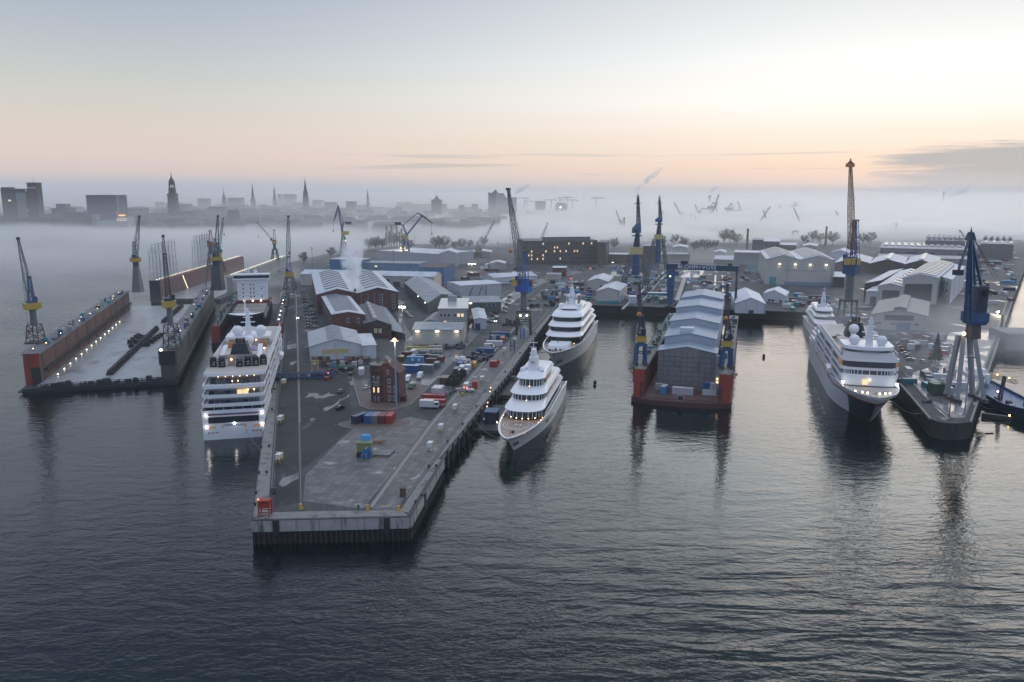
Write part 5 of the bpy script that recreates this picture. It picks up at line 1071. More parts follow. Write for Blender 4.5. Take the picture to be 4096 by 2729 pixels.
# -- superyachts
def yacht(label, bow, hd, L, B, zbow, levels, rake, mast, domes, style, m_hull, deck_z, lights=True, side_open=True):
 d = Vector((sin(hd), cos(hd), 0)); st = Vector((bow[0], bow[1], 0)) - d * L
 r = thing('motor_yacht', label, 'yacht', st, -hd)
 rings = hull(L, B, lambda s: deck_z + (zbow - deck_z) * max(0, (s - 0.45) / 0.55) ** 1.6 - (1.2 if s < 0.12 else 0), rake, 1.9, 2.5, stern=0.94, wlfull=0.46, dkfull=0.52, bootz=0.35)
 add_hull(r, rings, m_hull, M_BOOT, M_TEAK, 0.9, rim=0.3)
 Y = lambda k: L - k
 for i, (kf, kb, hw, z0, z1, z2, slope, rf) in enumerate(levels):
  lit = style == 'lit'
  # glass, then the sloping white brow over it
  g0 = outline(Y(kf), Y(kb), hw * 0.86, rf * 0.8, 0, 24, 2.4); g1 = outline(Y(kf + 0.5), Y(kb), hw * 0.86, rf * 0.8, 0, 24, 2.4)
  front_glass(r, g0, z0, g1, z1, 11, lit, M_GLASS)
  b = MB(); e0 = outline(Y(kf - 1.2), Y(kb + 4), hw, rf, 3.0, 24, 2.4); e1 = outline(Y(kf - 1.5), Y(kb + 4.2), hw * 1.01, rf, 3.0, 24, 2.4); e2 = outline(Y(kf - 0.9), Y(kb + 4), hw * 0.99, rf, 3.0, 24, 2.4)
  mid = outline(Y(kf - 1.6 + slope * 0.55), Y(kb + 3), hw * 0.95, rf * 0.95, 2.6, 24, 2.4); e3 = outline(Y(kf - 1.6 + slope), Y(kb + 2), hw * 0.88, rf * 0.88, 2.2, 24, 2.4)
  zz = z2 - z1
  b.loft([[(x, y, z1) for x, y in e0], [(x, y, z1 + zz * 0.14) for x, y in e1], [(x, y, z1 + zz * 0.24) for x, y in e2], [(x, y, z1 + zz * 0.66) for x, y in mid], [(x, y, z2) for x, y in e3]])
  b.build('brow', M_GLOSSW, r, smooth=True)
  if i < 3 and lit:
   b = MB(); b.ball((0, Y(kf + slope * 0.52), z1 + zz * 0.60), 1.5, 16, 6, 0.14); b.build('skylight', M_GLASS, r)
  # open side decks: rail of white bulwark with warm lit recess
  for s in (-1, 1):
   b = MB(); b.hexa([(s * hw * 0.99, Y(kf + 6), z0 - 0.4), (s * (hw * 0.99 - 0.2), Y(kf + 6), z0 - 0.4), (s * (hw * 0.99 - 0.2), Y(kb), z0 - 0.4), (s * hw * 0.99, Y(kb), z0 - 0.4)], [(s * hw, Y(kf + 8), z0 + 0.75), (s * (hw - 0.2), Y(kf + 8), z0 + 0.75), (s * (hw - 0.2), Y(kb - 3), z0 + 0.75), (s * hw, Y(kb - 3), z0 + 0.75)])
   b.build('bulwark', M_GLOSSW, r)
   if lit and i > 0:
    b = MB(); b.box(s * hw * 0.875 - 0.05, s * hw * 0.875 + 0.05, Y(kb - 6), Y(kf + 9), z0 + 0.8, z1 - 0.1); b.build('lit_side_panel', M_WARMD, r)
  if lights:
   for x in lin(-hw * 0.6, hw * 0.6, 5 if lit else 4):
    if lit and i > 0 and abs(x) > 0.1: continue
    yy = Y(kf - 0.4) - (abs(x) / hw) ** 2 * rf * 0.6; glow(r, (x, yy, z0 + 0.1 if lit else z0 - 0.15), 0.20)
 # mast
 mk, mz0, mz1, mw = mast; b = MB()
 b.loft([outl for outl in ([(x, y, z) for x, y in outline(Y(mk - mw), Y(mk + mw * 1.6), mw * f, mw * 0.5, 0, 8)] for z, f in ((mz0, 1.0), (mz0 + (mz1 - mz0) * 0.45, 0.72)))])
 zq = mz0 + (mz1 - mz0) * 0.45; b.loft([[(x, y, z) for x, y in outline(Y(mk - mw * 0.7), Y(mk + mw), mw * f, mw * 0.4, 0, 8)] for z, f in ((zq, 0.6), (zq + (mz1 - mz0) * 0.22, 0.38))])
 b.tube((0, Y(mk), zq), (0, Y(mk), mz1), 0.22, 0.10, 8)
 for f, w in ((0.55, 1.7), (0.72, 1.3), (0.86, 1.6)): z = mz0 + (mz1 - mz0) * f; b.box(-w, w, Y(mk) - 0.15, Y(mk) + 0.15, z, z + 0.22)
 b.build('mast', M_GLOSSW, r)
 b = MB(); b.cbox(0, Y(mk - mw - 0.2), mz0 + (mz1 - mz0) * 0.30, 1.6, 0.3, 0.5); b.build('radar', M_GREYW, r)
 for (x, k, z, rad) in domes: radome(r, (x, Y(k), z), rad, M_GLOSSW)
 return r
hd1 = radians(11.2)
y1 = yacht("nearest white yacht with a helipad bow, warm lit curved windows and slim mast", (-1.8, 257.4), hd1 + pi, 97, 16.6, 8.3,
[(29.0, 84, 7.6, 6.9, 9.7, 11.6, 9.0, 8.0), (38.0, 80, 7.1, 11.5, 13.9, 15.6, 7.0, 7.0), (44.5, 70, 5.6, 15.5, 18.5, 20.2, 6.0, 5.0)], 12.5, (53, 19.5, 33, 2.1), [(-3.6, 51, 20.6, 1.15), (-3.1, 54, 20.5, 1.2), (3.9, 51, 20.6, 1.15), (3.5, 54, 20.5, 1.15)], 'lit', M_PEARL, 6.7)
def helipad(r, k, z, rad):
 L = 97; b = MB(); n = 40
 def ring(r0, r1):
  o = len(b.v); b.v += [(q * cos(2 * pi * i / n), L - k + q * sin(2 * pi * i / n), z) for q in (r0, r1) for i in range(n)]
  b.f += [(o + i, o + (i + 1) % n, o + n + (i + 1) % n, o + n + i) for i in range(n)]; b.m += [0] * n
 ring(rad - 0.22, rad); ring(rad * 0.72 - 0.0, rad * 0.72 + 0.16)
 for x in (-0.9, 0.9): b.box(x - 0.14, x + 0.14, L - k - 1.3, L - k + 1.3, z - 0.01, z + 0.02)
 b.box(-0.76, 0.76, L - k - 0.14, L - k + 0.14, z - 0.01, z + 0.02)
 b.build('helipad_marking', M_GLOSSW, r)
 b = MB(); b.cbox(0, L - 11.0, z, 1.0, 1.0, 0.7); b.build('hatch', mat("dark_hatch", (0.08, 0.04, 0.035), 0.5), r)
 b = MB(); b.tube((0, L - 5.5, z), (0, L - 5.5, z + 2.6), 0.08, n=6); b.build('jackstaff', M_DARK, r)
helipad(y1, 20.5, 7.0, 5.6)
for s in (-1, 1):
 for i in range(7): glow(y1, (s * (7.35 - 0.9 * (i / 6) ** 2 * 3.2), 97 - 30 + i * 3.4, 7.5), 0.13)
 b = MB(); b.hexa([(s * 8.15, 97 - 52, 2.4), (s * 8.0, 97 - 52, 2.4), (s * 8.0, 97 - 36, 3.4), (s * 8.15, 97 - 36, 3.4)], [(s * 8.45, 97 - 51, 3.6), (s * 8.2, 97 - 51, 3.6), (s * 7.9, 97 - 37, 4.4), (s * 8.25, 97 - 37, 4.4)]); b.build('hull_window', M_GLASS, y1)
 b = MB(); b.cbox(s * 1.55, 97 - 9.2, 3.3, 0.6, 2.6, 1.0, s * 0.28); b.build('anchor_pocket', M_BOOT, y1)
y2 = yacht("larger white yacht with four dark window bands, moored behind the nearest yacht", (20.0, 389.0), radians(11.8) + pi, 126, 21.5, 11.0,
[(36, 112, 10.2, 9.0, 12.5, 14.4, 4.5, 8.5), (42, 106, 9.7, 14.2, 17.0, 18.8, 4.5, 8.0), (49.5, 98, 9.0, 18.6, 21.2, 23.4, 6.0, 7.0), (62, 88, 6.6, 22.4, 24.2, 25.6, 2.5, 3.5)], 15, (72, 24.5, 41, 2.0), [(-3.4, 66, 25.6, 1.2), (3.4, 66, 25.6, 1.2), (2.6, 76, 29, 1.9), (-3.0, 78, 29.5, 1.5)], 'dark', mat("silver_hull", (0.70, 0.70, 0.68), 0.35), 8.9)
for s in (-1, 1):
 b = MB(); b.cbox(s * 5.3, 126 - 66, 22.9, 2.6, 9, 3.6, 0, 0.7); b.build('side_fin', M_GLOSSW, y2)
 b = MB(); b.cbox(s * 2.4, 126 - 10.5, 4.0, 0.8, 4.2, 1.2, s * 0.26); b.build('anchor_pocket', M_BOOT, y2)
 b = MB(); b.box(s * 4.2 - .6, s * 4.2 + .6, 126 - 74, 126 - 70, 25, 31); b.build('exhaust', mat("steel_exhaust", (0.30, 0.25, 0.22), 0.3, 0.6), y2)
b = MB(); slab(b, outline(126 - 16, 126 - 31, 5.8, 4.5, 0, 20, 2.4), 9.0, outline(126 - 17, 126 - 31, 5.4, 4.2, 0, 20, 2.4), 11.2); b.build('foredeck_house', M_GLOSSW, y2)
r_ = random.Random(2)
for i in range(7): b = MB(); b.cbox(-4 + i * 1.3, 126 - 11.2 + (i % 3) * 1.2, 9.8, 0.9, 1.0, 0.9 + 0.4 * (i % 2)); b.build('windlass', M_CDARK if i % 2 else M_GREYW, y2)
y3 = yacht("smallest white yacht at the basin head, half behind the cruise ship's stern", (186.5, 458), radians(14.5) + pi, 92, 14.5, 8.0,
[(24, 80, 6.6, 7.4, 9.6, 11.6, 6.0, 7.0), (32, 74, 6.0, 11.4, 13.2, 14.6, 4.5, 6.0), (36, 66, 5.2, 14.6, 16.4, 18.0, 3.0, 4.5)], 12, (45, 17.5, 31, 1.7), [(-3, 43, 18.9, 1.1), (3, 43, 18.9, 1.1)], 'dark', M_PEARL, 6.2)
b = MB(); b.box(-2.6, 2.6, 92 - 52, 92 - 49, 18, 23); b.build('funnel', M_CBLUE, y3)
# -- the two white cruise ships, sisters
def cruise(label, org, hd, L, B, zd, yd, zt, bow_z, funnel, dm, lounge, mastk, boats, aft):
 r = thing('cruise_ship', label, 'cruise ship', (org[0], org[1], 0), -hd); hb = B / 2
 zs = zd[0] - 1.0
 rings = hull(L, B, lambda s: zs if s < 0.72 else zs + (bow_z - zs) * min(1, (s - 0.72) / 0.10), 14.0, 2.0, 3.2, stern=1.0, wlfull=0.62, dkfull=0.76, bootz=0.3)
 add_hull(r, rings, M_SHIPW, M_SHIPW, M_DECKP, 1.1, M_SHIPW, 0.2)
 # dark blue forefoot and the red and blue line round the bow
 b = MB()
 for s_ in (-1, 1):
  idx = [j for j in range(len(rings)) if rings[j][0][1] > L * 0.865]
  def pt(j, f):
   rg = rings[j]; c = rg[6:] if s_ > 0 else rg[:6][::-1]; n = 5 * f; i = min(4, int(n)); q = n - i; a = Vector(c[i]); e = Vector(c[i + 1]); p = a + (e - a) * q; return (p.x + s_ * 0.05, p.y + 0.05, p.z)
  for j, k in zip(idx, idx[1:]):
   fs_ = lin(0.1, 0.80, 7);
   for f0, f1 in zip(fs_, fs_[1:]): b.add([pt(j, f0), pt(k, f0), pt(k, f1), pt(j, f1)], [(0, 1, 2, 3)])
 b.build('forefoot', M_HULLN, r)
 for f0, f1, m, nm in ((0.80, 0.84, M_RED, 'red_line'),):
  b = MB()
  for s_ in (-1, 1):
   idx = [j for j in range(len(rings)) if rings[j][0][1] > L * 0.45]
   def pt2(j, f):
    rg = rings[j]; c = rg[6:] if s_ > 0 else rg[:6][::-1]; n = 5 * f; i = min(4, int(n)); q = n - i; a = Vector(c[i]); e = Vector(c[i + 1]); p = a + (e - a) * q; return (p.x + s_ * 0.07, p.y + 0.07, p.z)
   for j, k in zip(idx, idx[1:]): b.add([pt2(j, f0), pt2(k, f0), pt2(k, f1), pt2(j, f1)], [(0, 1, 2, 3)])
  b.build(nm, m, r)
 yf = L - 23.0
 # cabin decks: wall set back, white balcony band in front of every deck
 for i in range(len(zd) - 1):
  z0, z1 = zd[i], zd[i + 1]
  b = MB(); slab(b, outline(yf + 0.2, yd[i + 1] + 2.2, hb - 1.5, 3.0, 1.2, 16, 3.0), z0, outline(yf + 0.2, yd[i + 1] + 2.2, hb - 1.5, 3.0, 1.2, 16, 3.0), z1 - 0.1); wl = b.build('deck_house', M_CABINW if i < 2 else M_CABIN, r)
  nW = 9
  if aft:
   for k, x in enumerate(lin(-hb + 3.0, hb - 3.0, nW)):
    lit = (i == 1 and k in (5, 6))
    b = MB(); yy = yd[i + 1] + 2.2 + 0.9 * abs(x / hb) ** 2 - (0.0); b.box(x - 0.85, x + 0.85, yy - 1.15, yy - 0.2, z0 + 0.2, z1 - 1.3); b.build('balcony_door', M_LIT if lit else (M_PANE if k % 3 else M_GLASS), r)
 for i in range(len(zd)):
  z0 = zd[i] - 0.15; o = outline(yf + 1.0, yd[i], hb + 0.02, 3.2, 1.5, 20, 3.0); oi = outline(yf + 0.6, yd[i] + 0.35, hb - 0.35, 3.0, 1.3, 20, 3.0)
  b = MB(); n = len(o)
  b.loft([[(x, y, z0) for x, y in o], [(x, y, z0 + 1.25) for x, y in o], [(x, y, z0 + 1.25) for x, y in oi], [(x, y, z0 + 0.3) for x, y in oi]]); b.build('balcony_band', M_SHIPW, r)
 # long side recesses read as dark glass between the bands
 for s in (-1, 1):
  for i in range(len(zd) - 1):
   for k in range(5):
    ya = 22 + k * 18.2; b = MB(); b.box(s * (hb - 1.45) - 0.1, s * (hb - 1.45) + 0.1, ya, ya + 15.5, zd[i] + 1.2, zd[i + 1] - 0.35); b.build('side_window_row', M_PANE, r)
  for ya in (30, 62, 88):
   b = MB(); b.box(s * hb - 0.12, s * hb + 0.12, ya, ya + 3.4, zs, zd[-1]); b.build('side_pilaster', M_SHIPW, r)
  b = MB(); b.tube((s * (hb + 0.6), L * 0.62, zd[1] - 2.4), (s * (hb + 0.6), L * 0.62 + 9, zd[1] - 2.4), 1.3, 1.3, 10); b.build('lifeboat', M_SHIPW, r)
  b = MB(); b.box(s * hb - 0.1, s * hb + 0.16, 34, 84, zs - 3.4, zs - 1.2); b.build('hull_window_row', M_GLASS, r)
 # transom
 if aft:
  b = MB(); b.box(-hb * 0.80, hb * 0.80, -0.12, 0.05, 6.3, 8.6); b.build('transom_window', M_GLASS, r)
  for z, m, nm in ((9.25, M_RED, 'red_line'), (9.6, M_CBLUE, 'blue_line')): b = MB(); b.box(-hb * 0.84, hb * 0.84, -0.1, 0.05, z, z + 0.28); b.build(nm, m, r)
  for x, w in ((-hb * 0.70, 2.7), (hb * 0.72, 2.4), (-hb * 0.36, 1.0), (hb * 0.36, 1.0)): b = MB(); b.box(x - w / 2, x + w / 2, -0.1, 0.05, 4.3, 5.2); b.build('mooring_port', M_WARMD, r)
  for x in (-hb * .8, -hb * .68, -hb * .56, hb * .60, hb * .71, hb * .82): b = MB(); b.box(x - 0.45, x + 0.45, -0.08, 0.05, 2.5, 2.85); b.build('vent_port', mat("dull_red_port", (0.25, 0.10, 0.08), .6), r)
  for x, z in ((-hb * 0.86, 5.0), (hb * 0.90, 5.0), (-hb * 0.86, 9.4), (hb * 0.90, 9.4), (0.2, 6.0)): lamp_part(r, (x, -0.45, z), 0.40, M_LAMPC, 'floodlight')
  b = MB(); b.box(-hb + 0.6, hb - 0.6, 2.2, 2.5, 9.2, zd[0] - 0.2); b.build('aft_lounge_window', M_GLASS, r)
  for x in lin(-hb + 1, hb - 1, 7): b = MB(); b.box(x - 0.12, x + 0.12, 0.6, 0.9, 9.6, zd[0]); b.build('post', M_GREYW, r)
  tc = bpy.data.curves.new('ship_name', 'FONT'); tc.body = "HANSEATIC nature"; tc.size = 0.95; tc.extrude = 0.03; tc.align_x = 'CENTER'
  o = bpy.data.objects.new('ship_name', tc); COL.objects.link(o); me = bpy.data.meshes.new_from_object(o.evaluated_get(bpy.context.evaluated_depsgraph_get())); bpy.data.objects.remove(o)
  me.materials.append(M_CBLUE); o = bpy.data.objects.new('ship_name', me); COL.objects.link(o); o.parent = r; o.location = (0.3, -0.12, 5.15); o.rotation_euler = (pi / 2, 0, 0)
  b = MB(); slab(b, outline(yd[-1] + 12.0, yd[-1] + 6.4, hb - 3.5, 1.2, 1.0, 12, 3), zd[-2] + 0.2, outline(yd[-1] + 12.0, yd[-1] + 6.4, hb - 3.5, 1.2, 1.0, 12, 3), zd[-1] - 0.3); b.build('aft_bar', M_CABIN, r)
  b = MB(); b.box(-1.2, 1.2, yd[-1] + 1.2, yd[-1] + 1.5, zd[-2] + 0.9, zd[-2] + 1.3); b.build('bar_light', M_WARM, r)
  for x in lin(-6, 7, 6): glow(r, (x, yd[-1] + 1.4, zd[-1] - 0.6), 0.16)
  glow(r, (5.0, yd[2] + 1.0, zd[2] - 1.2), 0.3); glow(r, (7.2, yd[2] + 1.0, zd[2] - 1.2), 0.3)
 # sun deck and everything on it
 b = MB(); slab(b, outline(yf, yd[-1] + 0.4, hb - 0.2, 3, 1.2, 16, 3), zt - 0.4, outline(yf, yd[-1] + 0.4, hb - 0.2, 3, 1.2, 16, 3), zt); b.build('sun_deck', M_DECKP, r)
 fk, fz0, fz1 = funnel; b = MB()
 b.loft([[(x, y, z) for x, y in outline(fk + w * 1.25, fk - w, w * f, w * 0.9, 0.6, 10, 2.4)] for z, f, w in ((fz0 - 1, 1.0, 4.5), (fz0 + (fz1 - fz0) * 0.76, 0.72, 3.7))]); b.build('funnel', M_FUNNEL, r)
 b = MB(); b.hexa([(2.9, fk - 2.6, fz0), (3.9, fk - 2.6, fz0), (3.9, fk + 1, fz0), (2.9, fk + 1, fz0)], [(1.7, fk - 2, fz0 + (fz1 - fz0) * .7), (2.3, fk - 2, fz0 + (fz1 - fz0) * .7), (2.3, fk + .6, fz0 + (fz1 - fz0) * .7), (1.7, fk + .6, fz0 + (fz1 - fz0) * .7)]); b.build('funnel_stripe', M_ORANGE, r)
 b = MB(); [b.tube((x, fk - 0.4 + abs(x) * .3, fz0 + (fz1 - fz0) * 0.70), (x, fk - 0.4, fz1), 0.62, 0.55, 10) for x in (-1.3, 0, 1.3)]; b.build('exhaust_pipe', mat("soot_brown", (0.06, 0.05, 0.035), 0.5), r)
 lk0, lk1, lz0, lz1, lw = lounge
 b = MB(); slab(b, outline(lk0, lk1, lw, 6, 0.8, 20, 2.4), zt, outline(lk0 - 0.8, lk1, lw - 0.4, 5.6, 0.8, 20, 2.4), lz0); b.build('lounge', M_CABINW, r)
 front_glass(r, outline(lk0 - 0.2, lk1 + 0.6, lw + 0.05, 6, 0.8, 20, 2.4), lz0 - 2.0, outline(lk0 - 0.7, lk1 + 0.6, lw - 0.2, 5.8, 0.8, 20, 2.4), lz0 - 0.5, 10, False)
 b = MB(); slab(b, outline(lk0 + 0.9, lk1 - 1.6, lw + 1.1, 6, 1.2, 20, 2.4), lz0, outline(lk0 + 0.7, lk1 - 1.6, lw + 1.0, 6, 1.2, 20, 2.4), lz1); b.build('lounge_roof', M_SHIPW, r)
 for (x, k, z, rad) in dm: radome(r, (x, k, z), rad)
 mk, mz0, mz1 = mastk; b = MB(); b.loft([[(x, y, z) for x, y in outline(mk + w, mk - w, w, w * .6, 0, 6)] for z, w in ((mz0, 1.4), (mz0 + (mz1 - mz0) * .6, 0.9), (mz1, 0.45))])
 for f, w in ((0.30, 2.4), (0.48, 3.0), (0.66, 2.0), (0.85, 1.2)): z = mz0 + (mz1 - mz0) * f; b.box(-w, w, mk - 0.5, mk + 0.4, z, z + 0.3)
 b.build('mast', M_SHIPW, r)
 for s in (-1, 1):
  b = MB(); b.hexa([(s * (hb - 2.5), fk - 9, zt), (s * (hb - 4.3), fk - 9, zt), (s * (hb - 4.3), fk - 7, zt), (s * (hb - 2.5), fk - 7, zt)], [(s * (hb - 3.3), fk + 8, zt + 4.2), (s * (hb - 5.1), fk + 8, zt + 4.2), (s * (hb - 5.1), fk + 10, zt + 4.2), (s * (hb - 3.3), fk + 10, zt + 4.2)]); b.build('wing_arch', M_SHIPW, r)
  b = MB(); b.box(s * (hb - 0.35) - .12, s * (hb - 0.35) + .12, yd[-1] + 14, yf - 4, zt, zt + 1.9); b.build('wind_screen', M_SHIPW, r)
  glow(r, (s * (hb - 3.2), fk + 14, zt + 1.4), 0.35); glow(r, (s * 3.5, lk1 - 1.2, lz0 - 0.5), 0.3)
  b = MB(); b.box(s * (hb - 4.2) - 1.1, s * (hb - 4.2) + 1.1, lk1 - 4, lk1 - 2, zt, zt + 2.3); b.build('deck_locker', M_ORANGE, r)
 b = MB(); b.box(-3.4, 5.0, lk1 - 12, lk1 - 5, zt + 0.02, zt + 0.25); b.build('pool', mat("pool_cover", (0.24, 0.23, 0.40), 0.4), r)
 bk, bz = boats
 if not aft: boats_ = ()
 else: boats_ = ((-9.0, 1.6), (-5.7, 0.2), (0.9, -0.2), (3.9, 0.4), (6.9, 0.2), (9.6, 2.2))
 b = MB(); b.box(-hb + 4.2, hb - 4.2, bk + 2.2, bk + 3.0, bz + 2.6, bz + 3.4); b.box(-hb + 4.2, hb - 4.2, bk + 2.0, bk + 2.2, bz + 3.4, bz + 4.3); b.build('crane_bridge', M_GREYW, r)
 for i, (x, dy) in enumerate(boats_):
  b = MB()
  for q in range(3 if i != 2 else 2):
   zz = bz + 0.2 + q * 0.95
   for sx in (-0.9, 0.9): b.tube((x + sx, bk + dy - 0.9, zz + .3), (x + sx, bk + dy + 2.6, zz + .3), 0.46, 0.46, 8)
   b.tube((x - 0.75, bk + dy - 0.9, zz + .3), (x + 0.75, bk + dy - 0.9, zz + .3), 0.36, 0.36, 8)
  b.ball((x, bk + dy, bz + (3.2 if i != 2 else 2.1)), 1.3, 10, 6, 0.7); b.build('boat_stack', M_LBOAT, r)
  b = MB(); b.beam((x - 1.35, bk + dy, bz), (x - 1.35, bk + dy, bz + 3.2), 0.16); b.beam((x + 1.35, bk + dy, bz), (x + 1.35, bk + dy, bz + 3.2), 0.16); b.build('boat_cradle', M_SHIPW, r)
 b = MB(); b.box(-3.6, -1.2, bk + 1.5, bk + 3.5, bz, bz + 2.6); b.build('boat_deck_house', M_CABIN, r); glow(r, (-2.2, bk + 1.0, bz + 2.7), 0.35)
 return r
hc1 = radians(-12.6)
c1 = cruise("white cruise ship seen from its floodlit stern, black inflatable boats stacked aft", (-102.6, 283.4), hc1, 138, 22.2, [12.2, 15.2, 18.3, 21.8], [0.9, 2.4, 4.4, 9.6], 22.9, 15.5, (35.5, 24.2, 31.5), [(-4.2, 66, 29.4, 2.35), (5.4, 66, 29.4, 2.35), (1.6, 52, 27.6, 2.0)], (78, 64, 26.2, 27.2, 8.4), (68, 27, 39), (20.5, 22.9), True)
hc2 = radians(194.6); dd = Vector((sin(hc2), cos(hc2))); tip2 = Vector((138.2, 291.0))
oc2 = tip2 - dd * 138
c2 = cruise("white cruise ship seen bow on with lamps on its foredeck, in the mist", (oc2.x, oc2.y), hc2, 138, 22.2, [13.0, 16.4, 19.4, 22.9], [3, 9, 17, 27], 24.0, 13.6, (74, 27, 34.5), [(-5.0, 108, 30.2, 2.1), (5.4, 108, 30.2, 2.1), (2.8, 88, 31.5, 2.1)], (113, 98, 27.0, 28.3, 8.6), (110, 28, 40), (30, 24.0), False)
# foredeck of the bow-on ship: bridge glass, window strip, lamps
b = MB(); slab(b, outline(116.5, 108, 10.2, 2.6, 0, 20, 3), 13.2, outline(116.2, 108, 10.8, 2.6, 0, 20, 3), 16.3); b.build('front_bulkhead', M_SHIPW, c2)
front_glass(c2, outline(115.9, 108, 9.6, 2.6, 0, 20, 3), 17.4, outline(115.9, 108, 9.6, 2.6, 0, 20, 3), 19.2, 12, True, M_PANE)
front_glass(c2, outline(116.2, 108, 9.9, 2.6, 0, 20, 3), 20.4, outline(115.7, 108, 9.9, 2.6, 0, 20, 3), 22.7, 8, False)
b = MB(); slab(b, outline(115.2, 106, 10.4, 2.6, 0, 20, 3), 24.0, outline(113.2, 106, 9.6, 2.6, 0, 20, 3), 26.0); b.build('deck_screen', M_CABINW, c2)
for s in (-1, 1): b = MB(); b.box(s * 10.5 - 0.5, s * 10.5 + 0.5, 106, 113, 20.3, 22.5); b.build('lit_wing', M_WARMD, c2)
for x in (-5.6, -3.8, -1.6, 2.6, 4.4, 6.8): lamp_part(c2, (x, 131.5 - abs(x) * 0.45, 13.4), 0.42, M_LAMPW, 'deck_lamp')
for s in (-1, 1): lamp_part(c2, (s * 10.0, 118.4, 14.6), 0.55, M_LAMPC, 'floodlight')
lamp_part(c2, (0, 117.2, 15.6), 0.4, M_LAMPW, 'deck_lamp'); b = MB(); b.box(0.6, 2.6, 116.8, 117.2, 13.6, 15.6); b.build('lit_door', M_LIT, c2)
for x in (-4, -1, 2, 5): b = MB(); b.cbox(x, 127 + (x % 2) * 2, 12.5, 1.2, 1.2, 1.0); b.build('windlass', M_GREYW, c2)
# -- cargo ship in dock
def cargo():
 d = Vector((sin(radians(-14)), cos(radians(-14)), 0)); bow = Vector((-158.3, 464, 0)); L = 118; hd = radians(166); dirn = Vector((sin(hd), cos(hd), 0)); st = bow - dirn * L
 r = thing('cargo_ship', "navy hulled cargo ship with white foredeck and white bridge block, in the dark dock", 'cargo ship', st + Vector((0, 0, 3.2)), -hd)
 rings = hull(L, 22.5, lambda s: 10.2 + (4.6 if s > 0.86 else 0) * min(1, (s - 0.86) / 0.03) if s > 0.86 else 10.2, 5, 2.0, 3.0, wlfull=0.66, dkfull=0.80, keel=-0.6, bootz=3.0)
 add_hull(r, rings, M_HULLN, mat("antifouling_red", (0.12, 0.03, 0.028), 0.7, var=0.2), mat("hatch_beige", (0.25, 0.235, 0.21), 0.6, var=0.15), 0.8, M_HULLN)
 rr_ = [g for g in rings if g[0][1] > L * 0.885]; b = MB(); up = [[(g[0][0] * .96, g[0][1] - .3, g[0][2] - 0.1), (g[-1][0] * .96, g[-1][1] - .3, g[-1][2] - 0.1)] for g in rr_]; lo = [[(a[0], a[1], a[2] - 0.5), (c[0], c[1], c[2] - 0.5)] for a, c in up]
 b.loft([u_ + l_[::-1] for u_, l_ in zip(up, lo)]); b.build('whaleback', M_SHIPW, r)
 for x in (-6.3, 6.3): b = MB(); b.box(x - 1.3, x + 1.3, L * 0.89, L * 0.89 + 1.2, 14.75, 14.9); b.build('deck_emblem', M_CBLUE, r)
 b = MB(); b.tube((0, L - 15, 14), (0, L - 15, 26), 0.55, 0.2, 8); b.cbox(0, L - 15, 14, 1.6, 1.6, 4, 0, 0.6); b.build('foremast', M_SHIPW, r)
 for k, (ya, yb) in enumerate(((L - 28, L - 44), (L - 46, L - 62), (L - 64, L - 78))): b = MB(); b.box(-9.5, 9.5, yb, ya, 9.4, 11.6); b.build('hatch_cover', MATS['hatch_beige'], r)
 yb = L - 80; b = MB(); b.box(-10.8, 10.8, yb - 14, yb, 9.4, 13.6); b.build('coaming', mat("coaming_red", (0.16, 0.035, 0.03), .6), r)
 b = MB(); b.box(-9.6, 9.6, yb - 12, yb - 0.4, 13.6, 27.6); b.build('bridge_block', M_SHIPW, r)
 for i, z in enumerate((15.2, 17.9, 20.6, 23.3)):
  b = MB(); b.box(-9.7, 9.7, yb - 0.4, yb - 0.25, z + 1.9, z + 2.0); b.build('deck_line', M_GREYW, r)
  for x in (-6.2, -1.1, 1.1, 5.8)[(i % 2):]: b = MB(); b.box(x - 0.4, x + 0.4, yb - 0.4, yb - 0.2, z + 0.4, z + 1.3); b.build('window', M_GLASS, r)
 b = MB(); b.box(-12, 12, yb - 7, yb + 0.6, 27.6, 28.6); b.box(-12, 12, yb - 7, yb + 0.6, 30.6, 31.4); b.build('bridge_deck', M_SHIPW, r)
 b = MB(); b.box(-11.5, 11.5, yb - 6.6, yb + 0.3, 28.6, 30.6); b.build('window_band', M_GLASS, r)
 for s in (-1, 1): b = MB(); b.beam((s * 9.6, yb - 1.5, 24.5), (s * 11.8, yb - 1.5, 27.6), 0.4); b.build('wing_bracket', M_SHIPW, r)
 b = MB(); b.tube((2, yb - 6, 31), (2, yb - 6, 37), 0.35, 0.2, 8); b.cbox(-2.5, yb - 6, 31.4, 2, 2, 2.4); b.build('mast', M_SHIPW, r)
 for x in (-5.4, 0, 5.4): lamp_part(r, (x, yb + 0.4, 13.2), 0.55, M_LAMPW, 'deck_lamp')
 lamp_part(r, (3.5, yb - 3, 33), 0.8, M_WHITE, 'radome')
cargo()
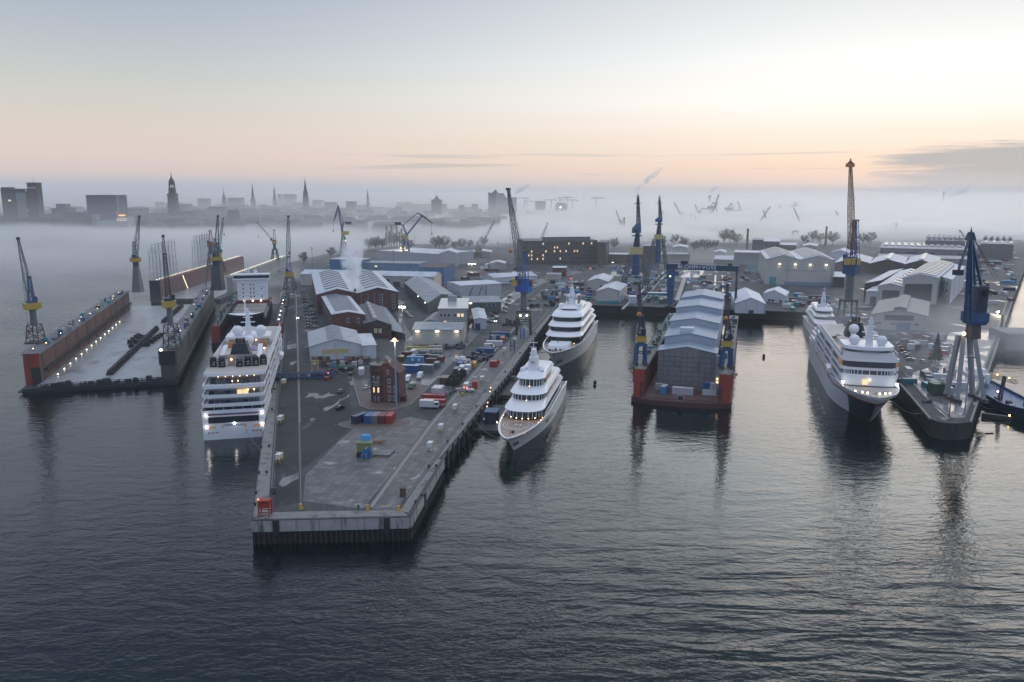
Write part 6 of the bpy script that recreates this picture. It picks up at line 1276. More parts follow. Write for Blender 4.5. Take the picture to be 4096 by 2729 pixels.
# -- working craft
p0 = G(4046, 1641, 3.6); hdw = radians(8)
w = thing('workboat', "blue decked workboat cut by the right hand frame edge, beside the misty pier", 'workboat', (p0.x + 6.6 + 62 * sin(hdw), p0.y + 62 * cos(hdw) - 5, 0), -(hdw + pi)); w['label'] = "blue decked workboat moored off the misty pier, beyond the dark floating beam"
rings = hull(66, 14, lambda s: 4.0 + 1.6 * max(0, s - .75) * 4, 3, 2.2, 2.6, bootz=0.4); add_hull(w, rings, mat("workboat_blue", (0.020, 0.060, 0.13), 0.4), M_BOOT, mat("blue_deck", (0.028, 0.095, 0.20), 0.5, var=0.25, vs=0.3), 1.0, M_CBLUE, 0.25)
b = MB(); b.box(-4.6, 4.6, 2, 10, 3, 7.5); b.box(-3.5, 3.5, 3, 8, 7.5, 9.5); b.build('deckhouse', M_SHIPW, w)
for i, (x, y, c) in enumerate(((4.6, 52, M_TEAL), (-2, 55, M_SHIPW), (3, 46, M_RUST), (5, 40, M_CDARK), (-3, 48, M_CDARK))): b = MB(); b.cbox(x, y, 3.0, 1.8, 2.2, 1.4); b.build('deck_box', c, w)
b = MB(); b.truss((4, 40, 3), (4, 42, 14), 1.2, 0.8, 6, 0.25, (1, 0, 0)); b.build('deck_mast', M_CNAVY, w)
lamp_part(w, (4.4, 38.5, 6.5), 0.35, M_LAMPC, 'deck_lamp')
def beam_thing(name, label, cat, a, c, wd, ht, m):
 mid = (a + c) / 2; t = thing(name, label, cat, (mid.x, mid.y, 0)); b = MB(); b.beam(a - Vector((mid.x, mid.y, 0)), c - Vector((mid.x, mid.y, 0)), wd, ht); b.build('beam', m, t); return t
t = beam_thing('floating_boom', "thick dark floating beam holding the blue workboat off the misty pier", 'boom', G(3926, 1662, 0.6), G(4048, 1678, 0.6), 1.8, 2.2, M_DARK)
lamp_part(t, G(4038, 1662, 2.4) - Vector(t.location), 0.35, M_LAMPO, 'lamp')
a = G(3866, 1484, DK); c = G(4066, 1540, 4.5); t = thing('gangway', "long pale yellow lattice gangway reaching from the misty pier to the blue workboat", 'gangway', a)
b = MB(); b.truss((0, 0, 1.2), c - a + Vector((0, 0, 1.2)), 1.6, 1.6, 16, 0.2, (0, 0, 1)); b.build('lattice', M_YELP, t)
for k in (0.1, 0.34, 0.62, 0.85): lamp_part(t, (c - a) * k + Vector((0, 0, 2.2)), 0.32, M_LAMPO, 'lamp')
a = G(4062, 1408, 0); t = thing('jack_up_barge', "grey box shaped pontoon with one tall pile in the channel beyond the pier", 'pontoon', a, -0.12)
b = MB(); b.box(-5.5, 13, 0, 22, -1, 10.5); b.build('body', mat('pontoon_grey', (0.17, 0.175, 0.18), 0.7, var=.2), t); b = MB(); b.box(-9, 14, -1.5, 24, -1, 0.9); b.build('float', M_DARK, t)
b = MB(); b.tube((2.2, 24, 0), (2.2, 24, 18), 0.8, 0.8, 10); b.build('pile', mat("rust_pile", (0.16, 0.08, 0.07), .7), t); b = MB(); rail(b, [(-5.5, 0, 10.5), (13, 0, 10.5)], 1.1, 0.08); b.build('railing', M_CDARK, t)
# boarding ramp, pontoon and blue cabin beside the nearest yacht
a = G(1952, 1560, DK); c = G(1926, 1690, 1.2); t = thing('boarding_ramp', "dark blue boarding ramp lined with lamps sloping from the quay to the pontoon", 'ramp', a)
b = MB(); d_ = c - a;
for s in (-0.9, 0.9): b.truss(Vector((s, 0, 0.4)), d_ + Vector((s, 0, 0.4)), 0.7, 0.7, 14, 0.14, (0, 0, 1))
b.beam((0, 0, 0), d_, 2.0, 0.2); b.build('walkway', M_CBLUE, t)
for k in lin(0.02, 0.98, 9): lamp_part(t, d_ * k + Vector((1.15, 0, 1.2)), 0.2, M_WARM, 'lamp')
a = G(1968, 1712, 0); t = thing('landing_pontoon', "dark pontoon at the foot of the lamp lined ramp, against the quay", 'pontoon', a, -radians(10))
b = MB(); b.box(-6.5, 4.5, -7, 30, -0.6, 1.1); b.build('deck', M_CDARK, t); b = MB(); rail(b, [(-6.3, -6.8, 1.1), (4.3, -6.8, 1.1), (4.3, 29, 1.1)], 1.1, 0.07); b.build('railing', M_GREYD, t)
a = G(1966, 1690, 1.1); t = thing('gatehouse', "blue cabin with a flat blue roof standing on the dark landing pontoon", 'cabin', a, -radians(10))
b = MB(); b.box(-2.4, 2.4, -2.2, 4, 0, 4.4); b.build('body', M_CNAVY, t); b = MB(); b.box(-2.7, 2.7, -2.5, 4.3, 4.4, 4.8); b.build('roof', M_CBLUE, t); b = MB(); b.box(-1.2, 1.2, -2.3, -2.2, 0.3, 3.4); b.build('window', M_PANE, t)
lamp_part(t, (2.8, -2.8, 1.0), 0.28, M_LAMPO, 'lamp')
a = G(2010, 1500, 0); t = thing('barge', "flat dark barge lying in the shade between quay and nearest yacht", 'barge', G(2030, 1560, 0), -radians(10))
b = MB(); b.box(-5, 4, -16, 22, -0.5, 1.6); b.build('hull', mat("barge_grey", (0.07, 0.068, 0.065), .7, var=.3), t); b = MB(); b.cbox(0, 12, 1.6, 3, 4, 2); b.build('deck_box', M_GREYD, t)
# ---------------------------------------------------------------- the city across the fog
C_BRK = win_wall("city_brick_wall", (0.075, 0.060, 0.056), 5, 4.5, 0.45, 0.45, (0.045, 0.048, 0.052), (1, .7, .4), 0.012)
C_GRY = win_wall("city_grey_wall", (0.13, 0.135, 0.145), 5, 4.5, 0.5, 0.45, (0.06, 0.065, 0.075), (1, .75, .5), 0.012)
C_PAL = win_wall("city_pale_wall", (0.26, 0.265, 0.27), 5, 4.5, 0.5, 0.45, (0.12, 0.13, 0.14), (1, .75, .5), 0.01)
C_BLU = win_wall("city_blue_glass", (0.060, 0.085, 0.12), 6, 4.0, 0.75, 0.6, (0.045, 0.07, 0.11), (1, .75, .5), 0.01, rough=0.5)
M_COPPER = mat("copper_green", (0.055, 0.085, 0.085), 0.6); M_SLATE = mat("spire_slate", (0.040, 0.042, 0.046), 0.6); M_STONE = mat("dark_stone", (0.085, 0.075, 0.070), 0.8, var=0.2, vs=0.1)
M_CROOF = mat("city_roof", (0.10, 0.10, 0.105), 0.7, var=0.3, vs=0.05)
def block(name, label, u0, u1, vt, Y, m, depth=30, z0=8, roof=None, top=None):
 x0 = XU(u0, vt, Y); x1 = XU(u1, vt, Y); zt = ZV(vt, Y); r = thing(name, label, 'building', ((x0 + x1) / 2, Y, z0)); w = (x1 - x0) / 2
 b = MB(); b.box(-w, w, 0, depth, 0, zt - z0); b.build('wall', m, r)
 b = MB(); b.box(-w - 0.6, w + 0.6, -0.6, depth + 0.6, zt - z0, zt - z0 + 1.2); b.build('roof', roof or M_CROOF, r)
 if top: b = MB(); t0, t1, th = top; b.box(-w + 2 * w * t0, -w + 2 * w * t1, depth * .2, depth * .8, zt - z0 + 1.2, zt - z0 + 1.2 + th); b.build('roof_house', m, r)
 return r, w, zt - z0
def bpart(r, x0, x1, y0, y1, z0, z1, nm, m): b = MB(); b.box(x0, x1, y0, y1, z0, z1); return b.build(nm, m, r)
r, w, h = block('hotel_slab', "dark hotel slab with one pale grey wall strip, at the city shore", 2, 108, 758, 1520, C_BRK, 26)
bpart(r, w * 0.12, w * 0.86, -0.5, 0, 0, h - 6, 'pale_strip', mat("pale_strip", (0.19, 0.20, 0.205), 0.7)); bpart(r, -w * .5, -w * .3, -0.6, 0, h - 22, h - 19, 'lit_sign', M_LITW); bpart(r, -w, -w * .4, 2, 20, h + 1.2, h + 4, 'roof_house', C_BRK)
r, w, h = block('round_tower', "tall slim brick tower with a glazed crown next to the dark hotel slab", 106, 143, 733, 1515, mat("reddish_tower", (0.085, 0.058, 0.055), 0.8, var=0.3, vs=0.1), 18)
bpart(r, -w * .95, w * .95, -0.4, 0, h - 10, h - 7, 'crown_glazing', M_GREYW); b = MB(); b.tube((0, 8, h), (0, 8, h + 12), 0.4, 0.15, 6); b.build('antenna', M_REDO, r)
r, w, h = block('office_block', "wide blue glazed office block alone on the city shore", 343, 473, 783, 1560, C_BLU, 34); bpart(r, w * .86, w, -0.4, 0, 0, h, 'side_strip', C_PAL)
r, w, h = block('ferry_terminal', "low white terminal with an orange lit sign and two white light bands above the fog", 466, 508, 868, 1490, mat("terminal_wall", (0.35, 0.36, 0.38), .6), 30, 10)
bpart(r, -w, w, -0.5, 0, h - 4, h - 3, 'light_band', M_LITW); bpart(r, -w, w * .9, -0.5, 0, h - 7, h - 6, 'light_band', M_LITW); bpart(r, -w * .8, w * .3, 4, 8, h + 1, h + 4, 'lit_sign', mat("orange_sign", (1, .5, .1), .5, emit=(1, .42, .08), es=1.6))
block('shore_hall', "long white shed line at the fog's edge left of the terminal", 385, 466, 882, 1490, mat("terminal_wall", (0.35, 0.36, 0.38)), 20, 10)
block('shore_tower', "pale narrow stair tower between office block and white sheds", 366, 383, 858, 1500, C_PAL, 14, 10)
block('old_building', "dark low building at the foot of the hotel slab and slim tower", 60, 200, 874, 1490, C_BRK, 30, 10)
block('old_building', "brick block right of the slim tower, below a pale dome", 255, 330, 852, 1510, C_BRK, 30, 10)
block('old_building', "grey domed roof block behind the brick one, left of the blue office", 205, 270, 835, 1600, C_GRY, 30, 10, top=(.2, .8, 8))
for q in [("first pair of low grey hazy slabs left of the tallest thin spires", 789, 829, 796, 2700, C_GRY), ("grey hazy slab with stepped right side beside the council hall spire", 910, 965, 793, 2700, C_GRY), ("narrow hazy tower slab just left of the wide twin slab", 1110, 1122, 779, 3300, C_PAL), ("wide pale high-rise slab floating above the haze between two spires", 1133, 1179, 779, 3300, C_PAL),
  ("flat hazy slab right of the tallest dark spire", 1248, 1286, 802, 2900, C_PAL), ("wide dark slab with two roof steps right of the tallest dark spire", 1297, 1343, 811, 2400, C_GRY), ("dark near-square slab left of the openwork lantern spire", 1383, 1420, 808, 2300, C_GRY), ("broad faint slab right of the openwork lantern spire", 1585, 1645, 811, 3000, C_PAL),
  ("long faint low slab left of the pyramid topped tower", 1652, 1722, 818, 3000, C_PAL), ("narrow dark tower right of the pyramid topped tower", 1835, 1855, 822, 2300, C_BRK), ("hazy tower with a small stepped top left of the concert hall", 1886, 1911, 818, 2500, C_GRY), ("hazy office block with a raised left corner right of the concert hall", 2142, 2183, 806, 2700, C_GRY), ("faint low slab behind the narrow dark tower", 1862, 1884, 830, 2600, C_PAL),
  ("small foggy block topped by a blurred roof just right of the terminal hill", 2103, 2136, 848, 2500, C_GRY), ("small office slab right of the pyramid topped tower's foot", 1766, 1785, 818, 2500, C_GRY)]:
 block('tower_block', q[0], q[1], q[2], q[3], q[4], q[5], 30)
r, w, h = block('rounded_block', "dark rounded block with three work lamps under the cluster of tower cranes", 2223, 2268, 820, 2700, C_GRY, 36, top=(.12, .88, 6))
for x, z in ((-0.15, h - 8), (-1.25, h - 34), (1.25, h - 36)): lamp_part(r, (x * w, -4, z), 2.6, M_LAMPO, 'work_lamp')
bpart(r, -2.2 * w, 2.4 * w, -2, 30, 0, h - 38, 'low_wing', C_GRY)
r, w, h = block('corner_tower', "dark riverside tower with a pyramid top and thin antenna", 1725, 1765, 801, 2150, C_BRK, 26)
b = MB(); b.cbox(0, 13, h + 1.2, w * 1.1, 18, 9, 0, 0.3); b.tube((0, 13, h + 9), (0, 13, h + 26), 0.5, 0.15, 6); b.build('pyramid_top', M_COPPER, r)
def spire(name, label, u, Y, prof, m0, m1, split, n=8, z0=8, lantern=None):
 """prof: list of (v, half width in photo px) from bottom up"""
 x = XU(u, prof[-1][0], Y); r = thing(name, label, 'church tower', (x, Y, z0)); k = Y / F
 def seg(ps, nm, m, nn):
  b = MB(); rings = []
  for v, w in ps:
   z = max(0, ZV(v, Y) - z0); rings.append([(w * k * cos(2 * pi * (i + .5) / nn) * (1.2 if nn == 4 else 1), w * k * sin(2 * pi * (i + .5) / nn) * (1.2 if nn == 4 else 1), z) for i in range(nn)])
  b.loft(rings); b.build(nm, m, r)
 seg(prof[:split + 1], 'tower', m0, 4); seg(prof[split:], 'spire', m1, n)
 if lantern:
  v0, v1, w = lantern; b = MB()
  for i in range(8): a = 2 * pi * i / 8; b.beam((w * k * cos(a), w * k * sin(a), ZV(v0, Y) - z0), (w * k * cos(a), w * k * sin(a), ZV(v1, Y) - z0), 0.9)
  b.build('lantern', M_STONE, r)
 return r
Y = 1680
r = spire('church_tower', "baroque church tower with open lantern and domed cap, the most massive tower on the skyline", 688, Y, [(905, 20), (845, 20), (838, 18.5), (782, 17.5), (780, 19.5), (777, 18), (772, 14), (757, 13.4), (755, 15), (752, 12)], M_STONE, M_SLATE, 6, 8)
k = Y / F; b = MB(); ps = [(739, 11.5), (737, 12.5), (735, 11.5), (726, 11), (718, 7.5), (714, 4), (712, 4.5), (708, 2.6), (698, 1.0), (684, 0.3)]
b.loft([[(w_ * k * cos(2 * pi * i / 12), w_ * k * sin(2 * pi * i / 12), ZV(v, Y) - 8) for i in range(12)] for v, w_ in ps]); b.build('dome', M_SLATE, r)
b = MB()
for i in range(8): a = 2 * pi * (i + .5) / 8; b.beam((9.8 * k * cos(a), 9.8 * k * sin(a), ZV(753, Y) - 8), (9.8 * k * cos(a), 9.8 * k * sin(a), ZV(738, Y) - 8), 1.5)
b.build('lantern', M_STONE, r)
b = MB(); x0 = 22 * k; b.box(-x0 * .5, x0 * 3.2, 6, 46, 0, ZV(846, Y) - 8); b.build('nave', M_STONE, r)
spire('church_tower', "slim copper topped council hall tower, leftmost of the thin spires", 893, 2450, [(860, 9), (800, 8.6), (796, 7), (787, 6), (783, 3.6), (775, 2.6), (770, 1.2), (748, 0.3)], C_GRY, M_COPPER, 2)['label'] = "slim copper topped council hall tower with a needle tip"
spire('church_tower', "sharp copper spire on a square tower, directly right of the council hall tower", 1008, 2550, [(862, 9), (797, 8.8), (795, 6.5), (770, 3.6), (732, 0.3)], C_GRY, M_COPPER, 2)
spire('church_tower', "sharp spire directly left of the wide floating high-rise slab", 1096, 2700, [(862, 8), (800, 7.8), (797, 6), (775, 3.4), (744, 0.3)], C_GRY, M_SLATE, 2)
spire('church_tower', "tallest and darkest stone spire of the skyline", 1219, 2250, [(875, 12.5), (800, 11.5), (780, 9.5), (765, 8), (762, 6), (740, 3.2), (711, 0.3)], M_STONE, M_SLATE, 3)
spire('church_tower', "slender spire with an openwork lantern, rightmost thin spire of the city", 1470, 2350, [(875, 7.5), (810, 6.8), (806, 4.2), (790, 4.0), (786, 4.4), (780, 2.4), (757, 0.3)], M_STONE, M_COPPER, 2)['label'] = "slender spire with an openwork lantern between two square slabs"
spire('church_tower', "tiny distant spire just right of the massive baroque tower", 727, 2600, [(860, 4), (820, 3.6), (816, 3), (806, 0.3)], C_GRY, M_SLATE, 2)
# the concert hall with its wave roof
def concert():
 Y = 2300; x0 = XU(1953, 800, Y); r = thing('concert_hall', "big glassy concert hall with a wave shaped roof above the fog", 'concert hall', (x0, Y, 8)); Z = lambda v: ZV(v, Y) - 8; X = lambda u: XU(u, 800, Y) - x0
 top = [(1953, 768), (1960, 772), (1968, 771), (1976, 765), (1983, 757), (1988, 766), (1995, 774), (2003, 774), (2012, 771), (2018, 782), (2023, 790), (2034, 792), (2050, 790), (2067, 790)]
 b = MB(); f = [(X(u), 0, Z(v)) for u, v in top]; L = 60
 n = 5; b.loft([[(x, 0, 30) for x, y, z in f[:n]], f[:n], [(x, L, z - 4) for x, y, z in f[:n]], [(x, L, 30) for x, y, z in f[:n]]], closed=False, cap=False)
 b.build('glass_front', mat("concert_glass_dark", (0.10, 0.115, 0.13), 0.3, var=0.2, vs=0.05), r)
 b = MB(); b.loft([[(x, (i) * 3.5, 30) for i, (x, y, z) in enumerate(f[n - 1:])], [(x, i * 3.5, z) for i, (x, y, z) in enumerate(f[n - 1:])], [(x, L + i, z - 4) for i, (x, y, z) in enumerate(f[n - 1:])], [(x, L + i, 30) for i, (x, y, z) in enumerate(f[n - 1:])]], closed=False, cap=False)
 b.build('glass_side', win_wall("concert_glass", (0.24, 0.255, 0.27), 6, 4.5, 0.5, 0.5, (0.16, 0.175, 0.19), rough=0.35), r)
 b = MB(); b.loft([[(x, max(0, i - n + 1) * 3.5 if i >= n else 0, 0) for i, (x, y, z) in enumerate(f)], [(x, max(0, i - n + 1) * 3.5 if i >= n else 0, 30) for i, (x, y, z) in enumerate(f)]], closed=False, cap=False)
 b.box(f[0][0], f[-1][0], 2, L, 0, 29); b.build('brick_base', C_BRK, r)
concert()
# tall things on the horizon to the right
for q in [("tall power station chimney in front of the grey cloud bank, beside a drifting plume", 3776, 767, 805, 5200, 9), ("short far chimney stub on the fog horizon right of the tallest crane", 3611, 791, 803, 5600, 8), ("short far stub on the fog horizon right beside the tallest crane", 3421, 786, 802, 5600, 8), ("short stub topped by a small plume on the horizon", 2839, 782, 792, 4600, 16),
  ("thin brick chimney beside the boiler house", 2992, 916, 975, 1180, 3.4), ("thin brick chimney left of the tallest crane's blue tower", 3307, 907, 952, 1250, 3.0), ("small dark chimney in the foggy yard behind the slim cranes", 2782, 868, 885, 2000, 3), ("hair thin chimney left of the small dark one in the foggy yard", 2767, 858, 880, 2100, 1.8), ("small chimney right of the lit tower in the foggy yard", 2937, 875, 896, 2000, 2.6), ("lattice dark stack right of the left leaning foggy jib", 2497, 870, 905, 1750, 4)]:
 lb, u, vt, vb, Y, d = q; x = XU(u, vt, Y); r = thing('chimney', lb, 'chimney', (x, Y, 5)); zt = ZV(vt, Y) - 5; b = MB(); b.tube((0, 0, 0), (0, 0, zt), d * .62, d * .45, 12); b.build('shaft', mat("chimney_brick", (0.10, 0.075, 0.07), .8), r)
 b = MB(); b.tube((0, 0, zt - d * .8), (0, 0, zt + .3), d * .55, d * .55, 12); b.build('rim', M_DARK, r)
def pylon():
 Y = 1500; g = P(3580, 955, Y); r = thing('power_pylon', "hazy lattice power pylon standing right of the tallest crane", 'pylon', (g.x, Y, 6)); zt = ZV(894, Y) - 6; m = mat("pylon_steel", (0.17, 0.15, 0.15), .6)
 b = MB(); b.truss((0, 0, 0), (0, 0, zt), 7, 1.0, 14, 0.5, (0, 1, 0), 0.35); b.build('mast', m, r)
 for f, w in ((0.98, 5), (0.80, 6.5), (0.64, 9)): b = MB(); b.truss((-w, 0, zt * f), (w, 0, zt * f), 0.9, 0.9, 8, 0.35, (0, 0, 1)); b.build('cross_arm', m, r)
pylon()
Y = 1450; g = P(3180, 953, Y); r = thing('bare_gantry', "pale bare portal frame standing in the fog behind the low lit hall", 'gantry', (g.x, Y, 6)); zt = ZV(925, Y) - 6; m = mat("pylon_steel", (0.17, 0.15, 0.15)); k = Y / F
for s in (-1, 1): b = MB(); b.truss((s * 9 * k, 0, 0), (s * 9 * k, 0, zt), 2, 2, 8, .4, (0, 1, 0)); b.build('leg', m, r)
b = MB(); b.beam((-11 * k, 0, zt), (11 * k, 0, zt), 2.0); b.build('girder', m, r)
# the crowded roofs of the old town, too many and too faint to tell apart
rc = random.Random(11); cm = [mat("roofscape_" + n, c, 0.8) for n, c in (('dark', (0.050, 0.052, 0.058)), ('brown', (0.075, 0.060, 0.058)), ('grey', (0.11, 0.115, 0.12)), ('pale', (0.22, 0.22, 0.225)))]
b = MB()
for i in range(950):
 y = 1500 + (rc.random() ** 1.3) * 1500; u = -60 + rc.random() * 2060; x = (u - CX) / F * y * 1.02; w = 8 + rc.random() * 16; d = 10 + rc.random() * 10
 shore = 1520 + max(0, x + 300) * 0.75
 if y < shore: y = shore + rc.random() * 500; x = (u - CX) / F * y * 1.02
 hill = 14 * max(0, 1 - abs(x + 850) / 700); z = 8 + hill; h = 8 + rc.random() * 15 + (rc.random() * 14 if rc.random() < .14 else 0); b.mi = rc.choice([0, 0, 1, 1, 2, 3])
 b.box(x - w, x + w, y, y + d, z - 14, z + h); b.mi = rc.choice([0, 0, 1, 2]); b.hexa([(x - w, y, z + h), (x + w, y, z + h), (x + w, y + d, z + h), (x - w, y + d, z + h)], [(x - w, y + d * .45, z + h + 4), (x + w, y + d * .45, z + h + 4), (x + w, y + d * .55, z + h + 4), (x - w, y + d * .55, z + h + 4)])
stuff(b.build('city_roofscape', cm))
# ---------------------------------------------------------------- trees
M_BARK = mat("bare_bark", (0.055, 0.046, 0.040), 0.9); M_TWIG = mat("bare_twigs", (0.11, 0.095, 0.085), 0.9); M_LEAFD = mat("dark_foliage", (0.030, 0.038, 0.032), 0.9, var=0.3, vs=0.4)
def bare_tree(label, loc, H, spread, seed, poplar=False, group=None):
 r = random.Random(seed); t = thing('bare_tree', label, 'tree', loc, 0, group); tr = MB(); tw = MB()
 tr.tube((0, 0, 0), (0, 0, H * .35), H * .022, H * .015, 7); tr.tube((0, 0, H * .35), (0, 0, H * .92), H * .015, H * .003, 6)
 def twig(p, d, L, n):
  q = p + d * L; tr.beam(p, q, 0.05 * L) if n > 1 else None
  for i in range(5 if n > 0 else 0):
   a = d + Vector((r.uniform(-.7, .7), r.uniform(-.7, .7), r.uniform(-.2, .6))); a.normalize(); s = p + d * L * r.uniform(.35, 1); twig(s, a, L * r.uniform(.4, .6), n - 1)
  if n == 0:
   s = d.cross(Vector((r.random(), r.random(), r.random() + .1))).normalized() * 0.05 * (H / 15); tw.add([p - s, p + s, q], [(0, 1, 2)])
 for i in range(40 if poplar else 34):
  z = H * r.uniform(.12 if poplar else .16, .88); a = r.uniform(0, 2 * pi); up = 2.4 if poplar else 0.75; d = Vector((cos(a), sin(a), up)).normalized()
  L = (spread if not poplar else H * .16) * (1.15 - z / H * .7); twig(Vector((0, 0, z)), d, L, 3)
 tr.build('trunk', M_BARK, t); tw.build('crown', M_TWIG, t); return t
TP = [bare_tree("tall bare poplar in the misty group below the V shaped crane", (0, 0, -400), 30, 8, 1, True), bare_tree("tall bare poplar in the misty group below the V shaped crane", (0, 0, -400), 26, 8, 2, True), bare_tree("bare round crowned tree in mist on the yard's river edge", (0, 0, -400), 17, 7.5, 3), bare_tree("bare round crowned tree in mist on the yard's river edge", (0, 0, -400), 14, 7, 4)]
rt = random.Random(5); used = [False] * 4
def plant(k, u, v, sc, label, group):
 p = G(u, v, DK); o = TP[k]
 if used[k]: o = dup(TP[k], p)
 used[k] = True; o.location = p; o.scale = (sc, sc, sc * rt.uniform(.92, 1.08)); o.rotation_euler[2] = rt.uniform(0, 6); o['label'] = label; o['group'] = group
for i, (u, v, s) in enumerate([(1548, 990, 1.05), (1558, 993, 0.95), (1567, 990, 1.1), (1577, 994, 1.0), (1588, 992, 1.05), (1598, 995, 0.95), (1608, 994, 1.0), (1618, 997, 0.9)]): plant(i % 2, u, v, s, "tall bare poplar in the misty row below the V shaped crane", 'poplars in the mist')
for i, (u, v, s) in enumerate([(1475, 1002, 1.1), (1488, 998, .9), (1502, 1003, 1.1), (1515, 1000, 1), (1530, 1002, .95), (1640, 1003, 1.05)]): plant(2 + i % 2, u, v, s, "bare round tree in the mist beside the poplar row", 'round trees beside the poplars')
for i, (u, v, s) in enumerate([(1742, 1000, 1.2), (1758, 998, 1.0), (1778, 1000, 1.2), (1815, 1001, .8), (1846, 1000, 1.0), (1880, 995, .8), (1935, 990, .9)]): plant(2 + i % 2, u, v, s, "bare tree in haze right of the V shaped crane and dark roofed house", 'trees along the hazy shore')
for i, (u, v, s) in enumerate([(2455, 1000, 1.0), (2700, 985, 1.2), (2735, 1000, 1.1), (2775, 1010, 1.0), (2795, 1002, .9), (2818, 1010, 1.1), (2842, 1000, .8), (2862, 1002, .9), (2895, 980, 1.3), (2920, 976, 1.4), (2945, 982, 1.2), (3215, 985, 1.1), (3250, 975, 1.3), (3280, 978, 1.2), (3330, 982, 1.3), (3480, 985, 1.3), (3450, 980, 1.1), (2650, 990, 1.1)]): plant(2 + i % 2, u, v, s, "bare tree in the hazy belt between the slim cranes and the far factory", 'trees in the hazy belt')
for u, v, s, l in [(493, 893, 2.4, "dark pointed tree clump above the white terminal"), (1215, 1060, .9, "lone misty tree on the river's edge left of the grey mast"), (1325, 1035, 1.0, "dark ivy grown tree left of the folded beak crane")]:
 plant(3, u, v, s, l, 'lone trees');
def fir():
 g = G(3742, 1448, DK); t = thing('fir_tree', "dark jagged fir tree on the misty pier beside parked vans", 'tree', g); r = random.Random(4); b = MB(); b.tube((0, 0, 0), (0, 0, 15), .3, .08, 6); b.build('trunk', M_BARK, t); b = MB()
 for i in range(420):
  z = 1.5 + 13 * (i / 420); R = 3.4 * (1 - z / 15.2) * (0.75 + 0.5 * ((i // 28) % 2)); a = r.uniform(0, 2 * pi); p = Vector((0, 0, z + .4)); q = Vector((cos(a) * R, sin(a) * R, z - R * .25)); s = Vector((-sin(a), cos(a), 0)) * .35; b.add([p, q - s, q + Vector((0, 0, -.4)), q + s], [(0, 1, 2), (0, 2, 3)])
 b.build('crown', M_LEAFD, t)
fir()
# dark belt of shrubs and trees on the opposite bank, one mass in the haze
b = MB(); rb = random.Random(8)
for i in range(2600):
 u = -40 + rb.random() * 1500; Y = 1470 + rb.random() * 60 + max(0, u - 800) * .25; x = (u - CX) / F * Y * 1.02; z = 8 + rb.random() ** 1.6 * (22 if u < 700 else 12); s = 1.2 + rb.random() * 2.2; a = rb.random() * 6
 c = Vector((x, Y, z)); d = Vector((cos(a), sin(a), rb.uniform(-.5, .5))) * s; e = Vector((-sin(a) * .5, cos(a) * .5, 1)) * s; b.add([c - d, c + e, c + d, c - e], [(0, 1, 2, 3)])
stuff(b.build('bank_woods', mat("bank_foliage", (0.035, 0.036, 0.034), 0.9, var=.3, vs=.05)))
# ---------------------------------------------------------------- steam
def plume(label, pts, dens, seed, scale, name='steam_plume', aniso=0.4, cut=(0.34, 0.56)):
 """pts: list of (centre, radius); a soft volume inside a bent tube"""
 o0 = Vector(pts[0][0]); b = MB(); rings = []
 P2 = []
 for (a, ra), (c, rc_) in zip(pts, pts[1:]):
  for i in range(5): f = i / 5; P2.append((Vector(a) * (1 - f) + Vector(c) * f, ra * (1 - f) + rc_ * f))
 P2.append((Vector(pts[-1][0]), pts[-1][1]))
 for i, (c, ra) in enumerate(P2):
  d = (P2[min(i + 1, len(P2) - 1)][0] - P2[max(i - 1, 0)][0]).normalized(); a = d.cross(Vector((0, 1, 0.01))).normalized(); e = a.cross(d)
  rings.append([c - o0 + (a * cos(2 * pi * j / 14) + e * sin(2 * pi * j / 14)) * ra for j in range(14)])
 b.loft(rings); m = bpy.data.materials.new(name); m.use_nodes = True; t = NT(m.node_tree); t.n.clear()
 co = t.new('ShaderNodeTexCoord').outputs['Object']; n = t.noise(t.new('ShaderNodeMapping', ins={0: co, 1: (seed * 3.1, 0, 0)}).outputs[0], scale, 4.0, 0.6, 0.4)
 x, y, z = t.new('ShaderNodeSeparateXYZ', ins={0: co}).outputs
 zt = P2[-1][0].z - o0.z; fall = t.step(z, zt, zt * 0.35)
 # distance from the bent axis, so the rim melts away
 ax = None; dist = None
 for (a, ra), (c, rc_) in zip(pts, pts[1:]):
  a_ = Vector(a) - o0; c_ = Vector(c) - o0; dz = max(0.1, c_.z - a_.z)
  f = t.math('DIVIDE', t.math('SUBTRACT', z, a_.z), dz, clamp=False); f = t.math('MINIMUM', t.math('MAXIMUM', f, 0.0), 1.0)
  cx = t.math('ADD', a_.x, t.math('MULTIPLY', f, c_.x - a_.x)); cy = t.math('ADD', a_.y, t.math('MULTIPLY', f, c_.y - a_.y)); rr = t.math('ADD', ra, t.math('MULTIPLY', f, rc_ - ra))
  dd_ = t.math('SQRT', t.math('ADD', t.math('POWER', t.math('SUBTRACT', x, cx), 2.0), t.math('POWER', t.math('SUBTRACT', y, cy), 2.0)))
  k = t.math('ADD', t.math('DIVIDE', dd_, rr), t.math('MULTIPLY', t.math('GREATER_THAN', t.math('ABSOLUTE', t.math('SUBTRACT', z, (a_.z + c_.z) / 2)), dz / 2 + 0.01), 10.0))
  dist = k if dist is None else t.math('MINIMUM', dist, k)
 rim = t.step(dist, 1.0, 0.25)
 d = t.math('MULTIPLY', t.math('MULTIPLY', t.step(n, *cut), fall), t.math('MULTIPLY', rim, dens))
 v = t.new('ShaderNodeVolumePrincipled', ins={'Color': (0.97, 0.975, 0.98, 1), 'Density': d, 'Anisotropy': aniso}); t.l.new(v.outputs[0], t.new('ShaderNodeOutputMaterial').inputs['Volume']); m.cycles.volume_step_rate = 0.35
 o = b.build(name, m, None, o0); bm = bmesh.new(); bm.from_mesh(o.data); bmesh.ops.recalc_face_normals(bm, faces=bm.faces); bm.to_mesh(o.data); bm.free(); tag(o, label, 'steam'); return o
c = CHIM; Yc = c.y
pp = lambda u, v, dy=0: P(u, v, Yc + dy)
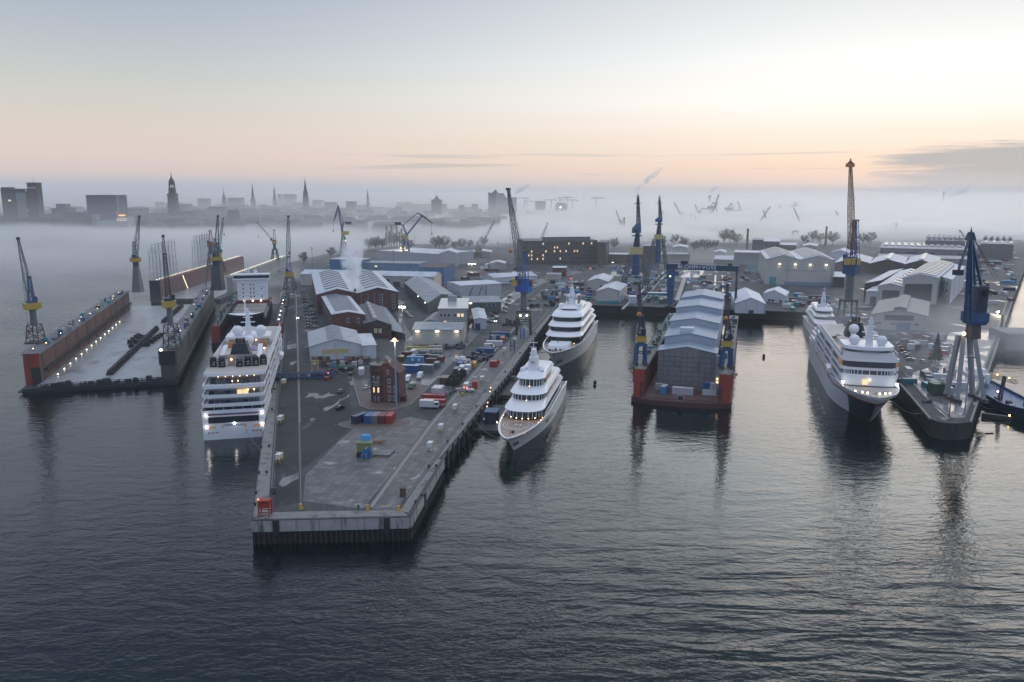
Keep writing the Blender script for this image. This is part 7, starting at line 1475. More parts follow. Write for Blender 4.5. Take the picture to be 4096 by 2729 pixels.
plume("white steam rising from the vent between the twin brick gables", [(tuple(pp(1424, 1166)), 1.6), (tuple(pp(1414, 1120)), 6.5), (tuple(pp(1406, 1060)), 8.5), (tuple(pp(1412, 1000)), 11), (tuple(pp(1432, 940)), 15)], 0.75, 1, 0.17, cut=(.40, .60))
plume("soft mushroom of steam above the concert hall's right shoulder", [(tuple(P(2060, 782, 2900)), 6), (tuple(P(2085, 755, 2900)), 22), (tuple(P(2120, 735, 2900)), 20), (tuple(P(2145, 733, 2900)), 12)], 0.16, 2, 0.035, aniso=0.0)
plume("ragged smoke trail climbing to the right behind the taller slim crane", [(tuple(P(2533, 790, 3600)), 8), (tuple(P(2560, 745, 3600)), 26), (tuple(P(2610, 705, 3600)), 26), (tuple(P(2665, 650, 3600)), 18)], 0.085, 3, 0.03, aniso=0.0, cut=(.42, .58))
plume("small puff of steam above the short stub on the horizon", [(tuple(P(2838, 772, 4600)), 10), (tuple(P(2855, 756, 4600)), 26), (tuple(P(2880, 738, 4600)), 20)], 0.09, 4, 0.022, aniso=0.0)
plume("grey steam cloud drifting right of the tall power station chimney", [(tuple(P(3790, 800, 5300)), 20), (tuple(P(3830, 770, 5300)), 70), (tuple(P(3870, 745, 5300)), 55), (tuple(P(3910, 735, 5300)), 30)], 0.035, 5, 0.012, aniso=0.0)
plume("wisp of steam curling from the brick tower's roof", [(tuple(P(1560, 1452, G(1540, 1610, DK).y)), 0.5), (tuple(P(1554, 1432, G(1540, 1610, DK).y)), 1.5), (tuple(P(1540, 1418, G(1540, 1610, DK).y)), 1.2)], 0.8, 6, 0.7)
# low mist creeping over the right hand pier
def mist(label, u0, v0, u1, v1, ztop, dens, sc):
 a = G(u0, v0, DK); c = G(u1, v1, DK); x0, x1 = min(a.x, c.x), max(a.x, c.x); y0, y1 = min(a.y, c.y), max(a.y, c.y); cx, cy = (x0 + x1) / 2, (y0 + y1) / 2
 b = MB(); b.box(x0 - cx, x1 - cx, y0 - cy, y1 - cy, 0, ztop); m = bpy.data.materials.new('yard_mist'); m.use_nodes = True; t = NT(m.node_tree); t.n.clear(); co = t.new('ShaderNodeTexCoord').outputs['Object']; x, y, z = t.new('ShaderNodeSeparateXYZ', ins={0: co}).outputs
 q = t.math('ADD', t.math('POWER', t.math('DIVIDE', x, (x1 - x0) / 2), 2.0), t.math('POWER', t.math('DIVIDE', y, (y1 - y0) / 2), 2.0))
 n = t.noise(co, sc, 3.0, 0.55, 0.3); d = t.math('MULTIPLY', t.math('MULTIPLY', t.step(n, 0.34, 0.62), t.step(q, 1.0, 0.15)), t.math('MULTIPLY', t.step(z, ztop, ztop * 0.25), dens))
 v = t.new('ShaderNodeVolumePrincipled', ins={'Color': (0.98, 0.98, 0.98, 1), 'Density': d, 'Anisotropy': 0.5}); t.l.new(v.outputs[0], t.new('ShaderNodeOutputMaterial').inputs['Volume']); m.cycles.volume_step_rate = 0.25
 o = b.build('yard_mist', m, None, (cx, cy, DK + 0.1)); stuff(o); return o
mist('', 3560, 1640, 4010, 1255, 26, 0.0075, 0.03)
mist('', 2560, 1200, 3120, 1010, 22, 0.0035, 0.012)
mist('', 1080, 1190, 1150, 1100, 20, 0.012, 0.03)
# ---------------------------------------------------------------- quay surface, rails, walls
def sheet(name, px, dz, m, z=DK):
 pts = [G(u, v, z) for u, v in px]; ar = sum(pts[i].x * pts[(i + 1) % len(pts)].y - pts[(i + 1) % len(pts)].x * pts[i].y for i in range(len(pts)))
 if ar < 0: pts = pts[::-1]
 b = MB(); b.prism([(p.x, p.y) for p in pts], z - 0.1, z + dz); return struct(b.build(name, m))
M_WETROAD = ground_mat("wet_road", 0.070, 0.095, 0.12, 0.05, 0.45, 0.48, 0.60, 0.10)
M_PAVE = mat("brick_paving", (0.105, 0.080, 0.072), 0.65, var=0.25, vs=0.6)
M_KERB = mat("kerb_stone", (0.24, 0.235, 0.225), 0.7, var=0.2, vs=0.8)
M_LINE = mat("white_line", (0.50, 0.50, 0.49), 0.5, var=0.2, vs=0.7)
M_WETD = ground_mat("wet_dark_asphalt", 0.016, 0.030, 0.055, 0.010, 0.7, 0.60, 0.68, 0.075)
sheet('apron', [(1008, 2080), (1636, 2066), (1600, 2040), (1225, 2046), (1090, 2050)], 0.016, M_CONC)
sheet('slab_field', [(1212, 2004), (1452, 2036), (1560, 1905), (1735, 1688), (1640, 1668), (1560, 1690), (1418, 1712), (1352, 1768), (1222, 1900)], 0.012, M_SLAB)
sheet('wet_apron', [(1094, 2030), (1203, 2010), (1192, 1560), (1186, 1240), (1160, 1240), (1140, 1400), (1112, 1640)], 0.008, M_WETD)
sheet('wet_apron', [(1206, 1880), (1345, 1768), (1412, 1700), (1395, 1560), (1410, 1500), (1200, 1480)], 0.010, M_WETD)
sheet('quay_strip', [(1012, 2072), (1082, 2052), (1104, 1700), (1114, 1560), (1095, 1500), (1070, 1650), (1050, 1760)], 0.018, M_CONC)
sheet('quay_strip', [(1482, 2036), (1590, 2040), (1736, 1840), (1905, 1610), (2130, 1330), (2100, 1300), (1900, 1495), (1722, 1710)], 0.014, M_SLAB)
sheet('quay_strip', [(1600, 2044), (1634, 2050), (1766, 1838), (1752, 1836), (1900, 1652), (2048, 1470), (2205, 1262), (2196, 1258), (1990, 1500), (1790, 1760)], 0.020, M_CONC)
sheet('road', [(1545, 1660), (1650, 1615), (1780, 1480), (1905, 1345), (2010, 1240), (2120, 1160), (2230, 1108), (2300, 1080), (2225, 1085), (2060, 1160), (1950, 1240), (1830, 1345), (1740, 1440), (1640, 1500), (1600, 1570)], 0.022, M_WETROAD)
sheet('road', [(1640, 1500), (1700, 1420), (1620, 1300), (1600, 1230), (1620, 1210), (1560, 1180), (1590, 1290), (1620, 1400)], 0.026, M_WETROAD)
sheet('road', [(2240, 1110), (2430, 1068), (2560, 1050), (2700, 1050), (2700, 1040), (2500, 1040), (2300, 1062), (2200, 1090)], 0.020, M_WETROAD)
sheet('pavement', [(1408, 1510), (1440, 1622), (1475, 1636), (1560, 1640), (1640, 1618), (1720, 1545), (1660, 1535), (1600, 1560), (1470, 1545)], 0.14, M_PAVE)
c_ = G(1500, 1697, DK); b = MB(); b.prism([(c_.x + 13.2 * cos(i * pi / 18), c_.y + 6.4 * sin(i * pi / 18)) for i in range(36)], DK - .1, DK + 0.13); struct(b.build('kerb', M_KERB))
b = MB(); b.prism([(c_.x + 12.9 * cos(i * pi / 18), c_.y + 6.1 * sin(i * pi / 18)) for i in range(36)], DK - .1, DK + 0.15); struct(b.build('pavement', M_PAVE))
def strip(name, px, w, h, m, label=None, cat=None, z=DK, dz=0.0, group=None):
 pts = [G(u, v, z) for u, v in px]; b = MB()
 for p, q in zip(pts, pts[1:]): b.beam(p + Vector((0, 0, dz + h / 2)), q + Vector((0, 0, dz + h / 2)), w, h)
 o = b.build(name, m); tag(o, label, cat, group) if label else struct(o); return o
RA = [(1083, 2000), (1098, 1770), (1112, 1560), (1133, 1400), (1148, 1150)]; RB = [(1204, 2018), (1197, 1700), (1190, 1400), (1182, 1150)]
RC = [(1474, 2032), (1600, 1858), (1713, 1703), (1890, 1492), (2100, 1262), (2150, 1215)]; RD = [(1594, 2036), (1740, 1836), (1900, 1612), (2000, 1482), (2196, 1240)]
for px, lb in ((RA, "crane rail nearest the cruise ship's berth"), (RB, "crane rail with a pale kerb ending at a yellow buffer, mid quay"), (RC, "crane rail between the slab field and the wet strip, yacht side of the quay"), (RD, "crane rail closest to the yachts' quay edge")):
 strip('rail_groove', px, 1.1, 0.03, M_DARK)
 o = strip('crane_rail', px, 0.22, 0.10, M_RAIL, lb, 'rail')
strip('road_line', [(1199, 1690), (1192, 1400), (1185, 1180)], 0.5, 0.05, M_KERB)
strip('kerb', [(1484, 2030), (1606, 1862), (1720, 1706), (1896, 1495), (2104, 1264)], 0.9, 0.06, M_KERB)
strip('road_line', [(1770, 1362), (1850, 1290), (1945, 1215), (2040, 1160)], 0.3, 0.03, M_LINE); strip('road_line', [(1905, 1310), (1990, 1225), (2030, 1200), (2060, 1196)], 0.3, 0.03, M_LINE)
strip('kerb', [(1408, 1510), (1440, 1622), (1475, 1636), (1560, 1640), (1640, 1618), (1720, 1545)], 0.35, 0.16, M_KERB)
# concrete skirts and fenders of the quay head
def skirt(label, a, c, n, dark=()):
 p = G(*a, DK).xy; q = G(*c, DK).xy; d = (q - p); L = d.length; d.normalize(); nn = Vector((d.y, -d.x)); r = thing('quay_wall', label, 'quay wall', (p.x, p.y, 0), atan2(d.y, d.x))
 w = L / n
 for i in range(n):
  b = MB(); b.box(i * w + 0.05, (i + 1) * w - 0.05, -0.55, 0.25, 3.6, DK + 0.22); b.build('panel', M_SKIRT, r)
 b = MB(); b.box(0, L, -0.60, 0.30, DK + 0.22, DK + 0.34); b.build('coping', M_DARK, r)
 for s in dark: b = MB(); b.box(s * L - 0.8, s * L + 0.8, -0.85, -0.55, 2.6, DK + 0.3); b.build('fender', M_DARK, r)
 b = MB(); [b.box(x - 0.3, x + 0.3, -0.35, 0.05, -3, 3.6) for x in lin(0.4, L - 0.4, int(L / 1.3))]; b.build('sheet_pile', M_PILE, r); return r
skirt("stained concrete skirt across the blunt head of the long quay", (1006, 2084), (1638, 2069), 7, (0.155, 0.855))
skirt("pale concrete skirt along the yacht side of the quay head", (1638, 2069), (1771, 1837), 6, (0.36,))
for px, lb in (([(1753, 1834), (2052, 1467), (2233, 1213)], "long weathered quay wall with fenders behind both yachts"), ):
 for a, c in zip(px, px[1:]):
  p = G(*a, DK).xy; q = G(*c, DK).xy; d = q - p; L = d.length; r = thing('quay_wall', lb if a[0] < 2000 else "far stretch of the yachts' quay wall running into the basin corner", 'quay wall', (p.x, p.y, 0), atan2(d.y, d.x))
  b = MB(); b.box(0, L, -0.35, 0.2, 4.4, DK + 0.12); b.build('panel', M_CONC, r)
  for x in lin(2, L - 2, int(L / 7)): b = MB(); b.box(x - 0.5, x + 0.5, -0.9, -0.35, 0.2, DK - 0.2); b.build('fender', M_CDARK, r)
  b = MB(); [b.box(x - 0.25, x + 0.25, -0.25, 0.05, -3, 4.4) for x in lin(0.4, L - 0.4, int(L / 1.6))]; b.build('sheet_pile', M_PILE, r)
for a, c, lb in (((2236, 1213), (3238, 1248), "dark wall closing the head of the basin, pale lip on top"), ((3360, 1256), (3605, 1541), "dark pier wall along the bow-on cruise ship"), ((3605, 1541), (3720, 1675), "dark pier wall at the misty pier's tip"), ((3883, 1688), (4050, 1203), "dark channel side wall of the misty pier")):
 p = G(*a, DK).xy; q = G(*c, DK).xy; d = q - p; L = d.length; r = thing('quay_wall', lb, 'quay wall', (p.x, p.y, 0), atan2(d.y, d.x)); b = MB(); b.box(0, L, -0.3, 0.4, DK - 0.5, DK + 0.25); b.build('coping', M_KERB, r)
 b = MB(); [b.box(x - 0.4, x + 0.4, -0.2, 0.05, -3, DK - 0.5) for x in lin(0.6, L - 0.6, int(L / 2.2))]; b.build('sheet_pile', M_PILE, r)
# ---------------------------------------------------------------- small quay furniture
def small(name, label, cat, u, v, group=None, rz=0.0, z=DK): return thing(name, label, cat, G(u, v, z), rz, group)
def copies(pts, mk, label, group, rz=None, z=DK):
 f = None
 for i, p in enumerate(pts):
  g = G(p[0], p[1], z)
  if f is None: f = mk(g); f['label'] = label; f['group'] = group; o = f
  else: o = dup(f, g, None, label)
  o.location = g
  if rz is not None: o.rotation_euler[2] = rz(i) if callable(rz) else rz
def bollard(g):
 t = thing('bollard', '', 'bollard', g); b = MB(); b.tube((0, 0, 0), (0, 0, .55), .32, .26, 10); b.build('post', M_DARK, t); b = MB(); b.tube((0, 0, .55), (0, 0, .8), .45, .42, 10); b.build('head', M_DARK, t); return t
copies([(1021, 2022), (1036, 1895), (1067, 1893), (1046, 1792), (1076, 1788), (1024, 1976), (1088, 1640), (1100, 1560)], bollard, "squat black bollard on the cruise ship side of the quay head", 'bollards, cruise ship side')
copies([(1663, 2012), (1688, 1986), (1745, 1868), (1716, 1868), (1790, 1770), (1850, 1700), (1905, 1630), (1960, 1560), (2020, 1490), (2080, 1415), (2140, 1335)], bollard, "squat black bollard on the yacht side of the quay", 'bollards, yacht side')
def buffer(g): t = thing('rail_buffer', '', 'buffer', g); b = MB(); b.hexa([(-.45, -.5, 0), (.45, -.5, 0), (.45, .7, 0), (-.45, .7, 0)], [(-.35, -.3, 1.5), (.35, -.3, 1.5), (.35, .2, 1.5), (-.35, .2, 1.5)]); b.build('block', M_YEL, t); b = MB(); b.box(-.5, .5, .2, .9, .8, 1.1); b.build('pad', M_DARK, t); return t
for u, v, l in ((1204, 2036), (1470, 2040), (1595, 2044)) and [(1204, 2036, "yellow rail buffer at the left rail's end, right of the red frame"), (1470, 2040, "yellow rail buffer right beside the lone man"), (1595, 2044, "yellow rail buffer closest to the quay corner by the yachts")]: b_ = buffer(G(u, v, DK)); b_['label'] = l
def redframe():
 t = small('mooring_stand', "red steel frame with a red signal light on the quay's cruise ship corner", 'frame', 1062, 2062); r = []
 for x in (-1.35, 1.35):
  for y in (-1, 1): b = MB(); b.box(x - .16, x + .16, y - .16, y + .16, 0, 4.4); b.build('leg', M_RED, t)
 b = MB(); b.box(-1.35, 1.35, -1, 1, 2.4, 3.7); b.box(-1.5, 1.5, -1.1, 1.1, 4.2, 4.45); b.build('panel', M_RED, t); b = MB(); [b.box(-1.4, 1.4, y - .08, y + .08, 1.1, 1.3) for y in (-1, 1)]; b.build('cross_bar', M_RED, t)
 lamp_part(t, (-1.35, -1, 4.8), .22, M_REDL, 'signal_light')
redframe()
def machine():
 t = small('work_cabin', "green machine cabin with a bright blue lid on the bare slabs", 'machine', 1456, 1828); b = MB(); b.box(-2.3, 2.3, 0, 3.4, .9, 4.4); b.build('body', mat("olive_green", (0.19, 0.21, 0.11), .6, var=.2, vs=.6), t)
 b = MB(); b.box(-2.5, 2.5, -.2, 3.6, 4.4, 4.65); b.build('roof', mat("olive_green", (0.19, 0.21, 0.11)), t); b = MB(); b.hexa([(-1.5, 2.4, 4.65), (1.7, 2.4, 4.65), (1.7, 5, 4.65), (-1.5, 5, 4.65)], [(-1.3, 2.8, 6.2), (1.5, 2.8, 6.2), (1.5, 4.6, 6.2), (-1.3, 4.6, 6.2)]); b.build('lid', CB_, t)
 b = MB(); b.box(-2.2, -.6, -.8, 0, 0, 1.6); b.box(-2.0, 2.0, .2, 3.2, 0, .9); b.build('skid', M_DARK, t); b = MB(); b.box(-.3, 1.9, -1.9, -.2, .2, 2.2); b.box(1.0, 2.2, -1.4, 0.1, .2, 3.0); b.build('pump', mat("pump_blue", (0.015, 0.11, 0.32), .5), t); b = MB(); b.box(.5, 1.4, -.02, 0, 2.4, 3.2); b.build('notice', M_WHITE, t)
 b = MB()
 for x in (-.35, 1.2): b.beam((x, -2.1, 0), (x, -2.1, 1.6), .12)
 b.beam((-.35, -2.1, 1.6), (1.2, -2.1, 1.6), .12); b.build('frame', M_WHITE, t)
CB_ = mat("bright_blue_lid", (0.07, 0.28, 0.55), .5); machine()
t = small('steel_plate_stack', "flat blue grey stack of steel plates on the slabs right of the green cabin", 'plates', 1535, 1818, rz=-0.16)
for i in range(3): b = MB(); b.box(-2.7 + i * .1, 2.7 - i * .05, -2.5 + i * .1, 3.4, .25 + i * .13, .36 + i * .13); b.build('plate', mat("plate_blue", (0.10, 0.115, 0.135), .45, var=.2), t)
b = MB(); b.box(-2.8, 2.6, -2.7, -2.4, 0, .25); b.box(-2.8, 2.6, 2.6, 2.9, 0, .25); b.build('bearer', mat("timber_orange", (0.30, 0.16, 0.07), .7, var=.3), t)
t = small('timber_pile', "small heap of orange timber beams right behind the green cabin", 'timber', 1512, 1775)
r_ = random.Random(3)
for i in range(9): b = MB(); a = r_.uniform(-.5, .5); x, y = r_.uniform(-1.4, 1.4), r_.uniform(-1.2, 1.4); z = .12 + .18 * (i // 3); b.beam((x - 1.8 * cos(a), y - 1.8 * sin(a), z), (x + 1.8 * cos(a), y + 1.8 * sin(a), z + r_.uniform(0, .6)), .2); b.build('beam', mat("timber_orange", (0.30, 0.16, 0.07)), t)
def pillar(g):
 t = thing('power_pillar', '', 'pillar', g, -0.15); b = MB(); b.box(-.75, .75, -1.3, 1.3, 1.2, 2.6); b.build('cabinet', M_YELP, t); b = MB(); b.box(-.75, .75, -1.34, -1.3, 1.25, 2.4); b.box(-.8, .8, -1.4, 1.4, 2.6, 2.75); b.build('cover', M_FRAME, t)
 for y in (-1.1, 1.1):
  for x in (-.6, .6): b = MB(); b.box(x - .1, x + .1, y - .1, y + .1, 0, 1.2); b.build('leg', M_YEL, t)
 return t
for u, v, l in [(1118, 1848, "yellow supply cabinet on the cruise ship side, nearest one to the red frame"), (1123, 1692, "yellow supply cabinet beside the cruise ship's stern"), (1135, 1542, "tall yellow supply cabinet halfway along the cruise ship"), (1721, 1800, "yellow supply cabinet on the yacht side strip, level with the plate stack"), (1764, 1727, "second yellow supply cabinet along the yacht side strip"), (1820, 1646, "yellow frame cabinet on the yacht side strip near the red container pair"),
    (1928, 1530, "yellow supply cabinet beside the lamp lit ramp's head"), (2018, 1412, "yellow supply cabinet above the red box on the yacht side strip"), (2060, 1372, "yellow supply cabinet next to the blue steel stairs")]: t = pillar(G(u, v, DK)); t['label'] = l
t = small('hut', "small brown steel box between the two right hand crane rails", 'box', 1612, 1985); b = MB(); b.box(-.8, .8, -.5, .5, 0, 2.2); b.build('body', mat("brown_box", (0.10, 0.07, 0.04), .7), t); b = MB(); b.box(-.9, .9, -.6, .6, 2.2, 2.35); b.build('lid', M_DARK, t)
t = small('hut', "dark green cabinet on the wet strip left of the middle rail", 'cabinet', 1094, 1974); b = MB(); b.box(-.7, .7, -.5, .5, .3, 1.7); b.build('body', M_CDARK, t); b = MB(); b.box(-.4, .4, -.55, -.5, .6, 1.4); b.build('door', M_GREYD, t)
# lamp masts
def mast_lamp(label, u, v, vt, m, col=None, heads=1, r=1.0, w=.22, E=900, c=(1, .62, .25)):
 g = G(u, v, DK); H = ZV(vt, g.y) - DK; t = thing('lamp_mast', label, 'lamp mast', g); b = MB(); b.tube((0, 0, 0), (0, 0, H), w * 1.3, w * .8, 8); b.build('pole', col or M_CGREY, t); b = MB(); b.box(-r * 1.6, r * 1.6, -.3, .3, H - .2, H + .15); b.build('cross_arm', M_CGREY, t)
 for x in (lin(-r * 1.4, r * 1.4, heads) if heads > 1 else [0]): lamp_part(t, (x, -.5, H + .5 if heads == 1 else H - .3), .62 if heads == 1 else .5, m, 'lamp_head')
 if E:
  ld = bpy.data.lights.new('mast_light', 'POINT'); ld.energy = E; ld.color = c; ld.shadow_soft_size = .6; lo = bpy.data.objects.new('mast_light', ld); COL.objects.link(lo); lo.parent = t; lo.location = (0, -1.4, H - .4)
mast_lamp("tall blue lamp mast with a glowing orange head in front of the brick tower", 1586, 1627, 1363, M_LAMPO, mat("pale_blue_pole", (0.16, 0.27, 0.38), .5), w=.34, E=2500)
mast_lamp("tall mast with a row of white floodlights between brick hall and beige warehouse", 1613, 1365, 1226, M_LAMPC, heads=4, E=3500, c=(1, .9, .75))
mast_lamp("slim unlit mast on the river bank left of the blue hall", 1251, 1080, 993, M_GREYW, E=0)
mast_lamp("mast with a pair of sodium floodlights in front of the terraced hall", 1618, 1050, 991, M_LAMPO, heads=2, r=3, E=9000)
mast_lamp("mast with two white floodlights in the yard below the yellow boomed crane", 1888, 1085, 1055, M_LAMPC, heads=2, r=2.5, E=6000, c=(1, .9, .75))
mast_lamp("lone sodium lamp mast at the corner of the pipe hall", 1830, 1150, 1136, M_LAMPO, E=2500)
mast_lamp("bright starry lamp on the misty pier road behind the navy crane", 3990, 1262, 1249, M_LAMPO, E=9000, c=(1, .8, .5))
mast_lamp("slim mast on the misty pier with a pale box head, left of the crane legs", 3858, 1660, 1430, M_GREYW, mat("pale_blue_pole", (0.16, 0.27, 0.38)), E=0)
mast_lamp("red signal mast at the tip of the misty pier", 3796, 1668, 1588, M_GREYD, M_RED, E=0)
mast_lamp("street lamp with a wide flat head on the misty pier among the vans", 3817, 1452, 1380, M_WHITE, heads=5, r=2.4, E=0)
for i, (u, v, vt, l) in enumerate([(1575, 1090, 1005, "slim rusty mast rising behind the twin hall's right gable"), (1928, 1175, 1120, "grey lattice mast beside the pipe hall"), (1385, 1035, 965, "slim mast with a lit head left of the lattice tower crane"), (1660, 1010, 945, "thin lamp mast right of the V shaped crane"), (1992, 1040, 970, "thin mast standing before the white boat shed"), (2118, 1060, 985, "thin mast rising before the brown office's left end")]): mast_lamp(l, u, v, vt, M_LAMPW if i == 2 else M_GREYW, E=0, r=.5)
# ---------------------------------------------------------------- the old brick watch house with its round tower
def watch_house():
 g = G(1507, 1612, DK); Y = g.y; s = Y / F * 1.02; r = thing('watch_house', "old red brick watch house with a round corner tower, alone on the paved island", 'building', g, radians(-10)); H = ZV(1458, Y + 3) - DK
 R = 34 * s; b = MB()
 prof = [(0, R), (H * .30, R), (H * .31, R * 1.04), (H * .35, R * 1.04), (H * .36, R), (H * .80, R), (H * .82, R * 1.07), (H * .90, R * 1.07), (H * .91, R), (H, R)]
 b.loft([[(w * cos(2 * pi * i / 28), w * sin(2 * pi * i / 28) + R, z) for i in range(28)] for z, w in prof]); tw = b.build('round_tower', mat("tower_brick", (0.075, 0.044, 0.042), .8, var=.4, vs=.9, dirt=(.04, .03, .03), ds=.4), r)
 b = MB(); b.loft([[(w * cos(2 * pi * i / 28), w * sin(2 * pi * i / 28) + R, z) for i in range(28)] for z, w in ((H, R * 1.06), (H + .35, R * 1.06))]); b.build('tower_rim', mat("verdigris", (0.16, 0.17, 0.145), .7), r)
 b = MB(); b.tube((-.4, R, H), (-.4, R, H + 3.2), .25, .22, 8); b.tube((.4, R, H), (.4, R, H + 2.6), .25, .22, 8); b.build('flue', M_CDARK, r)
 W = 66 * s; x0 = R * .75; D = 9.0; He = H * .80; Hr = H * 1.06; y0 = .9
 b = MB(); b.loft([[(x0, y, 0), (x0 + W, y, 0), (x0 + W, y, He), (x0 + W * .35, y, Hr), (x0, y, Hr * .98)] for y in (y0, y0 + D)]); b.build('wall', M_BRICK, r)
 b = MB(); b.loft([[(x0 - .2, y, Hr * .98 + .05), (x0 + W * .35, y, Hr + .05), (x0 + W + .4, y, He - .1), (x0 + W + .4, y, He + .2), (x0 + W * .35, y, Hr + .35), (x0 - .2, y, Hr * .98 + .35)] for y in (y0 - .3, y0 + D + .3)]); b.build('roof', mat("tile_roof", (0.10, 0.055, 0.048), .8, var=.3, vs=1), r)
 b = MB(); b.cbox(x0 + W * .12, y0 + 5, Hr, 1.4, 1.4, 2.0); b.build('chimney', M_BRICKD, r)
 def wn(x, z, w, h, y, lit=False, par=None, arch=False):
  b = MB(); b.box(x - w / 2, x + w / 2, y - .10, y + .06, z, z + h); f = b.build('window', M_FRAME, r)
  for sx in (-1, 1): b = MB(); b.box(x + sx * w * .24 - w * .19, x + sx * w * .24 + w * .19, y - .14, y - .08, z + h * .08, z + h * .92); b.build('pane', M_LIT if lit else M_PANE, f)
 for x, z, w, h in ((x0 + 2.1, H * .78, .9, 1.6), (x0 + 2.6, H * .52, 1.3, 2.0), (x0 + 2.6, H * .29, 1.3, 2.6), (x0 + 2.6, H * .07, 1.3, 2.0), (x0 + W - 1.7, H * .29, 1.1, 2.6), (x0 + W - 1.6, H * .07, 1.8, 2.0)): wn(x, z, w, h, y0)
 for a, z, w, h, lit in ((-108, .62, .9, 1.4, 0), (-76, .62, .9, 1.4, 0), (-106, .28, .8, 2.2, 1), (-76, .28, .8, 2.2, 1), (-104, .05, .8, 1.8, 0), (-78, .05, .8, 1.8, 0), (-112, .47, .8, 1.6, 0), (-100, .47, .8, 1.6, 0), (-88, .47, .8, 1.6, 0), (-76, .47, .8, 1.6, 0)):
  q = radians(a); c = Vector((R * cos(q), R + R * sin(q), H * z)); b = MB(); b.cbox(c.x, c.y, c.z, w, .35, h, q + pi / 2); f = b.build('window', M_FRAME, r); b = MB(); b.cbox(c.x + cos(q) * .15, c.y + sin(q) * .15, c.z + .12, w * .72, .2, h - .24, q + pi / 2); b.build('pane', M_LIT if lit else M_PANE, f)
 b = MB(); b.box(x0 + W - 0.2, x0 + W + 1.8, y0 + 2, y0 + 5, 0, 2.4); b.build('porch', M_BRICKD, r)
watch_house()
# ---------------------------------------------------------------- vehicles
VP = {}
M_TYRE = mat("tyre", (0.015, 0.015, 0.016), .8)
def vehicle(kind, col):
 k = (kind, col)
 m = mat("car_paint_" + col, {'white': (.55, .56, .57), 'silver': (.30, .31, .33), 'black': (.015, .016, .018), 'blue': (.02, .05, .14), 'red': (.26, .02, .02), 'grey': (.10, .105, .11), 'green': (.03, .09, .07), 'dark green': (.03, .09, .07)}[col], .25, coat=.5)
 t = thing('parked_' + {'car': 'car', 'van': 'van', 'truck': 'truck'}[kind], '', {'car': 'car', 'van': 'van', 'truck': 'truck'}[kind])
 L, w, h = {'car': (4.4, 1.8, 1.45), 'van': (5.8, 2.05, 2.4), 'truck': (7.5, 2.4, 3.2)}[kind]; sec = lambda pts: [[(x, y, z) for y, z in pts] for x in (-w / 2, w / 2)]
 if kind == 'car': bp = [(-L / 2, .35), (L / 2, .35), (L / 2, .75), (L / 2 - .9, .92), (-L / 2 + .2, .98), (-L / 2, .8)]; cp = [(-L / 2 + .35, .96), (L / 2 - 1.15, .92), (L / 2 - 1.9, h), (-L / 2 + 1.0, h)]
 elif kind == 'van': bp = [(-L / 2, .4), (L / 2, .4), (L / 2, 1.0), (L / 2 - .7, 1.25), (L / 2 - 1.5, h), (-L / 2, h)]; cp = [(L / 2 - 2.2, 1.35), (L / 2 - .78, 1.32), (L / 2 - 1.5, h - .12), (L / 2 - 2.2, h - .12)]
 else: bp = [(-L / 2, .6), (L / 2, .6), (L / 2, 1.5), (L / 2 - .2, 2.6), (L / 2 - 1.9, 2.6), (L / 2 - 2.0, .9), (-L / 2, .9)]; cp = [(L / 2 - 1.5, 1.6), (L / 2 - .02, 1.6), (L / 2 - .2, 2.4), (L / 2 - 1.5, 2.4)]
 b = MB(); b.loft(sec(bp)); b.build('body', m, t)
 b = MB(); e = .03 if kind != 'car' else -.12; b.loft([[(x, y, z) for y, z in cp] for x in (-w / 2 - e, w / 2 + e)])
 if kind == 'car':
  b.build('window', M_GLASS, t); b = MB(); b.box(-w / 2 + .18, w / 2 - .18, -L / 2 + 1.02, L / 2 - 1.92, h - .02, h + .03); b.build('roof', m, t)
 else: b.build('window', M_GLASS, t)
 if kind == 'truck': b = MB(); b.box(-w / 2, w / 2, -L / 2, L / 2 - 2.1, .95, h); b.build('cargo_box', m, t)
 for y in (-L / 2 + .9, L / 2 - .95):
  for s in (-1, 1): b = MB(); b.tube((s * (w / 2 - .2), y, .34), (s * (w / 2 + .02), y, .34), .34, .34, 10); b.build('wheel', M_TYRE, t)
 return t
def park(kind, col, u, v, hd, label, lights=0, group=None):
 k = (kind, col)
 if k not in VP: VP[k] = vehicle(kind, col); o = VP[k]
 else: o = dup(VP[k], (0, 0, 0))
 for ch in list(o.children):
  if ch.name.startswith(('headlight', 'tail_light')): bpy.data.objects.remove(ch)
 o.location = G(u, v, DK + .02); o.rotation_euler[2] = -radians(hd); o['label'] = label
 if group: o['group'] = group
 L = {'car': 2.2, 'van': 2.9, 'truck': 3.75}[kind]
 if lights:
  for s in (-.65, .65): lamp_part(o, (s, L * lights, .8), .26, M_LAMPC if lights > 0 else M_REDL, 'headlight' if lights > 0 else 'tail_light')
 return o
park('van', 'white', 1631, 1524, 185, "white van facing the water, closest to the round brick tower"); park('van', 'white', 1680, 1512, 185, "white van standing alone right of the dark green one"); park('van', 'green', 1648, 1553, 190, "dark green van with a pale roof, in front of the two white vans")
park('car', 'white', 1466, 1554, 10, "white car half hidden behind the round brick tower's left side"); park('car', 'white', 1602, 1556, 10, "white car half hidden behind the brick house's right side"); park('car', 'black', 1607, 1604, 100, "black car tight against the brick house by the blue lamp mast")
park('truck', 'white', 1718, 1632, 95, "white lorry with orange trim in front of the red container pair"); park('van', 'white', 1868, 1552, 9, "white van with red tail lights beside the small red kiosk", -1)
park('car', 'black', 1362, 1636, 30, "black car by the kerb left of the paved island"); park('car', 'grey', 1364, 1570, 15, "dark car up the lane left of the round brick tower")
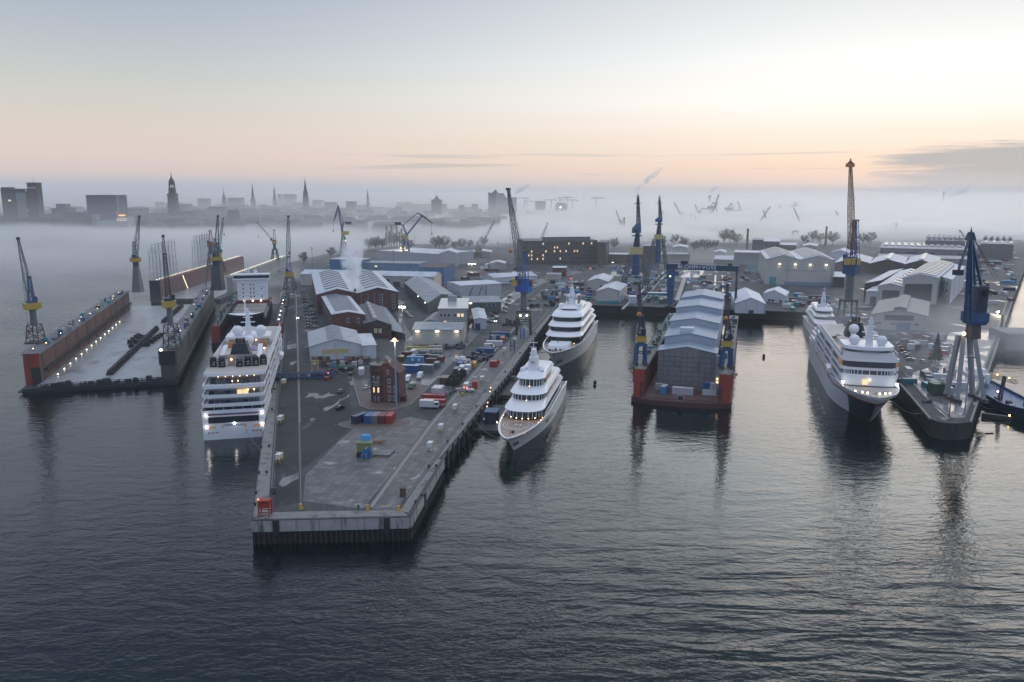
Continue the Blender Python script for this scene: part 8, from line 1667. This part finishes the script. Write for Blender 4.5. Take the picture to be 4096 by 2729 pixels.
park('car', 'grey', 1196, 1275, 188, "car with bright headlights driving down the quay lane", 1); park('truck', 'grey', 1986, 1286, 190, "lorry with bright headlights coming down the wet road", 1); park('car', 'grey', 2285, 1117, 10, "car with red tail lights on the wet road by the small red brick house", -1); park('car', 'grey', 2362, 1076, 10, "car with red tail lights in front of the brown office", -1); park('car', 'grey', 2451, 1052, 190, "car with lit headlights right of the brown office", 1)
cols = ['white', 'silver', 'black', 'blue', 'grey', 'silver', 'red', 'white', 'grey']; rv = random.Random(9)
def lot(a, c, n, hd, place, kinds=('car',)):
 for i in range(n):
  f = i / max(1, n - 1); u = a[0] + (c[0] - a[0]) * f; v = a[1] + (c[1] - a[1]) * f; k = rv.choice(kinds); col = cols[(i * 4 + len(place)) % 9]; park(k, col, u + rv.uniform(-2, 2), v, hd + rv.uniform(-4, 4), f"{col} {k} {place}", group=f"{col} {k}s {place}")
lot((1236, 1312), (1212, 1160), 13, 78, "in the long row beside the twin brick hall"); lot((1262, 1310), (1246, 1225), 6, 80, "in the second row against the twin brick hall")
lot((2016, 1250), (2042, 1190), 5, 100, "in the row between wet road and pipe hall"); lot((1958, 1290), (1990, 1245), 5, 100, "by the dark grey hall's corner"); lot((1868, 1265), (1960, 1262), 4, 90, "beside the white annex by the wet road")
lot((2315, 1208), (2368, 1196), 5, 10, "in the little lot left of the teal based hall"); lot((2318, 1190), (2370, 1182), 5, 10, "in the back row left of the teal based hall"); lot((2125, 1205), (2160, 1182), 6, 100, "beside the wet road above the big yacht")
lot((3640, 1442), (3600, 1380), 6, 95, "parked by the cruise ship's gangway on the misty pier"); lot((3772, 1420), (3792, 1390), 3, 95, "beside the dark fir tree", ('van',)); lot((1640, 1270), (1610, 1240), 4, 95, "near the floodlight mast behind the brick hall"); lot((1455, 1283), (1470, 1300), 2, 95, "by the lean-to roof")
lot((1990, 1345), (1900, 1412), 1, 95, "by the container row"); lot((3690, 1450), (3700, 1470), 1, 10, "crossing the misty pier")
park('van', 'white', 1958, 1392, 96, "long white van in the row of boxes beside the wet road"); park('car', 'black', 1972, 1338, 96, "black car at the upper end of the row of boxes by the wet road"); park('car', 'grey', 1914, 1422, 96, "grey car below the blue and yellow box by the wet road")
# ---------------------------------------------------------------- containers and boxes about the yard
QR = radians(-9)
def cont(u, v, col, label, L=6.1, rz=QR, z=DK, **k): return container(label, col, G(u, v, z), rz, L, z and 2.45, **k)
for u, col, l in ((1442, 'navy', "long navy container at the left of the row on the round kerbed island"), (1478, 'blue', "blue container between the navy and grey ones on the round kerbed island"), (1505, 'grey', "grey container in the middle of the row on the round kerbed island"), (1532, 'dark red', "dark red container on the round kerbed island"), (1562, 'red', "bright red container at the right of the row on the round kerbed island")): container(l, col, G(u, 1686, DK + .15), radians(-30 if col == 'navy' else -6), 7.5 if col == 'navy' else 6.1, 2.6, 2.9)
g = G(1738, 1625, DK); t1 = container("lettered long red container behind the white lorry", 'red', g, QR + pi / 2, 9.0, 2.6, 2.9)
tc = bpy.data.curves.new('lettering', 'FONT'); tc.body = "HYUNDAI"; tc.size = 1.5; tc.extrude = .02; tc.align_x = 'CENTER'; o = bpy.data.objects.new('lettering', tc); COL.objects.link(o); me = bpy.data.meshes.new_from_object(o.evaluated_get(bpy.context.evaluated_depsgraph_get())); bpy.data.objects.remove(o); me.materials.append(M_FRAME)
o = bpy.data.objects.new('lettering', me); COL.objects.link(o); o.parent = t1; o.location = (-1.32, -1.4, .75); o.rotation_euler = (pi / 2, 0, -pi / 2)
container("plain red container behind the lettered red one", 'red', G(1735, 1606, DK), QR + pi / 2, 9.0, 2.6, 2.9)
container("tall pale container standing on a blue base behind the red pair", 'pale', G(1752, 1592, DK) + Vector((0, 0, 1.2)), QR, 6.1, 4.2, 3.6); t = small('trailer', "blue low trailer under the tall pale container", 'trailer', 1752, 1592, rz=QR); b = MB(); b.box(-2.2, 2.2, -3.2, 3.2, .5, 1.15); b.build('deck', M_CBLUE, t); b = MB(); [b.tube((x - .2, y, .45), (x + .2, y, .45), .45, .45, 10) for x in (-1.5, 1.5) for y in (-2, 2)]; b.build('wheel', M_TYRE, t)
container("brown container beside the dark cable drums", 'brown', G(1780, 1534, DK), QR, 6.1, 3.6, 3.2)
def drum(g):
 t = thing('cable_drum', '', 'cable drum', g);
 for y in (-1.3, 1.3): b = MB(); b.tube((0, y - .12, 1.75), (0, y + .12, 1.75), 1.75, 1.75, 20); b.build('flange', mat("drum_dark_green", (.028, .036, .032), .7), t)
 b = MB(); b.tube((0, -1.2, 1.75), (0, 1.2, 1.75), 1.35, 1.35, 18); b.build('cable', M_LBOAT, t); return t
copies([(1800, 1545), (1826, 1540), (1812, 1528), (1838, 1522), (1826, 1512), (1850, 1506)], drum, "big dark cable drum in the cluster between quay road and crane rail", 'dark cable drums', lambda i: QR + .2 * (i % 2))
for i, (u, v, c, l) in enumerate([(1842, 1502, 'white', "white roofed box first behind the cable drums"), (1862, 1498, 'pale', "pale roofed box second behind the cable drums"), (1826, 1492, 'grey', "grey box left of the white roofed pair"), (1848, 1484, 'white', "white roofed box in the middle of the box row"), (1872, 1480, 'white', "white roofed box nearest the crane rail in the box row"), (1880, 1470, 'brown', "brown box at the upper end of the box row"), (1894, 1466, 'yellow', "small yellow box by the crane rail above the box row"),
 (1842, 1470, 'blue', "blue tarped box left of the white launch"), (1868, 1470, 'dark red', "dark red low box below the white launch"), (1942, 1412, 'blue', "blue and yellow striped box beside the grey car"), (1978, 1382, 'white', "large plain white box by the long white van"), (1990, 1358, 'blue', "blue flat topped box above the large white box"), (2008, 1346, 'blue', "long blue box at the top of the row by the wet road"), (1978, 1358, 'pale', "small pale topped box left of the blue flat topped box"), (2010, 1366, 'orange', "small orange box by the crane rail above the white box")]):
 container(l, c, G(u, v, DK), QR + (pi / 2 if c in 'blue white' and v < 1420 else 0), [6.1, 4.4, 5.2][i % 3] if v > 1420 else (4.2 if c in ('pale', 'orange') else 9.0), 2.5, 2.6 if c != 'yellow' else 2.2)
container("squat red container beside the yellow and red gear on the yacht side strip", 'red', G(1974, 1466, DK), QR, 4.0, 3.4, 2.9); t = small('hose_reel', "red and yellow hose reel gear right of the squat red container", 'hose reel', 1992, 1455); b = MB(); b.tube((-.5, 0, 1.2), (.5, 0, 1.2), 1.1, 1.1, 14); b.build('reel', M_RED, t); b = MB(); b.box(-.9, .9, -.8, .8, 0, .3); b.box(.5, .9, -.6, .6, .3, 2); b.build('frame', M_YEL, t)
t = small('kiosk', "small red kiosk on the yacht side strip beside the white van", 'kiosk', 1900, 1556, rz=QR); b = MB(); b.box(-1, 1, -.9, .9, 0, 3.1); b.build('body', M_RED, t); b = MB(); b.box(-1.15, 1.15, -1.05, 1.05, 3.1, 3.3); b.build('roof', M_RED, t)
t = small('cart', "low white cart below the red kiosk", 'cart', 1880, 1568, rz=QR); b = MB(); b.box(-1.7, 1.7, -1, 1, .5, 1.3); b.build('body', M_WHITE, t); b = MB(); [b.tube((x, y - .1, .4), (x, y + .1, .4), .4, .4, 8) for x in (-1.1, 1.1) for y in (-.9, .9)]; b.build('wheel', M_TYRE, t)
def stair(u, v, l, m):
 t = small('stair_tower', l, 'stairs', u, v, rz=QR); b = MB(); b.truss((0, 0, 0), (0, 0, 5.4), 2.2, 2.2, 3, .22, (0, 1, 0)); b.build('frame', m, t); b = MB(); b.box(-1.2, 1.2, -1.2, 1.2, 2.4, 2.6); b.box(-1.2, 1.2, -1.2, 1.2, 5.4, 5.6); b.build('platform', m, t)
stair(2050, 1400, "blue steel stair tower on the yachts' quay", M_CBLUE); stair(2090, 1352, "short blue steel stair tower nearer the bright blue crane", M_CBLUE2)
t = small('launch', "small white launch on a cradle among the boxes", 'boat', 1876, 1455, rz=QR + 1.2); rg = hull(8.5, 2.8, lambda s: 1.9 + .4 * s, 1, 2, 2.2, n=16, keel=.6, bootz=.9); add_hull(t, rg, M_GLOSSW, M_GLOSSW, M_DECKP, .3); b = MB(); b.box(-.9, .9, 2.5, 5, 1.8, 3.2); b.build('cabin', M_GLOSSW, t)
def heap(u, v, n, seed, name, label, cat, cs, R=5, h=2.2):
 t = small(name, label, cat, u, v, rz=QR); r = random.Random(seed)
 for i in range(n): b = MB(); x, y = r.uniform(-R, R), r.uniform(-R, R) * .7; (b.cbox(x, y, 0, r.uniform(.8, 2.4), r.uniform(.8, 2.4), r.uniform(.6, h), r.uniform(0, 3)) if i % 3 else b.tube((x - 1, y, .6), (x + 1.2, y + .5, .6), .6, .6, 10)); b.build('piece', r.choice(cs), t)
DC = [M_CDARK, M_DARK, M_GREYD, M_CNAVY, M_CGREY]
heap(1908, 1440, 14, 1, 'machine_parts', "heap of dark machine parts above the white launch", 'machine parts', DC, 6); heap(1926, 1428, 10, 2, 'machine_parts', "dark coils and engines next to the grey car", 'machine parts', DC, 5, 3); heap(1806, 1572, 14, 3, 'scrap', "low pile of scrap and pallets between pale container and cable drums", 'scrap', DC + [M_YEL, M_GREYW], 6, 1.4); heap(1775, 1560, 8, 4, 'scrap', "grey gear stacked below the brown container", 'scrap', DC, 3, 1.6)
heap(2170, 1225, 16, 5, 'machine_parts', "dark jumble of gear at the quay edge beside the big yacht's mast", 'machine parts', DC + [M_BRICKD], 9, 5); heap(2050, 1300, 18, 6, 'machinery', "dark truck mounted machinery with a red part at the foot of the bright blue crane", 'machinery', DC + [M_RED], 6, 4.5); heap(2220, 1180, 20, 7, 'scrap', "rows of grey gear behind the big yacht's mast", 'scrap', DC + [M_GREYW], 12, 3.5)
# pallet racks before the white workshop, and the yellow portal beside them
rp = random.Random(6); RACK = [M_RUST, M_BRICK, M_GREYW, M_BLUEL, M_CDARK, M_ORANGE]
def rack(u, v, label, seed):
 t = small('storage_rack', label, 'rack', u, v, rz=-.06); r = random.Random(seed); b = MB()
 for x in (-2.4, 2.4):
  for y in (-.6, .6): b.box(x - .08, x + .08, y - .08, y + .08, 0, 3.9)
 for z in (1.2, 2.4, 3.6): b.box(-2.4, 2.4, -.6, .6, z - .06, z + .06)
 b.build('frame', M_RUST, t)
 for z in (0.05, 1.28, 2.48):
  for x in (-1.6, 0, 1.6): b = MB(); b.cbox(x, 0, z, 1.3, 1.0, r.uniform(.5, .95)); b.build('crate', r.choice(RACK), t)
for i, (u, l) in enumerate(((1268, "storage rack left of the workshop gate, nearest the yellow portal"), (1300, "storage rack just left of the workshop gate"), (1400, "storage rack just right of the workshop gate"), (1432, "middle rack of orange crates right of the workshop gate"), (1462, "storage rack at the annex corner"))): rack(u, 1456, l, i)
for i, (u, v, l) in enumerate(((1370, 1462, "pale crate standing left of the rack with orange crates"), (1418, 1464, "small pale crate before the middle rack"), (1443, 1458, "tall pale crate against the middle rack"))): t = small('crate', l, 'crate', u, v); b = MB(); b.box(-1.1, 1.1, -.9, .9, .15, 2.2); b.build('box', M_DECKP, t); b = MB(); [b.box(x - .15, x + .15, -.9, .9, 0, .15) for x in (-.8, 0, .8)]; b.build('skid', M_WOODK, t)
t = small('portal_lift', "yellow portal lift frame left of the racks", 'lift', 1260, 1490); b = MB(); [b.box(x - .3, x + .3, -.3, .3, 0, 5.6) for x in (-1.4, 1.4)]; b.build('leg', M_YEL, t); b = MB(); b.box(-1.7, 1.7, -.4, .4, 5.2, 5.8); b.build('beam', M_YEL, t); b = MB(); b.box(-.7, .7, -.2, .2, 3.6, 5.2); b.build('hoist', M_FRAME, t)
t = small('tank', "green cylindrical tank on blocks in front of the racks", 'tank', 1385, 1484); b = MB(); b.tube((-3.6, 0, 1.6), (3.6, 0, 1.6), 1.35, 1.35, 18); b.build('shell', mat("tank_green", (.045, .085, .06), .5), t); b = MB(); b.box(-2.6, -2, -1, 1, 0, .6); b.box(2, 2.6, -1, 1, 0, .6); b.build('saddle', M_DARK, t); b = MB(); b.box(-.4, .8, -1.42, -1.3, 1.2, 2.1); b.build('notice', M_FRAME, t)
container("plain white container standing end on left of the round brick tower", 'white', G(1446, 1496, DK), radians(8), 6.1, 2.5, 2.9)
heap(1335, 1500, 14, 11, 'scrap', "dark gear and skips around the green tank", 'scrap', DC + [M_RED], 8, 1.8); heap(1290, 1502, 10, 12, 'scrap', "dark skips left of the green tank", 'scrap', DC, 5, 2.2); heap(1320, 1463, 12, 13, 'pallet_stack', "row of stacked grey goods below the workshop gate", 'pallets', RACK + [M_GREYW], 5, 3)
a = G(1098, 1518, DK); c = G(1335, 1512, DK); t = thing('spreader_truss', "long blue lattice truss lying across the quay rails left of the tank", 'truss', a); b = MB(); b.truss((0, 0, 1.6), c - a + Vector((0, 0, 1.6)), 2.2, 2.2, 16, .3, (0, 0, 1)); b.build('lattice', M_CBLUE, t); lamp_part(t, (c - a) * .92 + Vector((0, -1.2, 2.6)), .22, M_REDL, 'signal_light'); b = MB(); [b.cbox(*((c - a) * k).xy, 0, 1, 1.6, .6) for k in (.1, .5, .9)]; b.build('bearer', M_DARK, t)
container("small red skip at the blue truss's right end", 'red', G(1307, 1520, DK), 0.1, 2.6, 1.8, 1.4)
# middle storage yard
container("long blue container bearing pale lettering right of the round brick tower", 'blue', G(1640, 1490, DK), QR + pi / 2, 9, 3.0, 3.6, roof=M_ROOFW); container("grey green container end to end with the long blue one", 'grey', G(1697, 1486, DK), QR + pi / 2, 9, 3, 3.4, roof=M_ROOFW)
t = container("bright blue cabin with two white windows set behind the long blue container", 'light blue', G(1662, 1468, DK + 0), QR + pi / 2, 8, 2.6, 5.2);
for y in (-2.2, 1.0): b = MB(); b.box(-1.42, -1.3, y - .6, y + .6, 3.3, 4.4); b.build('window', M_FRAME, t)
for i, (u, v, c, l) in enumerate([(1605, 1445, 'brown', "brown container below the dark lane corner"), (1630, 1428, 'dark red', "dark box left of the white lorry in the storage yard"), (1655, 1440, 'grey', "grey box in front of the white lorry in the storage yard"), (1685, 1440, 'navy', "navy box in the middle of the storage yard"), (1712, 1436, 'dark red', "dark red box in the middle of the storage yard"), (1738, 1440, 'grey', "grey box left of the purple red container"), (1765, 1446, 'dark red', "purple red container at the storage yard's road corner"), (1725, 1455, 'brown', "brown box above the grey green container"), (1748, 1470, 'grey', "grey tarped box right of the grey green container"), (1700, 1424, 'grey', "low grey box behind the navy one")]): container(l, c, G(u, v, DK), QR + (pi / 2 if i % 2 else 0), 5.2, 2.5, 2.7)
park('truck', 'white', 1656, 1422, 10, "white lorry parked among the boxes before the beige warehouse")
def tankcube(g): t = thing('liquid_tote', '', 'tote', g, QR); b = MB(); b.box(-.85, .85, -.85, .85, .2, 2.1); b.build('tank', mat("tote_white", (.50, .46, .40), .5), t); b = MB(); [b.box(x - .05, x + .05, y - .05, y + .05, 0, 2.2) for x in (-.85, .85) for y in (-.85, .85)]; b.build('cage', M_GREYW, t); return t
copies([(1655 + i * 9, 1411 + (i % 2)) for i in range(13)] + [(1722 + i * 10, 1398) for i in range(5)], tankcube, "pale liquid tote in the double row before the beige warehouse", 'pale liquid totes')
def ybox(g): t = thing('yellow_bin', '', 'bin', g, QR); b = MB(); b.cbox(0, 0, 0.1, 1.9, 1.4, 1.2, 0, 1.12); b.build('body', M_YEL, t); b = MB(); b.box(-1.1, 1.1, -.8, .8, 1.3, 1.42); b.build('lid', M_YEL, t); return t
copies([(1636 + i * 10, 1398) for i in range(9)], ybox, "yellow bin in the row at the foot of the beige warehouse", 'yellow bins')
heap(1790, 1388, 18, 14, 'scrap', "dark green racks of gear at the beige warehouse's right corner", 'scrap', DC + [mat("tank_green", (.045, .085, .06))], 9, 3)
# slipways beyond the basin: long concrete ways, stores and boxes
M_WAY = mat("wet_concrete_way", (0.36, 0.365, 0.37), .22, var=.2, vs=.2)
for px, w, l in [([(2490, 1240), (2600, 1140), (2690, 1062)], 1.6, "long pale slipway wall running back from the basin's left part"), ([(2560, 1222), (2636, 1130), (2705, 1062)], 1.6, "second pale slipway wall, right of the first"), ([(2855, 1232), (2862, 1105)], 1.6, "pale slipway wall behind the gantry, left of a pair"), ([(2893, 1200), (2890, 1105)], 1.4, "pale slipway wall behind the gantry, right of a pair")]:
 o = strip('slipway_wall', px, w, 1.1, M_WAY, l, 'slipway')
for px, l in [([(2500, 1127), (2935, 1136)], "level pale cross walkway behind the gantry crane"), ([(2730, 1095), (2790, 1066)], "short pale walkway rising under the gantry beam"), ([(2100, 1090), (2160, 1098)], "pale wet kerb line left of the white depot")]: strip('walkway', px, 2.2, 1.6, M_WAY, l, 'walkway')
a = G(2707, 1222, DK); c = G(2738, 1126, DK); t = thing('covered_conveyor', "long pale covered walkway slanting back just right of the gantry's thick leg", 'walkway', a); d_ = c - a; b = MB(); b.beam((0, 0, 2.6), d_ + Vector((0, 0, 2.6)), 3.4, 2.6); b.build('casing', M_GREYW, t); b = MB(); [b.cbox(*(d_ * k).xy, 0, 1, 1, 1.4) for k in lin(.05, .95, 6)]; b.build('support', M_CDARK, t)
sheet('wet_yard', [(2720, 1110), (2800, 1110), (2830, 1066), (2760, 1066)], .02, M_WAY); sheet('wet_yard', [(2440, 1105), (2620, 1105), (2600, 1075), (2450, 1078)], .02, M_WETROAD)
container("white box container on the basin edge right of the teal based hall", 'white', G(2530, 1212, DK), QR, 9, 6, 5.4)
t = small('site_cabin', "green roofed site cabin between the slipway walls", 'cabin', 2628, 1190); b = MB(); b.box(-7, 7, -3, 3, 0, 3.6); b.build('body', M_TEAL, t); b = MB(); b.box(-7.3, 7.3, -3.3, 3.3, 3.6, 4.0); b.build('roof', M_ROOFW, t)
rs = random.Random(21)
def scatter(n, box, place, hmax=3.2, big=False):
 for i in range(n):
  u = rs.uniform(box[0], box[2]); v = rs.uniform(box[1], box[3]); c = rs.choice(['blue', 'grey', 'navy', 'white', 'pale', 'dark red', 'teal', 'brown', 'grey', 'pale', 'light blue']); L = rs.choice([4, 6.1, 6.1, 9]) * (1.4 if big else 1)
  f = ("SC", c, L, big)
  if f not in VP: VP[f] = container('', c, G(u, v, DK), 0, L, 2.5 * (1.2 if big else 1), rs.uniform(2.2, hmax)); o = VP[f]
  else: o = dup(VP[f], G(u, v, DK))
  o.location = G(u, v, DK); o.rotation_euler[2] = radians(-9) + rs.choice([0, pi / 2]) + rs.uniform(-.06, .06); o['label'] = f"{c} container or store box {place}"; o['group'] = f"{c} boxes {place}"
scatter(60, (2500, 1090, 2700, 1212), "among the slipway walls left of the gantry leg"); scatter(46, (2745, 1090, 2925, 1212), "in the yard seen under the gantry beam"); scatter(26, (2180, 1125, 2380, 1205), "in the lots between wet road and teal based hall"); scatter(12, (2250, 1150, 2330, 1175), "stacked blue grey beside the big yacht's mast", 5)
scatter(30, (2440, 1070, 2620, 1100), "in the hazy lot under the slim cranes", 4); scatter(24, (3140, 1185, 3330, 1245), "on the quay above the small yacht's mast"); scatter(10, (2090, 1150, 2140, 1180), "by the wet road left of the blue crane"); scatter(16, (3300, 1230, 3470, 1300), "around the tallest crane's legs", 4); scatter(14, (3560, 1350, 3800, 1400), "on the misty apron before the green roofed shed"); scatter(14, (3620, 1470, 3850, 1580), "on the misty pier around the crane legs"); scatter(14, (3900, 1120, 4060, 1240), "far up the misty pier road", 3, True); scatter(20, (1830, 1060, 2090, 1120), "in the hazy lots behind the blue crane", 4, True)
scatter(18, (3880, 1040, 4080, 1110), "in the hazy yard right of the navy crane's head", 4, True); scatter(8, (2960, 1085, 3050, 1140), "on the misty forecourt beside the gantry", 4); scatter(10, (1800, 1225, 1850, 1180), "behind the shiny roofed office", 3)
heap(3598, 1525, 10, 31, 'gear', "dark winch gear on the cruise ship side of the misty pier", 'gear', DC, 3, 2); heap(3715, 1610, 5, 32, 'gear', "yellow and brown gear at the misty pier's tip", 'gear', DC + [M_YEL], 2, 2)
t = small('storage_tank', "dark green ridged tank standing alone in the mist on the pier", 'tank', 3748, 1578); b = MB(); b.box(-3, 3, -2.5, 2.5, .4, 5); b.build('shell', mat("tank_green", (.045, .085, .06)), t); b = MB(); b.tube((2.4, 1, 5), (2.4, 1, 6.6), .8, .8, 12); b.build('vessel', M_WHITE, t)
a = G(3662, 1560, DK); strip('crane_rail', [(3612, 1485), (3700, 1590), (3812, 1675)], .9, .35, M_KERB, "pale crane rail kerb running down the cruise side of the misty pier", 'rail'); strip('crane_rail', [(3855, 1660), (3905, 1560), (3985, 1330), (4030, 1200)], .9, .3, M_KERB, "pale crane rail kerb along the channel side of the misty pier", 'rail')
M_PALEW = ground_mat('pale_wet_concrete', 0.16, 0.22, 0.26, 0.10, 0.5, 0.45, 0.60, 0.08)
sheet('wet_apron', [(3620, 1500), (3700, 1590), (3790, 1675), (3860, 1670), (3930, 1500), (3990, 1320), (3800, 1330), (3720, 1470)], .015, M_PALEW)
# ---------------------------------------------------------------- people
def person(label, loc, rz, top, legs, skin=(.35, .22, .17), pose=0):
 t = thing('person', label, 'person', loc, rz)
 V = {'pel': (0, 0, .95), 'ch': (0, 0, 1.32), 'nk': (0, .01, 1.50), 'hd': (0, .02, 1.64), 'tp': (0, .02, 1.76), 'sl': (-.19, 0, 1.42), 'el': (-.25, .02, 1.14), 'wl': (-.24, .10, .90), 'sr': (.19, 0, 1.42), 'er': (.25, .02, 1.14), 'wr': (.24, .10, .90),
  'hl': (-.10, 0, .90), 'kl': (-.12, .03, .50), 'al': (-.13, -.02, .09), 'fl': (-.14, .14, .05), 'hr': (.10, 0, .90), 'kr': (.12, .03, .50), 'ar': (.13, -.02, .09), 'fr': (.14, .14, .05), 'gl': (-.23, .14, .80), 'gr': (.23, .14, .80)}
 E = ['pel ch', 'ch nk', 'nk hd', 'hd tp', 'ch sl', 'sl el', 'el wl', 'wl gl', 'ch sr', 'sr er', 'er wr', 'wr gr', 'pel hl', 'hl kl', 'kl al', 'al fl', 'pel hr', 'hr kr', 'kr ar', 'ar fr']
 R = {'pel': .16, 'ch': .17, 'nk': .065, 'hd': .105, 'tp': .07, 'sl': .08, 'sr': .08, 'el': .055, 'er': .055, 'wl': .04, 'wr': .04, 'gl': .035, 'gr': .035, 'hl': .11, 'hr': .11, 'kl': .075, 'kr': .075, 'al': .055, 'ar': .055, 'fl': .045, 'fr': .045}
 ks = list(V); me = bpy.data.meshes.new('body'); me.from_pydata([V[k] for k in ks], [tuple(ks.index(a) for a in e.split()) for e in E], []); o = bpy.data.objects.new('body', me); COL.objects.link(o)
 o.modifiers.new('skin', 'SKIN'); sv = me.skin_vertices[0].data
 for i, k in enumerate(ks): sv[i].radius = (R[k], R[k]); sv[i].use_root = k == 'pel'
 sb = o.modifiers.new('s', 'SUBSURF'); sb.levels = sb.render_levels = 1
 m2 = bpy.data.meshes.new_from_object(o.evaluated_get(bpy.context.evaluated_depsgraph_get())); bpy.data.objects.remove(o);
 for m in (mat('cloth_' + top[0], top[1], .8), mat('cloth_' + legs[0], legs[1], .8), mat('skin_tone', skin, .6), mat('dark_hair', (.02, .016, .014), .7)): m2.materials.append(m)
 for p in m2.polygons: z = p.center.z; p.material_index = 3 if z > 1.70 or (z > 1.6 and p.center.y < 0) else (2 if z > 1.52 or (z < .87 and abs(p.center.x) > .2) else (0 if z > .92 else 1)); p.use_smooth = True
 o = bpy.data.objects.new('body', m2); COL.objects.link(o); o.parent = t; return t
person("lone man in dark green jacket standing on the quay head facing the water", G(1434, 2042, DK + .02), pi, ('dark_green', (.02, .035, .03)), ('black', (.018, .018, .02)))
pd = Vector((cos(hd1) * 0, 0, 0)); q = G(2227, 1530, 0)
def on(root, x, y, z): return root.matrix_basis @ Vector((x, y, z))
person("person in dark blue overalls on the larger yacht's foredeck", on(y2, 0.6, 126 - 24, 11.25), 0.5, ('dark_blue', (.02, .03, .07)), ('dark_blue', (.02, .03, .07))); person("crew member in a yellow vest on the larger yacht's starboard foredeck", on(y2, -6.2, 126 - 30, 9.4), 1.2, ('yellow', (.45, .5, .05)), ('black', (.018, .018, .02)))
t = person("cyclist in dark clothes with a red tail lamp crossing the misty apron", G(3714, 1420, DK + .35), 2.6, ('black', (.018, .018, .02)), ('black', (.018, .018, .02))); lamp_part(t, (0, -.5, .5), .12, M_REDL, 'tail_light')
t = thing('bicycle', "bicycle under the cyclist on the misty apron", 'bicycle', G(3714, 1420, DK + .02), 2.6)
for y in (-.55, .55):
 b = MB(); n = 16; [b.beam((0, y + .33 * cos(2 * pi * i / n), .34 + .33 * sin(2 * pi * i / n)), (0, y + .33 * cos(2 * pi * (i + 1) / n), .34 + .33 * sin(2 * pi * (i + 1) / n)), .05) for i in range(n)]; b.build('wheel', M_TYRE, t)
b = MB(); [b.beam(p, q, .05) for p, q in (((0, -.55, .34), (0, -.1, .85)), ((0, .55, .34), (0, .4, .95)), ((0, -.1, .85), (0, .4, .85)), ((0, -.05, .34), (0, .4, .85)), ((0, -.55, .34), (0, -.05, .34)))]; b.build('frame', M_DARK, t)
# ---------------------------------------------------------------- ropes, buoys, a gull
def rope(label, a, c, sag, r=.12):
 a = Vector(a); c = Vector(c); b = MB(); n = 14; P_ = [a + (c - a) * (i / n) - Vector((0, 0, sag * 4 * (i / n) * (1 - i / n))) for i in range(n + 1)]
 for p, q in zip(P_, P_[1:]): b.beam(p - a, q - a, r)
 tag(b.build('mooring_rope', mat("rope_fibre", (.16, .15, .13), .9), None, a), label, 'rope')
rope("thick mooring rope from the larger yacht's bow to the quay", G(2105, 1365, DK), on(y2, 3.6, 124, 10.4), 2.0, .35); rope("thin bow rope from the nearest yacht's left side to the quay", G(1880, 1650, DK), on(y1, 3.0, 94, 7.6), 2.5, .14); rope("thin second bow rope of the nearest yacht running low to the quay", G(1840, 1700, DK), on(y1, 2.0, 96, 7.6), 3.5, .12)
rope("stern rope from the floodlit cruise ship to the quay", G(1046, 1800, DK), on(c1, 4, -.2, 3.4), 1.0, .14); rope("bow rope of the misty cruise ship running right to the pier", G(3700, 1650, DK), on(c2, -6, 133, 11.4), 2.2, .16); rope("slack rope loop hanging from the misty pier toward the workboat", G(3906, 1600, DK), G(4044, 1580, 3.5), 5, .14); rope("lower slack rope under the floating beam by the misty pier", G(3925, 1672, 1.2), G(4040, 1690, 1.2), .9, .12)
for u, v, l in ((2380, 1531, "small dark buoy pair's upper float on the bright water"), (2379, 1545, "small dark buoy pair's lower float on the bright water")): t = thing('buoy', l, 'buoy', G(u, v, 0)); b = MB(); b.ball((0, 0, .3), .8, 10, 8); b.build('float', M_DARK, t); b = MB(); b.tube((0, 0, .9), (0, 0, 1.7), .1, .1, 6); b.build('pin', M_DARK, t)
t = thing('buoy', "red barrel buoy alone on the bright water left of the misty cruise ship", 'buoy', G(3055, 1430, 0)); b = MB(); b.tube((0, 0, -.3), (0, 0, 1.7), .75, .75, 12); b.build('float', M_RED, t); b = MB(); b.tube((0, 0, 1.7), (0, 0, 2.2), .2, .15, 8); b.build('eye', M_DARK, t)
t = thing('floating_debris', "floating timber near the workboat's bow", 'timber', G(3958, 1735, 0)); b = MB(); b.beam((-1.6, 0, .1), (1.6, .3, .1), .4); b.build('log', M_WOODK, t)
def gull():
 p = P(515, 2702, 150); b = MB(); b.loft([[(w * cos(2 * pi * i / 8), y, w * .8 * sin(2 * pi * i / 8)) for i in range(8)] for y, w in ((-.32, .02), (-.2, .06), (0, .10), (.18, .085), (.26, .05), (.31, .055), (.36, .03), (.41, .008))])
 for s in (-1, 1): b.hexa([(s * .06, -.10, .03), (s * .06, .12, .03), (s * .34, .16, .16), (s * .34, -.04, .16)], [(s * .06, -.10, .05), (s * .06, .12, .05), (s * .34, .16, .175), (s * .34, -.04, .175)]); b.hexa([(s * .34, -.04, .16), (s * .34, .16, .16), (s * .72, .02, .10), (s * .70, -.06, .10)], [(s * .34, -.04, .175), (s * .34, .16, .175), (s * .72, .02, .105), (s * .70, -.06, .105)])
 b.add([(0, -.3, .01), (-.09, -.46, 0), (.09, -.46, 0)], [(0, 1, 2)]); o = b.build('gull', mat("gull_white", (.62, .63, .65), .7), None, p, 1.1); tag(o, "white gull gliding low over the dark water near the frame's lower edge", 'bird')
gull()
